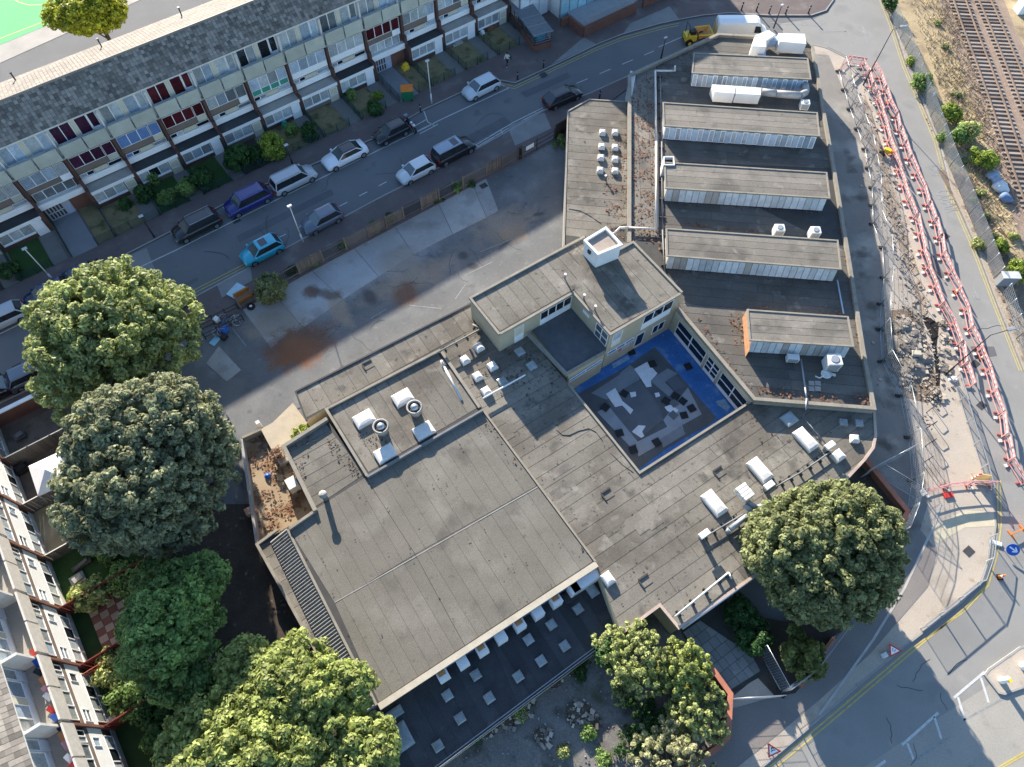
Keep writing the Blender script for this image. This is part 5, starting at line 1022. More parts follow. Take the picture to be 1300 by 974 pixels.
car('black hatchback parked alone opposite the bollards', 714, 124, RA - .08, p_blk, 4.4, 1.76, 1.47, tail=.75)
car('navy blue car half hidden under the maple on the far kerb', 65, 374, BK - .05, p_navy, 4.5, 1.8, 1.48, rear=.3, tail=.6)
car('second navy car under the edge of the maple', 100, 355, BK - .05, p_navy, 4.0, 1.75, 1.5)
car('silver hatchback cut by the left edge of the picture', 4, 405, BK - .05, p_sil, 4.0, 1.72, 1.48)
car('dark car mostly hidden below the maple on the near kerb', 44, 474, RA - .05, p_grey, 4.2, 1.75, 1.46)
car('black car cut by the left edge on the near kerb', -8, 497, RA - .05, p_blk, 4.3, 1.78, 1.46)
car('blue car glimpsed behind the maple crown beside the near kerb', 206, 392, RA, p_navy, 4.1, 1.75, 1.46)
# white panel van
vt = thing('panel_van', 'white panel van with yellow chevrons on its back doors', 'van', (0, 0, 0)); vw = paint('van_white', (.76, .75, .72)); mb = MB()
st = [(-3.0, 2.35, .93), (-2.9, 2.5, .97), (1.35, 2.55, .97), (1.75, 2.4, .95), (2.2, 1.6, .97), (2.85, 1.25, .93), (3.0, .9, .85)]
for x, zt, f in st: mb.v += [(x, y * f, z) for y, z in ((-.9, .3), (-1.0, .45), (-1.0, 1.2), (-.88 if zt > 2 else -.97, zt - .12), (-.72, zt), (0, zt + .05), (.72, zt), (.88 if zt > 2 else .97, zt - .12), (1.0, 1.2 if zt > 1.3 else zt - .2), (1.0, .45), (.9, .3))]
for a in range(len(st) - 1):
    for i in range(11): j = (i + 1) % 11; mb.f.append((a * 11 + i, a * 11 + j, a * 11 + 11 + j, a * 11 + 11 + i)); mb.m.append(0); mb.sm.append(False)
mb.f += [tuple(reversed(range(11))), tuple(66 + i for i in range(11))]; mb.m += [0, 0]; mb.sm += [False, False]; mb.build('body', vw, vt)
q = MB(); q.poly([(1.84, -.8, 2.28), (2.24, -.86, 1.64), (2.24, .86, 1.64), (1.84, .8, 2.28)]); q.v = [(a + .03, b, c + .03) for a, b, c in q.v]; q.build('windscreen', screen_glass, vt)
for s in (-1, 1):
    q = MB(); q.poly([(1.2, s * .985, 1.5), (2.05, s * .985, 1.5), (1.75, s * .91, 2.2), (1.2, s * .90, 2.25)]); q.v = [(a, b + s * .02, c) for a, b, c in q.v]; q.build('side_window', car_glass, vt)
    for x in (1.95, -1.95):
        q = MB(); q.tube(V(x, s * .78, .35), V(x, s * 1.01, .35), .36, 16); wh = q.build('wheel', black_r, vt); q = MB(); q.tube(V(x, s * 1.0, .35), V(x, s * 1.02, .35), .2, 10); q.build('rim', rim_m, wh)
    q = MB(); q.box(2.7, 3.0, s * .7 - .18, s * .7 + .18, .8, 1.0); q.build('headlight', lamp_m, vt)
    q = MB(); q.box(1.75, 1.95, s * 1.12 - .1, s * 1.12 + .1, 1.45, 1.75); q.build('door_mirror', trim_m, vt)
    for k in range(3): q = MB(); q.hexa([(-3.03, s * (.15 + k * .25), .6 + k * .1), (-3.01, s * (.15 + k * .25), .6 + k * .1), (-3.01, s * (.28 + k * .25), .6 + k * .1), (-3.03, s * (.28 + k * .25), .6 + k * .1), (-3.03, s * (.15 + k * .25), 1.9), (-3.01, s * (.15 + k * .25), 1.9), (-3.01, s * (.28 + k * .25), 1.9), (-3.03, s * (.28 + k * .25), 1.9)]); q.build('chevron', yellow_p, vt)
put(vt, tuple(S(939, 44, .6).xy) + (0.01,), math.radians(2))
# small yellow site dumper
dt = thing('site_dumper', 'small yellow site dumper with an orange-lipped skip on the road by the wing', 'dumper', (0, 0, 0))
q = MB(); q.box(-1.5, -.2, -.6, .6, .5, 1.1); q.build('chassis', yellow_p, dt); q = MB(); q.box(-.9, -.3, -.3, .3, 1.1, 1.5); q.build('seat', trim_m, dt)
q = MB(); a = [(.1, -.5, .6), (1.2, -.6, .8), (1.2, .6, .8), (.1, .5, .6)]; b = [(-.1, -.75, 1.3), (1.6, -.85, 1.25), (1.6, .85, 1.25), (-.1, .75, 1.3)]
q.faces(a + b, [(0, 3, 2, 1), (0, 1, 5, 4), (1, 2, 6, 5), (2, 3, 7, 6), (3, 0, 4, 7)]); q.build('skip', mat('skip_paint', (0.55, 0.30, 0.10), .6, .25, 3), dt)
for p, r_ in (((-.15, -.75, 1.3), (1.6, -.85, 1.25)), ((1.6, -.85, 1.25), (1.6, .85, 1.25)), ((1.6, .85, 1.25), (-.15, .75, 1.3))): q = MB(); q.bar(V(*p), V(*r_), .1, .1); q.build('skip_rim', yellow_p, dt)
for s in (-1, 1):
    for x in (-1.05, .7): q = MB(); q.tube(V(x, s * .5, .42), V(x, s * .85, .42), .42, 14); wh = q.build('wheel', black_r, dt); q = MB(); q.tube(V(x, s * .84, .42), V(x, s * .87, .42), .2, 8); q.build('rim', yellow_p, wh)
    q = MB(); q.tube(V(-1.3, s * .5, 1.1), V(-1.3, s * .5, 2.3), .04, 6); q.build('roll_bar', trim_m, dt)
q = MB(); q.tube(V(-1.3, -.5, 2.3), V(-1.3, .5, 2.3), .04, 6); q.build('roll_bar', trim_m, dt)
q = MB(); q.tube(V(-.25, 0, 1.1), V(-.45, 0, 1.6), .03, 6); q.tube(V(-.45, -.2, 1.6), V(-.45, .2, 1.6), .03, 6); q.build('steering_column', trim_m, dt)
put(dt, tuple(S(884, 48, .5).xy) + (.01,), math.radians(12))
# motorcycle
mt = thing('motorcycle', 'black and white motorcycle parked nose-out beside the black hatchback', 'motorcycle', (0, 0, 0))
for x in (.68, -.68):
    q = MB(); q.tube(V(x, -.06, .32), V(x, .06, .32), .32, 16); wh = q.build('wheel', black_r, mt); q = MB(); q.tube(V(x, -.065, .32), V(x, .065, .32), .2, 10); q.build('rim', rim_m, wh)
q = MB(); q.hexa([(-.35, -.14, .35), (.35, -.14, .35), (.35, .14, .35), (-.35, .14, .35), (-.3, -.12, .75), (.4, -.12, .75), (.4, .12, .75), (-.3, .12, .75)]); q.build('engine', trim_m, mt)
q = MB(); q.hexa([(-.05, -.15, .75), (.45, -.13, .75), (.45, .13, .75), (-.05, .15, .75), (0, -.1, .98), (.35, -.1, 1.0), (.35, .1, 1.0), (0, .1, .98)]); q.build('tank', p_wht, mt, bevel=.03)
q = MB(); q.box(-.75, -.02, -.13, .13, .76, .88); q.build('seat', trim_m, mt, bevel=.03); q = MB(); q.box(-1.12, -.72, -.22, .22, .85, 1.2); q.build('top_box', p_grey, mt, bevel=.04)
q = MB(); q.tube(V(.45, -.36, 1.08), V(.45, .36, 1.08), .025, 6); q.build('handlebar', trim_m, mt)
for s in (-1, 1): q = MB(); q.tube(V(.68, s * .1, .32), V(.45, s * .1, 1.05), .03, 6); q.build('fork', steel, mt)
q = MB(); q.box(.55, .72, -.1, .1, .82, 1.0); q.build('headlight', lamp_m, mt)
put(mt, tuple(S(522, 160, .4).xy) + (.01,), math.radians(-52))
# the person walking on the pavement
def person(label, px, py, ang, top, legs_, skin=(0.32, 0.19, 0.13), z=.1):
    T = thing('person', label, 'person', (0, 0, 0))
    J = [(0, 0, .95), (0, 0, 1.15), (0.02, 0, 1.38), (0.03, 0, 1.50), (.05, 0, 1.60), (.05, 0, 1.71), (0, .19, 1.40), (-.14, .24, 1.14), (.02, .25, .92), (0, -.19, 1.40), (.14, -.24, 1.15), (.30, -.22, .98), (0, .10, .90), (.22, .10, .52), (.20, .10, .09), (.34, .10, .04), (0, -.10, .90), (-.08, -.10, .50), (-.36, -.10, .16), (-.26, -.1, .05)]
    R_ = [.15, .13, .155, .06, .095, .085, .065, .048, .036, .065, .048, .036, .09, .062, .046, .04, .09, .062, .046, .04]
    E_ = [(0, 1), (1, 2), (2, 3), (3, 4), (4, 5), (2, 6), (6, 7), (7, 8), (2, 9), (9, 10), (10, 11), (0, 12), (12, 13), (13, 14), (14, 15), (0, 16), (16, 17), (17, 18), (18, 19)]
    for h_, (w0, sgn) in ((8, (1, 1)), (11, (1, -1))):
        b = V(*J[h_])
        for f in range(5):
            k = len(J); J.append(tuple(b + V(.02 + .01 * f, (f - 2) * .016, -.05))); J.append(tuple(b + V(.03 + .012 * f, (f - 2) * .02, -.09 - .012 * (2 - abs(f - 2))))); R_ += [.011, .009]; E_ += [(h_, k), (k, k + 1)]
    me = bpy.data.meshes.new('body'); me.from_pydata(J, E_, []); o = bpy.data.objects.new('body', me); COL.objects.link(o)
    sm = o.modifiers.new('skin', 'SKIN'); sm.use_smooth_shade = True
    for i, d in enumerate(me.skin_vertices[0].data): d.radius = (R_[i], R_[i] * (1.25 if i in (1, 2) else 1)); d.use_root = (i == 0)
    o.modifiers.new('sub', 'SUBSURF').levels = 2; o.modifiers['sub'].render_levels = 2
    dg = bpy.context.evaluated_depsgraph_get(); m2 = bpy.data.meshes.new_from_object(o.evaluated_get(dg)); bpy.data.objects.remove(o)
    o = bpy.data.objects.new('body', m2); COL.objects.link(o); ms = [mat('skin', skin, .6, .05), top, legs_, p_wht]
    m2.materials.clear()
    for m_ in ms: m2.materials.append(m_)
    for p in m2.polygons:
        c = p.center; p.material_index = 3 if c.z < .1 else 2 if c.z < .97 and abs(c.y) < .19 else 1 if c.z < 1.49 and c.z > .99 else 0
    place(o, V(0, 0, 0), T)
    q = MB(); q.lathe((.04, 0, 1.60), [(.085, .02), (.108, .06), (.10, .13), (.06, .18), (.01, .195)], 12); q.build('hair', mat('dark_hair', (.02, .015, .012), .8, .1), T)
    q = MB(); q.tube(V(.145, -.02, 1.62), V(.165, 0, 1.59), .012, 6); q.build('nose', ms[0], T)
    for s in (-1, 1): q = MB(); q.tube(V(.135, s * .034, 1.645), V(.142, s * .034, 1.645), .011, 6); q.build('eye', trim_m, T); q = MB(); q.tube(V(.05, s * .085, 1.62), V(.05, s * .105, 1.62), .024, 6); q.build('ear', ms[0], T)
    q = MB(); q.box(.138, .144, -.025, .025, 1.555, 1.566); q.build('mouth', maroon, T)
    put(T, tuple(S(px, py, z).xy) + (z,), ang); return T
person('person in a pale top, dark trousers and white shoes walking on the pavement', 644, 84, math.radians(-120), mat('pale_top', (.62, .60, .55), .9, .1), mat('dark_trousers', (.02, .022, .03), .9, .1))
bg_ = thing('shoulder_bag', 'dark bag on the shoulder of the walking person', 'bag', S(644.5, 84, .1)); q = MB(); c = S(646, 84, .1); q.obox((c.x + .12, c.y, .95), (1, .4, 0), .3, .14, .38); q.build('pouch', trim_m, bg_, bevel=.03); q = MB(); q.path([V(c.x + .12, c.y, 1.33), V(c.x + .05, c.y, 1.5)], .015); q.build('strap', trim_m, bg_)
# ------------------------------------------------------------------ street furniture, roadworks, railway
def lamp(label, base, h, m, head='post', arm=None):
    b = S(*base, .1); T = thing('street_lamp', label, 'street lamp', b); q = MB(); q.tube(b, b + V(0, 0, 1.2), .085, 10); q.build('base', m, T); q = MB(); q.tube(b + V(0, 0, 1.2), b + V(0, 0, h), .055, 8, .04); q.build('pole', m, T)
    if arm: 
        d = V(*arm, 0); e = b + V(0, 0, h + .25) + d; q = MB(); q.tube(b + V(0, 0, h), e, .035, 6); q.build('arm', m, T); q = MB(); q.obox(e - V(0, 0, .05), d, .7, .28, .14); q.build('lamp_head', grey_m, T, bevel=.04)
    else: q = MB(); q.obox(b + V(0, 0, h), (1, .8, 0), .42, .24, .12); q.build('lamp_head', mat('lamp_head_grey', (.45, .47, .5), .5), T, bevel=.03)
    return T
lamp_w = mat('lamp_post_white', (.62, .62, .60), .6, .1)
lamp('white lamp post on the pavement in front of the parched gardens', (548, 131), 5.1, lamp_w); lamp('white lamp post standing by the slate grey hatchback', (385, 308), 4.85, lamp_w); lamp('white lamp post with a ladder bar near the left edge', (70, 358), 4.6, lamp_w)
lamp('short dark lamp post above the silver people carrier', (372, 210), 2.6, steel_d); lamp('short dark lamp post left of the black estate car', (196, 301), 2.8, steel_d); lamp('dark lamp post beside the corner of the long wing', (839, 75), 2.6, steel_d)
lamp('tall dark lamp post at the top end of the road works', (1096, 108), 6.7, steel_d, arm=(1.0, .1)); lamp('tall dark lamp post with outreach arm beside the trench', (1201, 475), 6.2, steel_d, arm=(1.6, .45))
lamp('dark lamp post in the junction behind the wing ducts', (982, 36), 2.8, steel_d)
def bollard(px, py, lb='black bollard on the pavement edge', h=1.0):
    b = S(px, py, .1); T = thing('bollard', lb, 'bollard', b, 'black bollards on the pavements'); q = MB(); q.lathe(b, [(.11, 0), (.11, .1), (.085, .14), (.075, h - .2), (.10, h - .14), (.09, h - .03), (.04, h)], 10); q.build('post', steel_d, T); q = MB(); q.lathe(b + V(0, 0, h - .32), [(.082, 0), (.082, .08)], 10); q.build('band', white_old, T)
for px, py, lb in [(534, 142, 'black bollard beside the motorcycle'), (657, 101, 'black bollard where the kerb swings out'), (690, 86, 'black bollard in front of the bin store'), (129, 337, 'black bollard above the maple tree'), (941, 13, 'first black bollard from the left behind the white van'), (960, 14, 'second black bollard from the left behind the white van'), (976, 17, 'third black bollard behind the white van'), (997, 18, 'black bollard in the triangle of shade by the far kerb'), (1026, 17, 'black bollard furthest right by the far kerb'), (761, 125, 'pale bollard against the end of the low wing')]: bollard(px, py, lb)
# red and white pedestrian barriers
def barrier_proto():
    T = thing('barrier', 'red and white plastic barrier', 'barrier', (0, 0, 0)); pk = mat('faded_red_plastic', (.58, .30, .27), .5, .2, 2)
    for z, w_ in ((.98, .07), (.62, .05), (.15, .06)): q = MB(); q.box(-1, 1, -w_ / 2, w_ / 2, z - .03, z + .03); q.build('rail', pk, T)
    for k in range(8): q = MB(); q.box(-1 + k * .25 + .003, -.753 + k * .25, -.02, .02, .80, .945); q.build('board', mat('white_plastic', (.72, .68, .66), .5, .05) if k % 2 else pk, T)
    for x in (-.97, .97): q = MB(); q.box(x - .03, x + .03, -.03, .03, .03, .948); q.build('post', pk, T)
    for x in (-.75, .75): q = MB(); q.box(x - .05, x + .05, -.32, .32, 0, .10); q.build('foot', mat('foot_red', (.42, .11, .09), .5, .2), T)
    q = MB(); q.box(-.88, -.62, -.40, -.16, 0, .13); q.build('ballast_block', mat('pale_block', (.60, .57, .52), .8, .15, 3), T, bevel=.02)
    return T
proto = barrier_proto(); used = [False]
def along(pts, step, z=0):
    P_ = SL(pts, z); out = []; t = step / 2
    for a, b in zip(P_, P_[1:]):
        L = (b - a).length
        while t <= L: out.append((a.lerp(b, t / L), math.atan2(b.y - a.y, b.x - a.x))); t += step
        t -= L
    return out
def barrier(p, a, lb, grp):
    if not used[0]: used[0] = True; put(proto, p, a); proto['label'] = lb; proto['group'] = grp; o = proto
    else: o = dup(proto, p, a, lb, grp)
    return o
BL = [(1091, 83), (1111, 128), (1124, 178), (1135, 212), (1147, 252), (1162, 290), (1172, 340), (1189, 386), (1203, 412), (1216, 447), (1227, 486)]
BR = [(1107, 86), (1117, 108), (1132, 147), (1149, 196), (1161, 225), (1174, 259), (1187, 296), (1197, 335), (1214, 374), (1229, 420), (1244, 457), (1255, 490), (1268, 538), (1280, 588), (1298, 625)]
NAMES = ['end'] + ORD[1:]
for row, pts, z, gname in (('pavement side', BL, .1, 'barriers along the pavement side of the road works'), ('road side', BR, .006, 'barriers along the road side of the road works')):
    for i, (p, a) in enumerate(along(pts, 2.08)): barrier((p.x, p.y, z), a + RND.uniform(-.13, .13), 'red barrier in the %s row, %s from the far top end' % (row, NAMES[i]), gname)
for i, (a, b) in enumerate([((1078, 82), (1091, 84)), ((1066, 92), (1077, 82))]):
    p, q_ = S(*a), S(*b); c = p.lerp(q_, .5); barrier((c.x, c.y, .1), math.atan2(q_.y - p.y, q_.x - p.x), ['red barrier closing the top end of the works beside the lamp post', 'red barrier at the very top left corner of the works'][i], 'barriers closing the top end')
for i, (p, a) in enumerate(along([(1172, 627), (1200, 619), (1232, 616), (1256, 617)], 1.9, .1)): barrier((p.x, p.y, .105), a, 'red barrier lying across the pavement, %s from the mesh fence' % NAMES[i].replace('end', 'nearest'), 'barriers across the pavement')
# traffic cones and lamps on the barriers
def cone(px, py, lb, z=.01):
    b = S(px, py, z); T = thing('traffic_cone', lb, 'traffic cone', b); q = MB(); q.obox(b, (1, 0, 0), .42, .42, .04); q.build('base', black_r, T); q = MB(); q.lathe(b + V(0, 0, .04), [(.16, 0), (.035, .7)], 12); q.build('cone', orange_p, T); q = MB(); q.lathe(b + V(0, 0, .28), [(.118, 0), (.09, .16)], 12); q.build('sleeve', white, T)
cone(1269, 733, 'red and white traffic cone on the road by the kerb bend'); cone(1213, 372, 'traffic cone standing against the road-side barriers by the lamp post'); cone(1245, 456, 'traffic cone standing against the road-side barriers below the lamp post'); cone(1127, 131, 'traffic cone at the upper part of the road-side barriers')
# welded mesh site fence
def heras(pts, label, group, z=.105, h=2.0, feet=True):
    for i, (a, b) in enumerate(zip(pts, pts[1:])):
        p, q_ = S(*a, 0), S(*b, 0); p.z = q_.z = z; L = (q_ - p).length; k = max(1, round(L / 3.0))
        for j in range(k):
            s, e = p.lerp(q_, j / k), p.lerp(q_, (j + 1) / k); HN[0] += 1; T = thing('site_fence_panel', (label % ORD[HN[0] - 1]) if '%' in label else label, 'fence panel', s.lerp(e, .5), group); u = V(0, 0, .12); t = V(0, 0, h); d = (e - s).normalized() * .05
            mb = MB(); mb.tube(s + d + u, s + d + t, .022, 6); mb.tube(e - d + u, e - d + t, .022, 6); mb.tube(s + d + t, e - d + t, .022, 6); mb.tube(s + d + u, e - d + u, .022, 6); mb.build('frame', steel, T)
            g = MB(); n = int((e - s).length / .16)
            for v in range(1, n): c = s.lerp(e, v / n); g.bar(c + u, c + t, .012, .012)
            for v in range(1, 8): z_ = V(0, 0, .12 + v * (h - .12) / 8); g.bar(s + d + z_, e - d + z_, .012, .012)
            g.build('wire_mesh', steel, T, kind='stuff')
            if feet: mb = MB(); mb.obox(s, (e - s).cross(V(0, 0, 1)), .7, .24, .13); mb.build('foot', mat('black_foot', (.03, .03, .03), .9), T)
HN = [0]
def named_heras(pts, names, group, **k):
    for (a, b), nm in zip(zip(pts, pts[1:]), names): heras([a, b], nm, group, **k)
HF = [(1064, 92), (1078, 140), (1097, 191), (1106, 240), (1107, 286), (1119, 316), (1121, 355), (1117, 388), (1116, 420), (1118, 460), (1141, 504), (1152, 557), (1156, 612), (1150, 650), (1138, 680)]
heras(HF, 'steel mesh site fence panel beside the wing, %s from the top end', 'mesh fence panels beside the wing')
named_heras([(1090, 608), (1150, 576)], ['mesh fence panel stepping out from the low roof corner, %s fence panel of all'], 'loose mesh fence panels', feet=False); named_heras([(1106, 601), (1160, 634)], ['steel mesh fence panel slanting across the alley by the planter'], 'loose mesh fence panels')
named_heras([(961, 824), (990, 878)], ['mesh fence panel between the paved forecourt and the spiky bush'], 'mesh fence panels at the road corner'); named_heras([(990, 880), (1022, 856), (1060, 806)], ['mesh fence panel along the footway below the spiky bush', 'mesh fence panel under the olive tree on the corner'], 'mesh fence panels at the road corner'); named_heras([(921, 890), (985, 886)], ['mesh fence panel between the red-capped wall and the corner'], 'mesh fence panels at the road corner')
# hoops for bicycles
hp = None
for i, (px, py) in enumerate([(1078, 118), (1083, 138), (1090, 158), (1096, 178), (1103, 206), (1112, 232), (1122, 256), (1129, 275), (1134, 290), (1140, 308), (1146, 327), (1153, 346), (1160, 366), (1165, 386), (1169, 405), (1173, 426), (1177, 446), (1179, 500), (1180, 521), (1180, 542), (1179, 564), (1175, 586)]):
    c = S(px, py, .1)
    if hp is None:
        hp = thing('cycle_stand', '', 'cycle stand', (0, 0, 0)); q = MB(); q.path([V(-.38, 0, 0), V(-.38, 0, .66), V(-.30, 0, .75), V(.30, 0, .75), V(.38, 0, .66), V(.38, 0, 0)], .03, 8); q.build('hoop', steel_d, hp)
        for x in (-.38, .38): q = MB(); q.lathe((x, 0, 0), [(.07, 0), (.07, .015)], 8); q.build('flange', steel, hp)
        o = hp; put(hp, c, math.radians(32))
    else: o = dup(hp, c, math.radians(32 + RND.uniform(-4, 4)))
    o['label'] = 'dark steel hoop stand, %s of the row between fence and barriers, counted from the top' % NAMES[i].replace('end', 'first'); o['group'] = 'hoop stands between the fence and the barriers'
# guard rails along the kerb
gp = None; gi = 0
for pts, nm in (([(1210, 482), (1228, 540), (1244, 590), (1250, 612)], 'upper run beside the buff pavement'), ([(1256, 682), (1252, 712), (1243, 738), (1216, 760), (1166, 800)], 'run round the kerb bend')):
    for i, (p, a) in enumerate(along(pts, 2.02, .1)):
        if gp is None:
            gp = thing('guard_rail', '', 'guard rail', (0, 0, 0))
            for z in (.12, 1.0): q = MB(); q.bar(V(-1, 0, z), V(1, 0, z), .04, .05); q.build('rail', grey_m, gp)
            for x in (-.98, .98): q = MB(); q.bar(V(x, 0, 0), V(x, 0, 1.02), .05, .05); q.build('post', grey_m, gp)
            q = MB()
            for k in range(15): q.bar(V(-.87 + k * .124, 0, .14), V(-.87 + k * .124, 0, .98), .016, .016)
            q.build('infill_bars', grey_m, gp, kind='stuff'); put(gp, p, a); o = gp
        else: o = dup(gp, p, a)
        o['label'] = 'grey guard rail panel, %s panel of the %s' % (NAMES[i].replace('end', 'first'), nm); o['group'] = 'guard rail panels at the kerb'
# signs
def tri_sign(label, px, py, r, turn, kind):
    c = S(px, py, .1); T = thing('road_sign', label, 'road sign', c); tilt = Matrix.Rotation(turn, 4, 'Z') @ Matrix.Rotation(math.radians(-32), 4, 'X')
    def tf(x, y, d): v = tilt @ V(x, y, d); return c + v + V(0, 0, .42)
    def tri(R_, d, m, nm, par, th=.015):
        mb = MB(); v = [(math.cos(a) * R_, math.sin(a) * R_) for a in (math.pi / 2, math.pi * 7 / 6, math.pi * 11 / 6)]
        mb.hexa  # triangle plate
        mb.faces([tf(x, y, d) for x, y in v] + [tf(x, y, d + th) for x, y in v], [(2, 1, 0), (3, 4, 5), (0, 1, 4, 3), (1, 2, 5, 4), (2, 0, 3, 5)]); return mb.build(nm, m, par)
    pl_ = tri(r, 0, red_p, 'plate', T); tri(r * .66, .017, white, 'face', pl_, .004)
    mb = MB()
    def st(a, b, w_): 
        a = V(*a); b = V(*b); n = (b - a).normalized(); n = V(-n.y, n.x) * w_
        mb.poly([tf(p.x, p.y, .0225) for p in (a - n, b - n, b + n, a + n)])
    if kind == 'narrow':
        st((-.10 * r, -.25 * r), (-.10 * r, .12 * r), .035 * r); st((.22 * r, -.25 * r), (.22 * r, -.1 * r), .035 * r); st((.22 * r, -.1 * r), (.08 * r, .05 * r), .035 * r); st((.08 * r, .05 * r), (.08 * r, .15 * r), .035 * r)
    else:
        st((-.2 * r, -.26 * r), (.05 * r, .0), .05 * r); st((.05 * r, 0), (.02 * r, .2 * r), .05 * r); st((.0, -.27 * r), (.28 * r, -.27 * r), .05 * r); st((.28 * r, -.27 * r), (.15 * r, -.1 * r), .05 * r); st((.05 * r, .0), (.2 * r, -.05 * r), .03 * r)
    mb.build('symbol', trim_m, pl_)
    for s in (-.3, .3):
        mb = MB(); mb.bar(tf(s, -r * .5, -.02), V(*tf(s, -r * .5, -.02).xy, .1), .04, .04); mb.build('leg', grey_m, T); mb = MB(); mb.bar(tf(s * .6, r * .4, -.02), V(*tf(s * .6, r * .4, -.02).xy, .1), .04, .04); mb.build('leg', grey_m, T)
tri_sign('red triangle warning sign with road-narrows symbol on a stand by the kerb', 1131, 827, .55, math.radians(150), 'narrow')
tri_sign('red triangle warning sign with roadworks symbol at the bottom kerb', 978, 953, .55, math.radians(150), 'works')
bk_ = thing('sandbag', 'white sandbag by the road-narrows sign', 'sandbag', S(1124, 833, .1)); q = MB(); c = S(1122, 832, .1); q.obox(c, (1, .4, 0), .5, .32, .16); q.build('bag', mat('white_sack', (.62, .62, .6), .9, .15, 3), bk_, bevel=.06)
ks = thing('keep_left_sign', 'round blue keep-left sign with a white arrow on the road', 'road sign', S(1284, 702, .01)); c = S(1286, 698, .55); q = MB(); nrm = V(-.3, -.55, .8).normalized(); q.tube(c, c + nrm * .03, .45, 20); pk_ = q.build('disc', blue_p, ks)
t1 = nrm.cross(V(1, .6, 0)).normalized(); t2 = nrm.cross(t1); q = MB(); e = c + nrm * .034
for a, b, w_ in ((t1 * .3 + t2 * .1, t1 * -.18 - t2 * .12, .05), (t1 * -.25 - t2 * .17, t1 * -.1 + t2 * .12, .045), (t1 * -.25 - t2 * .17, t1 * .1 - t2 * .22, .045)):
    d = (b - a).normalized(); n = nrm.cross(d) * w_; q.poly([e + a - n, e + b - n, e + b + n, e + a + n])
q.build('arrow', white, pk_)
for s in (-.3, .3): q = MB(); q.bar(V(c.x + s, c.y - s * .3, .01), c + V(s * .7, 0, -.1), .04, .04); q.build('leg', grey_m, ks)
q = MB(); q.obox((c.x - .8, c.y + .6, .01), (1, -.3, 0), .9, .35, .14); ob_ = thing('sandbag', 'pale sandbag on the road beside the keep-left sign', 'sandbag', (c.x - .8, c.y + .6, .01)); q.build('bag', mat('white_sack', (.62, .62, .6), .9, .15, 3), ob_, bevel=.06)
orb = thing('orange_barrier', 'orange plastic barrier in the carriageway by the right edge', 'barrier', S(1294, 673)); a, b = S(1283, 679, 0), S(1312, 664, 0)
for z in (.35, .65, .95): q = MB(); q.bar(V(a.x, a.y, z), V(b.x, b.y, z), .06, .1); q.build('rail', orange_p, orb)
for p in (a, a.lerp(b, .5), b): q = MB(); q.bar(V(p.x, p.y, 0), V(p.x, p.y, 1.0), .07, .07); q.build('post', orange_p, orb); q = MB(); q.obox((p.x, p.y, 0), (b - a).cross(V(0, 0, 1)), .7, .12, .08); q.build('foot', orange_p, orb)
yb = thing('works_sign', 'yellow works notice board beside the barriers across the pavement', 'sign', S(1243, 606, .1)); c = S(1244, 612, .1); q = MB(); q.hexa([c + V(*p) for p in ((-.55, -.1, .05), (.55, -.25, .05), (.55, -.2, .05), (-.55, -.05, .05), (-.5, .35, .85), (.5, .2, .85), (.5, .25, .85), (-.5, .4, .85))]); q.build('board', mat('pale_yellow_board', (.72, .55, .22), .6, .1), yb)
for s in (-.5, .5): q = MB(); q.bar(c + V(s, .35, .8), c + V(s, .7, 0), .04, .04); q.build('leg', grey_m, yb)
mp = thing('marker_post', 'red and white striped marker post beside the yellow notice board', 'marker post', S(1234, 607, .1)); c = S(1235, 608, .1)
for k in range(6): q = MB(); q.obox(c + V(0, 0, k * .18), (1, 0, 0), .2, .07, .179); q.build('stripe', red_p if k % 2 else white, mp)
for k, (px, py, lb) in enumerate([(1203, 629, 'red plastic barrier foot lying by the barriers across the pavement'), (1160, 632, 'white notice tied to the mesh fence at the alley')]):
    c = S(px, py, .1); T = thing('fallen_barrier_block' if k == 0 else 'notice', lb, 'barrier block' if k == 0 else 'notice', c); q = MB(); q.obox(c, (1, .2, 0), .75, .4, .14) if k == 0 else q.obox(c + V(.05, 0, 1.0), (.3, -1, 0), .5, .03, .6); q.build('block' if k == 0 else 'board', red_p if k == 0 else white, T)
# central island
isl = SL([(1251, 857), (1256, 850), (1296, 822), (1306, 820), (1340, 846), (1300, 872), (1275, 881), (1268, 879)], .12); mb = MB(); mb.prism(isl, -.02, .12); io = mb.build('traffic_island', sand_pave, kind='structure'); wall_line([*isl], .14, -.02, .135, kerb_m, 'kerb', io, closed=True)
ib = thing('island_bollard', 'yellow-faced bollard on the traffic island', 'bollard', S(1270, 862, .12)); c = S(1271, 864, .12); q = MB(); q.lathe(c, [(.24, 0), (.24, .15), (.2, .2), (.2, .8), (.12, .9)], 12); q.build('shell', white, ib); q = MB(); q.obox(c + V(-.02, -.1, .9), (1, .5, 0), .26, .2, .1); q.build('cap', yellow_p, ib)
iw = thing('island_bollard', 'white bollard at the far end of the traffic island', 'bollard', S(1298, 842, .12)); c = S(1299, 846, .12); q = MB(); q.lathe(c, [(.3, 0), (.3, .2), (.22, .3), (.2, 1.0), (.1, 1.15)], 12); q.build('shell', white, iw); q = MB(); q.obox(c + V(-.05, -.1, 1.15), (1, .5, 0), .3, .2, .1); q.build('cap', white, iw)
for k, (px, py, pl_, wd) in enumerate([(1048, 905, 0, 0)]): pass
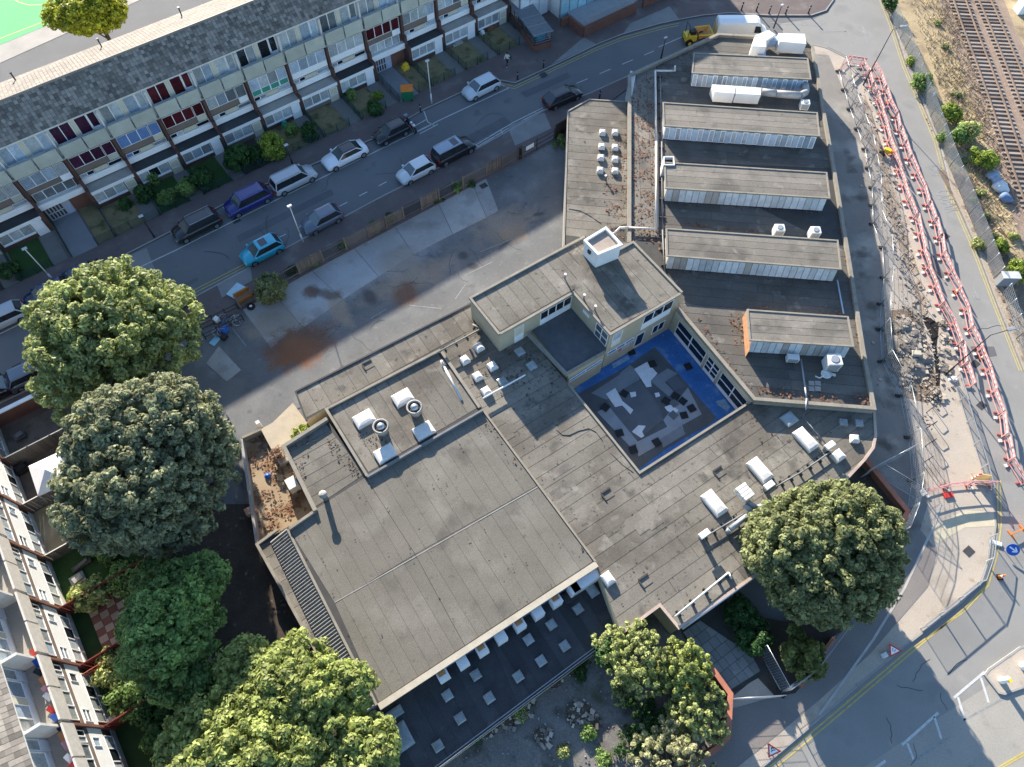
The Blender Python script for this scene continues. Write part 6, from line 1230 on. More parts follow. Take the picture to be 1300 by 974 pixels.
# trench, spoil and rubble
rub = mat('rubble', (.30, .26, .21), .95, .3, 1.2, isl=.6)
def mound(label, cs, name='rubble_heap', cat='rubble heap', m=None, chunk=.16, n=500, hh=.35):
    T = thing(name, label, cat, S(*cs[0][:2], .1)); g = MB(); rr = random.Random(3)
    for (px, py, r) in cs:
        mb = MB(); c = S(px, py, .1); ring = []
        for lev, (f, z) in enumerate(((1, 0), (.75, .5), (.4, .85), (.05, 1))): ring.append([c + V(math.cos(a) * r * f * (1 + .2 * math.sin(3 * a + px)), math.sin(a) * r * f * (1 + .2 * math.cos(2 * a)), z * hh * min(1, r)) for a in [2 * math.pi * i / 14 for i in range(14)]])
        for a, b in zip(ring, ring[1:]):
            for i in range(14): mb.poly([a[i], a[(i + 1) % 14], b[(i + 1) % 14], b[i]], smooth=True)
        mb.build('spoil', m or mat('grey_spoil', (.20, .175, .145), .95, .25, 1.5), T)
        for _ in range(int(n * r * r)):
            t, q_ = rr.random() * 6.28, r * 1.15 * rr.random() ** .5; s = chunk * (.25 + 2.2 * rr.random() ** 3); b = c + V(math.cos(t) * q_, math.sin(t) * q_, hh * min(1, r) * max(0, 1 - q_ / r) + rr.uniform(-.02, .05)); d = V(rr.gauss(0, 1), rr.gauss(0, 1), 0)
            g.obox(b - V(0, 0, s * .3), d, s, s * rr.uniform(.5, .9), s * rr.uniform(.4, .8))
    g.build('broken_lumps', rub, T, kind='stuff'); return T
mound('heap of broken concrete and soil spoil beside the trench', [(1150, 440, 1.5), (1158, 468, 1.2), (1145, 415, 1.0), (1170, 455, .9), (1160, 425, .8)], n=160)
mound('heap of spoil at the lower end of the trench', [(1186, 502, .7), (1150, 487, .6)], n=200, m=earth); mound('strip of pale rubble along the edge of the trench', [(1199, 430, .5), (1201, 448, .5), (1201, 468, .5), (1197, 412, .4)], n=300, m=mat('pale_spoil', (.38, .35, .29), .95, .2, 2), hh=.2)
mound('dark heap of rubble along the foot of the dark lower roof', [(640, 908, .95), (665, 893, .8), (700, 862, .7), (720, 848, .6), (618, 925, .6)], n=140, m=soil_d, hh=.3); mound('low heap of broken paving in the middle of the waste ground', [(735, 905, .8), (750, 915, .6), (690, 935, .6)], n=160, m=earth, hh=.2)
sheet('trench', [(1171, 400), (1182, 404), (1192, 412), (1191, 424), (1189, 440), (1194, 470), (1193, 490), (1188, 490), (1187, 460), (1181, 425), (1174, 412)], .112, mat('trench_shade', (.012, .011, .01), 1, .1))  # flat sheet; the shade inside the trench is put into its black
for k, (px, py, s, lb) in enumerate([(1163, 449, .9, 'big pale slab of broken concrete on the rubble heap'), (1209, 481, .8, 'white sack by the foot of the lamp post')]): 
    c = S(px, py, .4 if k == 0 else .1); T = thing('concrete_lump' if k == 0 else 'sack', lb, 'rubble' if k == 0 else 'sack', c); q = MB(); q.hexa([c + V(*p) * s for p in ((-.5, -.3, -.1), (.5, -.4, -.1), (.6, .3, -.1), (-.4, .4, -.1), (-.4, -.25, .2), (.4, -.3, .25), (.45, .25, .2), (-.3, .3, .15))]); q.build('lump', mat('pale_spoil', (.38, .35, .29)) if k == 0 else white_old, T, bevel=.05)
mach = thing('floor_saw', 'small orange-yellow cutting machine between the barrier rows', 'machine', S(1125, 194, .1)); c = S(1124, 196, .1)
for nm, b, m_ in (('engine', (0, 0, .3, .7, .45, .4), yellow_p), ('guard', (.45, 0, .2, .4, .3, .3), orange_p), ('handle_block', (-.55, -.1, .25, .5, .3, .15), trim_m)): q = MB(); q.obox(c + V(b[0], b[1], b[2]), (1, -.6, 0), b[3], b[4], b[5]); q.build(nm, m_, mach, bevel=.03)
for s in (-1, 1):
    q = MB(); q.tube(c + V(-.3, s * .2, .15), c + V(-.3, s * .3, .15), .15, 10); q.build('wheel', black_r, mach); q = MB(); q.tube(c + V(-.3, s * .2, .4), c + V(-1.0, s * .2 + .4, .9), .02, 6); q.build('handle', steel_d, mach)
# railway
def track(label, pts):
    P_ = SL(pts, .05); T = thing('railway_track', label, 'railway track', P_[1]); i = 0; slp = [mat('concrete_sleeper', (.30, .25, .205), .95, .2, 1.5, rnd=.2), mat('timber_sleeper', (.20, .15, .12), .95, .25, 1.5, rnd=.25)]
    mb = mbwall(MB(), P_, 3.1, .0, .06); mb.build('ballast_bed', ballast_m, T)
    for p, a in along(pts, .66, 0):
        d = V(math.cos(a), math.sin(a), 0); mb = MB(); mb.obox((p.x, p.y, .05 + .03 * RND.random()), V(-d.y, d.x, 0), 2.5, .26, .12); mb.build('sleeper', slp[0] if RND.random() < .75 else slp[1], T)
    for s in (-.75, .75):
        mb = mbwall(MB(), [p for p in offset(P_, s)], .14, .2, .22); mb = mbwall(mb, [p for p in offset(P_, s)], .07, .22, .36); mb.build('rail', mat('rusty_rail', (.26, .20, .16), .5, .2, metal=.5), T)
def offset(P_, s):
    out = []
    for i, p in enumerate(P_):
        d = (P_[min(i + 1, len(P_) - 1)] - P_[max(i - 1, 0)]).normalized(); out.append(p + V(-d.y, d.x, 0) * s)
    return out
sheet('ballast', [(1182, -50), (1200, 30), (1222, 90), (1244, 160), (1275, 245), (1300, 320), (1420, 560), (1480, 500), (1330, 120), (1290, 40), (1255, -50)], .028, ballast_m)
track('left-hand railway track nearest the dry bank', [(1205, -40), (1213, -10), (1229, 36), (1246, 80), (1264, 130), (1284, 190), (1306, 250), (1360, 380)]); track('right-hand railway track in the top right corner', [(1232, -40), (1243, -12), (1263, 34), (1284, 84), (1303, 132), (1330, 190), (1380, 300)])
meshfence(SL([(1131, 24), (1149, 62), (1181, 148), (1205, 212), (1230, 272), (1261, 353)], .1), 1.75, 'galvanised chain-link fence between the road verge and the railway bank', None, m=steel, step=.14)
meshfence(SL([(1272, 372), (1290, 430), (1330, 520)], .1), 1.5, 'sagging lower stretch of wire fence below the grey cabinet', None, m=steel, step=.2)
cb2 = thing('cabinet', 'grey steel cabinet at the lower end of the chain-link fence', 'cabinet', S(1275, 358, .1)); c = S(1273, 360, .1); dd = S(1261, 353) - S(1230, 272); q = MB(); q.obox(c, (dd.y, -dd.x, 0), 1.5, .7, 1.25); q.build('body', grey_m, cb2); q = MB(); q.obox(c + V(0, 0, 1.251), (dd.y, -dd.x, 0), 1.6, .8, .06); q.build('lid', mat('cabinet_lid', (.5, .5, .5), .5), cb2)
for k, (px, py, r, m_, lb) in enumerate([(1259, 225, .7, mat('grey_sack', (.32, .36, .42), .8, .2, 3), 'grey-blue sack highest on the railway bank'), (1264, 232, .65, mat('grey_sack', (.32, .36, .42), .8, .2, 3), 'second grey-blue sack on the railway bank'), (1268, 240, .8, mat('white_sack', (.62, .62, .6), .9, .15, 3), 'white sack between grey and blue sacks on the bank'), (1275, 253, .65, mat('blue_sack', (.14, .20, .32), .8, .2, 3), 'blue sack lowest on the railway bank'), (1185, 119, .35, white_old, 'small white bag lying on the dry bank')]):
    c = S(px, py, .05); T = thing('sack', lb, 'sack', c); q = MB(); q.lathe(c, [(r * .6, 0), (r, .2 * r), (r * .9, .6 * r), (r * .4, .9 * r), (.05, r * .95)], 10); q.v = [(x + .12 * math.sin(5 * y + z * 4), y + .12 * math.sin(6 * x), z) for x, y, z in q.v]; q.build('bag', m_, T)
bx = thing('relay_cabinet', 'white lineside cabinet at the top right corner', 'cabinet', S(1298, 12, .05)); c = S(1300, 14, .05); q = MB(); q.obox(c, (1, .2, 0), 2.4, 1.2, 1.7); q.build('body', white, bx); q = MB(); q.obox(c + V(0, 0, 1.7), (1, .2, 0), 2.5, 1.3, .06); q.build('lid', white_old, bx)
# ------------------------------------------------------------------ roof plant, courtyard, yard fence, clutter
def ux(a): return V(math.cos(a), math.sin(a), 0)
white_m = mat('white_casing', (.68, .67, .63), .5, .06, 1)
def ac(label, px, py, z, a, sx, sy, sz, fan=True, grille=None, group=None):
    c = S(px, py, z); T = thing('air_conditioner', label, 'air conditioner', c, group); d = ux(a); q = MB(); q.obox(c + V(0, 0, .1), d, sx, sy, sz); q.build('casing', white_m, T, bevel=.02)
    for s in (-.35, .35): q = MB(); q.obox(c + d * (s * sx), d, .08, sy, .1); q.build('foot', grey_m, T)
    n = V(-d.y, d.x, 0)
    if fan: q = MB(); q.lathe(c + V(0, 0, sz + .1), [(min(sx, sy) * .38, .003), (min(sx, sy) * .38, .03), (min(sx, sy) * .3, .035)], 14); q.build('fan_guard', grey_m, T)
    q = MB(); q.obox(c - n * (sy / 2 + .012) + V(0, 0, .2), d, sx * .8, .02, sz * .75); q.build('grille', mat('grille_grey', (.28, .29, .29), .6, .15, 8), T); return T
ac('left of two upright white air conditioners standing behind the fourth ridge', 985, 299, ZW, HA + .08, .85, .75, 1.0, group='air conditioners on the wing'); ac('right of two upright white air conditioners standing behind the fourth ridge', 1030, 302, ZW, HA + .08, .85, .75, 1.0, group='air conditioners on the wing')
ac('small white unit fixed low in front of the fifth ridge', 1004, 458, ZW, HA, .95, .5, .55, fan=False); ac('large white air conditioner in front of the fifth ridge', 1052, 466, ZW, HA + .1, 1.1, 1.0, 1.15); ac('white rooftop fan box at the right end behind the second ridge', 1019, 138, ZW, HA, .85, .7, .75)
# ventilation machines and ducts at the far end of the wing
def mach(label, cat_, name, parts_):
    T = None
    for nm, pts, z0, z1, m_ in parts_:
        p = SL(pts, z1); T = T or thing(name, label, cat_, V(p[0].x, p[0].y, z0)); q = MB(); q.prism(p, z0, z1); q.build(nm, m_, T, bevel=.03)
    return T
d1 = mach('big white metal duct at the far end of the wing, standing nearest the van', 'duct', 'ventilation_duct', [('duct_section', [(958, 47), (973, 48), (973, 60), (955, 59)], ZW, ZW + 1.7, white_m), ('duct_bend', [(958, 45), (976, 38), (985, 44), (973, 52)], ZW + .4, ZW + 1.5, white_m)])
q = MB(); q.prism(SL([(962, 59), (973, 60), (972, 72), (962, 71)], ZW + .9), ZW, ZW + .9); q.build('hood', mat('blue_grey_metal', (.34, .42, .52), .5, .1), d1)
d2 = mach('long white ventilation unit at the far right corner of the wing roof', 'ventilation unit', 'ventilation_unit', [('casing', [(988, 42), (1022, 43), (1024, 56), (990, 53)], ZW + .4, ZW + 1.6, white_m), ('inlet', [(975, 46), (988, 46), (988, 52), (975, 52)], ZW + .5, ZW + 1.2, mat('blue_grey_metal', (.34, .42, .52)))])
for x, y in ((992, 52), (1016, 55)): c = S(x, y, ZW + .4); q = MB(); q.tube(V(c.x, c.y, ZW), V(c.x, c.y, ZW + .42), .05, 6); q.build('leg', grey_m, d2)
d3 = mach('long white air handling unit standing in front of the first ridge', 'ventilation unit', 'air_handling_unit', [('casing', [(904, 107), (934, 109), (933, 119), (908, 117)], ZW + .35, ZW + 1.5, white_m), ('casing', [(934.5, 109), (967, 111.5), (966, 121), (934, 119)], ZW + .35, ZW + 1.45, white_m)])
for k in range(8):
    c = S(938 + (k % 4) * 7, 116.5 + (k % 4) * .6, ZW + 1.3); q = MB(); f = S(937 + (k % 4) * 7.6, 120.0 + (k % 4) * .35, ZW + .55 + .45 * (k // 4)); q.obox(f, ux(HA), .22, .08, .2); q.build('louvre', grey_m, d3)
for x, y in ((912, 120), (938, 122), (962, 124)): c = S(x, y, ZW); q = MB(); q.tube(c, c + V(0, 0, .4), .05, 6); q.build('leg', grey_m, d3)
q = MB(); pp = [S(967, 117, ZW + .8), S(985, 119, ZW + .85), S(1016, 121.5, ZW + .8), S(1023, 117, ZW + .8), S(1022, 108, ZW + .9)]; q.path(pp, .36, 12); q.build('duct', mat('grey_duct', (.36, .34, .31), .6, .2, 2), d3)
fb_ = thing('flue_box', 'white open-topped flue box at the left end of the third ridge', 'flue', S(849, 205, ZW)); q = mbwall(MB(), SL([(843, 199), (855, 199), (856, 209), (843, 209)], ZW + 1.6), .1, ZW, ZW + 1.6, closed=True); q.build('casing', white_m, fb_); q = MB(); q.prism(inset(SL([(843, 199), (855, 199), (856, 209), (843, 209)], ZW + 1.6), .06), ZW + 1.2, ZW + 1.25); q.build('opening', bitumen, fb_)
# round vents and chimney
for px, py, lb in ((486, 549, 'round concrete roof vent with a steel cowl between the left pair of domes'), (528, 525, 'round concrete roof vent with a steel cowl between the right pair of domes')):
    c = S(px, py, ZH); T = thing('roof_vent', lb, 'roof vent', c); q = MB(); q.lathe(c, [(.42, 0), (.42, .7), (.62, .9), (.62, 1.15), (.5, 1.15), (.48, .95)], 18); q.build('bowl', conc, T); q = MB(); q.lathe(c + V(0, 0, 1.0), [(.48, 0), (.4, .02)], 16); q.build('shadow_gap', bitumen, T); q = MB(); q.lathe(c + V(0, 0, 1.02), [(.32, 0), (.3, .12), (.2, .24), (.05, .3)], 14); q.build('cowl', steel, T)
c = S(414, 634, ZH); T = thing('chimney_pot', 'round flue pipe with pale cap standing alone on the hall roof', 'flue', c); q = MB(); q.tube(c, c + V(0, 0, 1.0), .2, 14); q.build('pipe', lead, T); q = MB(); q.lathe(c + V(0, 0, 1.0), [(.3, 0), (.3, .12), (.1, .2)], 14); q.build('cap', conc, T)
for px, py, lb in ((717, 354, 'small vent pipe on the two-storey roof at the inner corner'), (741, 380, 'small vent pipe on the two-storey roof edge above the terrace'), (755, 394, 'small vent pipe with pale cap near the terrace windows'), (768, 229, 'small white vent pipe below the eight domes')):
    z = ZB if py > 300 else ZL; c = S(px, py, z); T = thing('vent_pipe', lb, 'vent pipe', c); q = MB(); q.tube(c, c + V(0, 0, .55), .06, 8); q.build('pipe', lead, T); q = MB(); q.tube(c + V(0, 0, .55), c + V(0, 0, .65), .12, 10); q.build('cap', white_old, T)
hp_ = thing('hooded_vent', 'white pleated roof hood with bent grey ducts beside the road-corner tree', 'roof hood', S(941, 632, ZL)); c = S(940, 631, ZL)
for k in range(4): q = MB(); q.obox(c + ux(U - 1.571) * (k * .28 - .42) + V(0, 0, .65), ux(U), .95 - .06 * (k % 2), .27, .55); q.build('hood_fin', white_m, hp_, bevel=.04)
for pp in ([S(945, 641, ZL + .5), S(955, 650, ZL + .5), S(927, 672, ZL + .45), S(923, 676, ZL + .1)], [S(949, 637, ZL + .5), S(960, 645, ZL + .5), S(975, 640, ZL + .5)]): q = MB(); q.path(pp, .2, 10); q.build('duct', grey_m, hp_)
for px, py, lb in ((890, 683, 'small white roof fan at the end of the long conduit'), (971, 622, 'small white roof fan by the middle large dome'), (1047, 572, 'small white roof fan by the right-hand large dome')):
    c = S(px, py, ZL); T = thing('roof_fan', lb, 'roof fan', c); q = MB(); q.obox(c, ux(U), .3, .3, .85); q.build('stem', grey_m, T); q = MB(); q.obox(c + V(0, 0, .85), ux(U), .85, .45, .22); q.build('hood', white_m, T, bevel=.04)
# conduits on feet
def conduit(label, pts, z, r=.06, feet=0, m=None, h=.3):
    P_ = SL(pts, z + h); T = thing('conduit', label, 'pipe', V(P_[0].x, P_[0].y, z)); q = MB(); q.path(P_, r, 6); q.build('pipe', m or grey_m, T)
    for a, b in zip(P_, P_[1:]):
        k = int((b - a).length / feet) if feet else 0
        for i in range(k + 1 if feet else 0):
            p = a.lerp(b, (i + .3) / (k + 1)); q = MB(); q.obox(V(p.x, p.y, z), (b - a).cross(V(0, 0, 1)), .5, .1, h); q.build('foot', bitumen, T)
    return T
conduit('white pipe running down the leaf-filled roof valley and across to the low wing', [(857, 84), (857, 90), (832, 90), (833, 180), (833, 291), (798, 289), (787, 289), (780, 296), (770, 300)], ZW, .10, 0, white_old, .35)
conduit('grey pipe along the left ends of the roof ridges', [(838, 92), (840, 180), (841, 292), (844, 350)], ZW, .06, 2.4, lead, .2)
conduit('long pale conduit on feet along the lower roof edge', [(857, 783), (925, 727), (929, 735)], ZL, .07, 1.6, white_old, .35); conduit('conduit on feet between the large domes and the roof corner', [(893, 683), (915, 670), (945, 652)], ZL, .06, 1.2, lead); conduit('conduit on feet from the right-hand dome down to the tree', [(1057, 572), (1020, 598), (985, 618)], ZL, .06, 1.2, lead); conduit('conduit crossing from the wing parapet to the dome by the roof corner', [(1024, 500), (1022, 520), (1020, 530), (1052, 568)], ZL, .05, 0, lead, .3)
conduit('pipe on posts along the parapet beside the plant roof', [(600, 412), (610, 418), (555, 448)], ZL + .35, .09, 1.3, coping, .35); conduit('loose white pole lying across the roof by the rooflights', [(613, 506), (667, 476)], ZL, .07, 0, white, .5); conduit('pale plank lying on the plant roof', [(560, 458), (586, 508)], ZH, .1, 0, white_old, .08)
conduit('steel ladder rail lying over the wing roof edge by the fifth ridge', [(1017, 456), (1022, 492), (1024, 506), (1023, 520)], ZW, .07, 0, grey_m, .3); conduit('metal channel beside the fourth ridge', [(1063, 356), (1071, 398)], ZW, .07, 0, mat('blue_grey_metal', (.34, .42, .52)), .2)
conduit('black cable lying in a loop on the roof beside the courtyard', [(706, 545), (713, 552), (722, 553), (735, 547), (748, 544), (757, 549), (765, 560)], ZL, .025, 0, trim_m, .03); conduit('thin cable along the terrace side of the courtyard roof', [(775, 575), (790, 590), (804, 600)], ZL, .02, 0, trim_m, .03); conduit('thin cracked cable across the low wing roof', [(722, 265), (738, 268), (752, 276), (763, 284)], ZL, .025, 0, trim_m, .03)
gut = thing('gutter', 'white plastic gutter under the lower roof edge', 'gutter', S(920, 766, 2.4)); q = MB(); q.tube(S(866, 798, ZL - .3), S(960, 731, ZL - .3), .09, 8); q.build('channel', mat('pale_blue_gutter', (.55, .62, .70), .5, .05), gut)
dsh = thing('satellite_dish', 'white satellite dish lying on its mount on the wing roof', 'satellite dish', S(1046, 477, ZW)); c = S(1048, 476, ZW + .25); q = MB(); q.lathe(c, [(.05, 0), (.25, .04), (.42, .12), (.43, .13), (.25, .07), (.05, .03)], 14); q.build('dish', white_m, dsh); q = MB(); q.path([c + V(0, 0, .1), c + V(-.6, -.4, .15), c + V(-.9, -.2, .1)], .05, 6); q.build('arm', white_m, dsh); q = MB(); q.obox(c + V(.5, .2, -.2), (1, -.4, 0), .8, .2, .12); q.build('bracket', white_m, dsh)
pvs = thing('paving_slabs', 'four grey concrete slabs laid on the wing roof below the dish', 'paving slabs', S(1034, 490, ZW))
for i in range(2):
    for j in range(2): c = S(1030 + i * 8, 487 + j * 7, ZW); q = MB(); q.obox(c, ux(HA), .44, .4, .07); q.build('slab', conc, pvs)
for px, py, z, lb in ((468, 464, ZN, 'open roof hatch on the strip beside the yard'), (914, 600, ZL, 'patch of lifted felt beside the large domes'), (820, 738, ZL, 'square roof outlet near the lower roof edge'), (772, 628, ZL, 'burst blister in the felt at the middle of the roof')):
    c = S(px, py, z); T = thing('roof_hatch', lb, 'roof hatch', c); q = MB(); q.obox(c + V(0, 0, .012), ux(U), .75, .6, .03); q.build('patch', felt, T); q = MB(); q.obox(c + ux(U + 1.57) * .34 + V(0, 0, .012), ux(U), .8, .12, .12); q.build('upstand', bitumen, T); q = MB(); q.obox(c - ux(U) * .42 + V(0, 0, .012), ux(U + 1.57), .6, .1, .1); q.build('upstand', bitumen, T)
vb = thing('vent_box', 'white box vent in the walled court beside the hall', 'vent', S(373, 613, .35)); q = MB(); q.obox(S(374, 618, .35), ux(U - 1.57), .95, .8, .9); q.build('casing', white_m, vb, bevel=.03)
fr = thing('dumped_cupboard', 'orange-brown box dumped in the walled court', 'box', S(320, 650, .35)); q = MB(); q.obox(S(320, 650, .35), ux(U), .8, .6, .5); q.build('box', mat('terracotta', (.42, .24, .16), .8, .15), fr, bevel=.03)
bb = thing('bin_bag', 'blue bag on the leaves of the walled court', 'bag', S(340, 605, .35)); q = MB(); q.lathe(S(340, 605, .35), [(.2, 0), (.26, .1), (.15, .22), (.02, .26)], 8); q.build('bag', blue_p, bb)
ws = thing('stone_post', 'small white post at the corner of the planter', 'post', S(331, 542, .06)); q = MB(); q.obox(S(331, 542, .06), ux(U), .3, .3, .9); q.build('post', white_old, ws)
tree('green plants in the planter by the nook parapet', S(385, 548, .9), .9, .7, .4, 16, .2, 40, .09, L_bright, 300, cat='plants', name='planter_plants', low=-.6); tree('dry flowering plants at the corner of the nook', S(354, 578, .9), .6, .8, .3, 14, .2, 40, .08, leafmat('pinkish_leaves', (.32, .2, .14)), 301, cat='plants', name='planter_plants', low=-.6)
# courtyard
crt = sheet('courtyard_floor', [(715, 480), (815, 425), (852, 405), (950, 515), (945, 530), (810, 610), (790, 600)], .02, mat('blue_floor_paint', (0.045, 0.16, 0.42), .55, .25, .8, 8, .25, dirt=[((.16, .26, .38), 0.8, .54, .7), ((.03, .06, .12), .7, .58, .6), ((.30, .36, .42), 3.0, .66, .6)]))
carp = [mat('dark_carpet', (.125, .138, .15), .95, .14, 1), mat('mid_carpet', (.21, .235, .26), .95, .14, 1), mat('light_carpet', (.29, .32, .35), .95, .14, 1)]
k_ = lambda x, y: (720 + x / 5.413, 430 + y / 5.413)
def flat(name, label, cat_, pts, z, m_, th=.012, group=None):
    p = SL([k_(*a) for a in pts], z); q = MB(); q.prism(p, z, z + th, bottom=False); o = q.build(name, m_); tag(o, label, cat_, group); return o
flat('floor_mat', 'dark grey rubber surface covering most of the blue courtyard floor', 'floor covering', [(62, 388), (285, 264), (440, 172), (603, 60), (760, 235), (1022, 540), (1000, 575), (700, 745), (490, 895)], .026, mat('grey_rubber', (.105, .112, .12), .9, .18, .8))
CP = [([(165, 375), (365, 245), (500, 280), (270, 420)], 1, 'mid-grey carpet strip along the terrace wall'), ([(360, 240), (430, 180), (520, 250), (470, 300)], 1, 'mid-grey carpet piece in the corner by the mural'), ([(205, 505), (300, 455), (490, 715), (430, 740)], 2, 'pale carpet strip down the left side of the courtyard'), ([(470, 715), (780, 560), (800, 630), (490, 810)], 2, 'pale carpet strip along the near side'), ([(640, 690), (780, 600), (815, 655), (660, 750)], 1, 'grey carpet piece beside the near edge'), ([(565, 285), (690, 205), (760, 240), (670, 300), (730, 360), (700, 400)], 1, 'mid-grey carpet by the blue border'), ([(780, 400), (830, 335), (925, 520), (800, 590), (690, 610), (660, 560)], 2, 'pale carpet on the right of the floor'),
      ([(270, 420), (500, 285), (640, 470), (660, 560), (480, 700), (300, 480)], 0, 'big dark carpet in the middle of the courtyard'), ([(680, 290), (745, 250), (815, 330), (735, 355)], 0, 'dark square carpet beside the blue border')]
for i, (p, c, lb) in enumerate(CP): flat('carpet', lb, 'carpet', p, .042 + .004 * i, carp[c])
WP = [([(265, 380), (330, 340), (380, 430), (455, 490), (435, 520), (380, 460), (330, 470)], 'long white sheet lying on the dark carpet'), ([(460, 210), (550, 160), (620, 240), (575, 290), (580, 330), (545, 335), (500, 265)], 'large white cloth in the corner by the mural'), ([(430, 370), (470, 365), (475, 395), (440, 405)], 'small white scrap left of the middle of the courtyard'), ([(600, 375), (630, 370), (640, 395), (610, 405)], 'small white scrap right of the middle of the courtyard'), ([(668, 470), (710, 455), (765, 490), (750, 512), (690, 500)], 'white sheet between the scattered black tiles'), ([(445, 640), (490, 595), (540, 600), (515, 640), (530, 670), (510, 683)], 'crumpled white and blue packaging near the lower edge'), ([(1020, 430), (1080, 415), (1120, 470), (1100, 500), (1040, 460)], 'white spill mark on the blue floor'), ([(305, 175), (420, 110), (430, 140), (320, 205)], 'pale blue painted board against the mural wall')]
for i, (p, lb) in enumerate(WP): flat('paint_spill' if i == 6 else 'sheet', lb, 'sheet', p, .082 if i < 6 else .03, mat('white_sheet', (.70, .72, .73), .85, .1, 2) if i < 6 else mat('pale_blue_spill', (.22, .34, .46), .7, .3, 3), .02 if i != 6 else .004)
BT = [(585, 175), (832, 192), (393, 378), (262, 473), (360, 648), (455, 765), (615, 713), (680, 428), (745, 395), (855, 480), (803, 527), (795, 430), (440, 92), (735, 445), (730, 525)]
BN = ['beside the large white cloth', 'alone on the blue floor', 'by the long white sheet', 'at the left side of the floor', 'beside the white and blue packaging', 'nearest the lower corner', 'on the near pale strip', 'left of the scattered group', 'topmost of the scattered group', 'furthest right of the scattered group', 'lowest of the scattered group', 'tilted in the scattered group', 'in the corner under the mural', 'grey one in the scattered group', 'grey one below the scattered group']
for i, (x, y) in enumerate(BT):
    c = S(*k_(x, y), .1); q = MB(); q.obox((c.x, c.y, .105), ux(U + RND.uniform(-.4, .4)), .62, .62, .03 + .05 * (i % 3 == 0)); o = q.build('carpet_tile', carp[0] if i > 12 else trim_m); tag(o, 'black carpet tile ' + BN[i] if i < 13 else 'carpet tile, ' + BN[i], 'carpet tile', 'loose carpet tiles in the courtyard')
# yard fence: posts, rails and upright slats, some panels boarded
yf = thing('yard_fence', 'grey timber and railing fence between the yard and the pavement', 'fence', S(500, 286)); YF = SL([(306, 391), (381, 348), (469, 302), (513, 278), (558, 255), (617, 224), (657, 203), (663, 200)], .1); tot = 0
for a, b in zip(YF, YF[1:]):
    L = (b - a).length; k = max(1, round(L / 2.6)); d = (b - a).normalized()
    for j in range(k):
        p, q_ = a.lerp(b, j / k), a.lerp(b, (j + 1) / k); q = MB(); q.obox(V(p.x, p.y, 0), d, .14, .14, 1.75); q.build('post', timber, yf); tot += 1
        for z in (.35, 1.5): q = MB(); q.bar(V(p.x, p.y, z) + d * .08, V(q_.x, q_.y, z) - d * .08, .06, .08); q.build('rail', timber, yf)
        n = 20
        if tot % 3 == 0:
            for s in range(14): c = p.lerp(q_, (s + .5) / 14); q = MB(); q.obox(V(c.x, c.y, .15) + V(-d.y, d.x, 0) * .05, d, L / k / 14 - .02, .03, 1.5 + .06 * RND.random()); q.build('slat', timber, yf)
        else:
            q = MB()
            for s in range(n): c = p.lerp(q_, (s + .5) / n); q.obox(V(c.x, c.y, .12) + V(-d.y, d.x, 0) * .045, d, .05, .025, 1.5)
            q.build('railing_bars', timber if tot % 2 else steel_d, yf, kind='stuff')
q = MB(); q.obox(V(YF[-1].x, YF[-1].y, 0), ux(RA), .16, .16, 1.8); q.build('post', timber, yf)
yg = thing('yard_gate', 'black metal bar gate with a white notice at the end of the yard', 'gate', S(680, 190)); a, b = S(659, 203, .05), S(703, 178, .05)
for z in (.2, .75, 1.3): q = MB(); q.bar(V(a.x, a.y, z), V(b.x, b.y, z), .06, .06); q.build('bar', steel_d, yg)
for t in (0, .5, 1): p = a.lerp(b, t); q = MB(); q.bar(V(p.x, p.y, 0), V(p.x, p.y, 1.6), .08, .08); q.build('post', steel_d, yg)
p = a.lerp(b, .3); q = MB(); q.obox(V(p.x, p.y - .06, .8), b - a, 1.0, .03, .5); q.build('notice', white, yg)
yh = thing('hoarding', 'dark boarded fence from the gate to the low wing', 'fence', S(712, 172)); a, b = S(704, 177, .05), S(723, 165, .05)
for i in range(12): p = a.lerp(b, (i + .5) / 12); q = MB(); q.obox(V(p.x, p.y, 0), b - a, (b - a).length / 12 - .02, .05, 1.9); q.build('board', mat('dark_timber', (.05, .042, .036), .9, .2, rnd=.2), yh)
lf = thing('low_railing', 'black double-rail barrier at the left end of the yard fence', 'railing', S(285, 402)); a, b, c2 = S(255, 415, .1), S(303, 392, .1), S(262, 424, .1)
for off in (0, 1.6):
    for z in (.35, .8): p, q_ = a + V(.45, -.75, 0) * off, b + V(.45, -.75, 0) * off; q = MB(); q.bar(V(p.x, p.y, z), V(q_.x, q_.y, z), .05, .06); q.build('rail', steel_d, lf)
    for t in np.linspace(0, 1, 4): p = a.lerp(b, t) + V(.45, -.75, 0) * off; q = MB(); q.bar(V(p.x, p.y, 0), V(p.x, p.y, 1.0), .07, .07); q.build('post', steel_d, lf)
so = thing('dumped_sofa', 'orange sofa dumped against the railing beside the grey-green shrub', 'sofa', S(311, 378, .05)); c = S(311, 379, .05); d = ux(RA); n = V(-d.y, d.x, 0); om = mat('orange_fabric', (.42, .17, .045), .9, .2, 3)
for nm, b in (('seat', (0, 0, .15, 1.5, .7, .3)), ('backrest', (0, .32, .44, 1.5, .18, .4)), ('arm', (-.72, 0, .44, .16, .7, .2)), ('arm', (.72, 0, .44, .16, .7, .2)), ('frame', (0, 0, .0, 1.5, .7, .148))): q = MB(); q.obox(c + d * b[0] + n * b[1] + V(0, 0, b[2]), d, b[3], b[4], b[5]); q.build(nm, om, so, bevel=.05 if nm != 'frame' else 0)
ty = thing('tyre', 'black tyre with white centre lying on the yard by the sofa', 'tyre', S(319, 390, .05)); c = S(319, 390, .05); q = MB(); q.lathe(c, [(.34, 0), (.38, .09), (.34, .18), (.2, .18)], 14); q.build('tread', black_r, ty); q = MB(); q.lathe(c + V(0, 0, .181), [(.13, 0), (.1, .02)], 10); q.build('centre', white, ty)
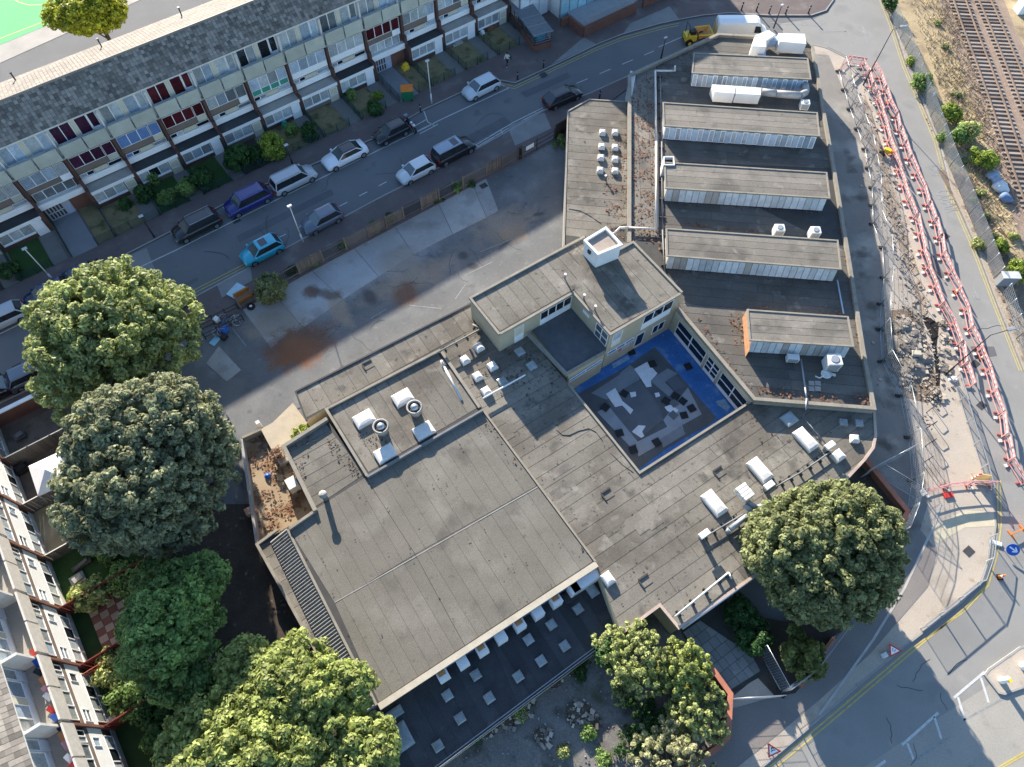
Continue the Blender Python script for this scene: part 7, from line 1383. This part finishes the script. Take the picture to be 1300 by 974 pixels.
jk = [('bicycle_frame', 'tangle of dumped bicycle frames by the yard railing', 'bicycles'), ]
T = thing('dumped_bicycles', 'tangled heap of dumped bicycles by the yard railing', 'bicycles', S(282, 416, .05)); rr = random.Random(8)
for i in range(7):
    c = S(268 + rr.random() * 32, 406 + rr.random() * 18, .3); a_ = rr.random() * 3.1; q = MB(); d = ux(a_); n = V(-d.y, d.x, .6).normalized()
    k = len(q.v); pr = [c + (d * math.cos(t) + n * math.sin(t)) * .33 for t in [i_ * .4488 for i_ in range(15)]]; q.path(pr, .025, 5); q.build('wheel', steel_d if i % 2 else steel, T)
    q = MB(); q.path([c, c + d * .5 + V(0, 0, .3), c + d * 1.0, c + d * .45 + V(0, 0, -.1), c], .022, 5); q.build('frame', steel if i % 3 else mat('blue_frame', (.05, .2, .5), .4), T)
for px, py, lb, m_, sz in ((286, 421, 'blue crate on the heap of bicycles', blue_p, (.6, .45, .4)), (273, 433, 'light blue panel lying beside the heap of bicycles', mat('light_blue_board', (.25, .5, .62), .6, .1), (.9, .6, .05)), (285, 429, 'black bag below the heap of bicycles', trim_m, (.55, .5, .35)), (300, 370, 'pale blue mattress lying on the pavement by the sofa', mat('mattress_blue', (.42, .58, .64), .8, .1), (1.5, 1.0, .16)), (276, 408, 'white box on the heap of bicycles', white, (.45, .4, .5))):
    z = .05 if px != 300 else .115; c = S(px, py, z); o = thing('mattress' if px == 300 else 'board' if px == 273 else 'bag' if px == 285 else 'crate', lb, 'rubbish', c); q = MB(); q.obox(c, ux(RA + .4), *sz); q.build('shell', m_, o, bevel=.03)
# skip bin, boxes and small things in the front gardens
sk = thing('skip_bin', 'green wheeled bin with an orange lid by the entrance path', 'bin', S(517, 122, .1)); c = S(518, 124, .1); q = MB(); q.obox(c, ux(math.radians(10)), 1.25, 1.0, 1.15); q.build('body', mat('bin_green', (.015, .16, .07), .5, .1), sk, bevel=.04); q = MB(); q.obox(c + V(0, 0, 1.16), ux(math.radians(10)), 1.35, 1.1, .1); q.build('lid', orange_p, sk, bevel=.03)
for s in (-.45, .45): q = MB(); q.tube(c + V(s, -.52, .08), c + V(s, -.60, .08), .08, 8); q.build('wheel', black_r, sk)
for px, py, lb, nm, m_, sz in ((515, 88, 'yellow box beside the entrance brick wall', 'salt_bin', yellow_p, (.8, .6, .7)), (362, 160, 'green plastic chair in a shaded front garden', 'garden_chair', mat('chair_green', (.03, .3, .22), .5), (.5, .5, .6)), (388, 142, 'white bucket by a front door', 'bucket', white, (.3, .3, .35)), (612, 43, 'white bag among the clutter in the last garden', 'bag', white, (.5, .5, .4)), (628, 34, 'brown crate in the last garden', 'crate', brick, (.7, .5, .4)), (580, 56, 'stack of grey slabs in the garden next to the last', 'slab_stack', conc, (1.3, .7, .4)), (622, 38, 'rusty frame in the last garden', 'frame', mat('rusty_metal', (.22, .09, .05), .8, .2), (.9, .5, .5)), (100, 736, 'pale rockery by the white terrace wall', 'rockery', conc, (1.0, .8, .4)), (146, 915, 'white covered furniture on the shaded lawn', 'covered_furniture', white_old, (.9, .8, .5)), (30, 597, 'dark stored items under the gazebo fence', 'stored_items', trim_m, (1.0, .7, .7)), (27, 555, 'grey bin bags by the house wall in the bare garden', 'bin_bags', mat('grey_bag', (.12, .12, .13), .6), (.8, .6, .5)), (28, 522, 'green toy slide in the bare garden', 'slide', mat('toy_green', (.05, .35, .2), .5), (.5, .3, .7)), (105, 718, 'wooden bench on the small lawn', 'bench', timber, (1.4, .4, .4))):
    c = S(px, py, .12); o = thing(nm, lb, nm.replace('_', ' '), c); q = MB(); q.obox(c, ux(RA), sz[0], sz[1], sz[2] * .6); q.build('body', m_, o, bevel=.04); q = MB(); q.obox(c + V(.05, .03, sz[2] * .602), ux(RA + .2), sz[0] * .7, sz[1] * .7, sz[2] * .4); q.build('top', m_, o, bevel=.04)
# awning and washing on the white terrace
aw = thing('awning', 'cream awning sloping out over the ground floor at the lower left', 'awning', FB(1.6 * BAY, -.8, 2)); q = MB(); x0, x1 = .55 * BAY, 1.05 * BAY; q.hexa([FB(x0, .1, 2.55), FB(x1, .1, 2.55), FB(x1, -2.0, 2.1), FB(x0, -2.0, 2.1), FB(x0, .1, 2.6), FB(x1, .1, 2.6), FB(x1, -2.0, 2.15), FB(x0, -2.0, 2.15)]); q.build('canopy', mat('cream_canvas', (.62, .58, .47), .8, .05), aw)
for x in (x0 + .1, x1 - .1): q = MB(); q.tube(FB(x, -1.9, .06), FB(x, -1.9, 2.1), .03, 6); q.build('post', white, aw)
cols = [blue_p, red_p, white, mat('pink_cloth', (.6, .3, .33), .9), mat('orange_cloth', (.6, .25, .1), .9), trim_m]
for k in range(14):
    x = 1.2 * BAY + k * .62 + RND.random() * .3; o = thing('laundry', '%s piece of washing hanging on the left edge balcony, %s from the bottom' % (['blue', 'red', 'white', 'pink', 'orange', 'black'][k % 6], ORD[k]), 'laundry', FB(x, .1, 5.8), 'washing on the balcony'); q = MB(); q.bar(FB(x, .1, 6.3), FB(x + .35 + .2 * RND.random(), .15 + .2 * RND.random(), 6.5), .3, .05); q.build('cloth', cols[k % 6], o)
# forecourt paving slabs and the red-capped walls
fc = sheet('forecourt', [(864, 800), (922, 762), (962, 838), (985, 848), (922, 884), (905, 870)], .116, mat('forecourt_bed', (.05, .05, .045), .95, .2))
fp = SL([(866, 803), (920, 766), (954, 832), (975, 846), (921, 880)], 0); strips(fp, .117, U, .75, mat('forecourt_slab', (.21, .22, .21), .9, .15, .8, rnd=.12, dirt=((.12, .13, .11), 1.2, .58, .5)), fc, name='paving_slab', th=.03, gap=.03, maxlen=.75)
def cappedwall(label, pts, h, w_=.25, cap=None, z0=0):
    P_ = SL(pts, 0); T = thing('brick_wall', label, 'wall', P_[0].lerp(P_[-1], .5)); mbwall(MB(), P_, w_, z0, h).build('brickwork', brick, T); mbwall(MB(), P_, w_ + .1, h + .002, h + .1).build('coping', cap or mat('red_coping', (.40, .16, .10), .85, .2, 1.5), T)
cappedwall('brick wall with red coping round the waste ground', [(891, 846), (918, 884), (915, 935), (905, 948), (860, 980), (820, 1010)], 1.7); cappedwall('low brick planter wall beside the alley and the olive tree', [(1093, 588), (1146, 654), (1136, 672)], .8, .3)
cappedwall('brick kerb wall along the footway below the spiky bush', [(1012, 872), (1055, 812)], .5, .25)
# debris on the waste ground and loose stones
q = MB(); rr = random.Random(4)
for i in range(900):
    px, py = 560 + rr.random() * 250, 815 + rr.random() * 170
    if py < 974 - (px - 560) * .72 + 10 or (px > 790 and py < 940): continue
    c = S(px, py, .02); s = .04 + .12 * rr.random() ** 4; q.obox(c, (rr.gauss(0, 1), rr.gauss(0, 1), 0), s, s * .7, s * .5)
q.build('debris', mat('grey_stones', (.22, .21, .19), .95, .25, 2, isl=.5), kind='stuff')
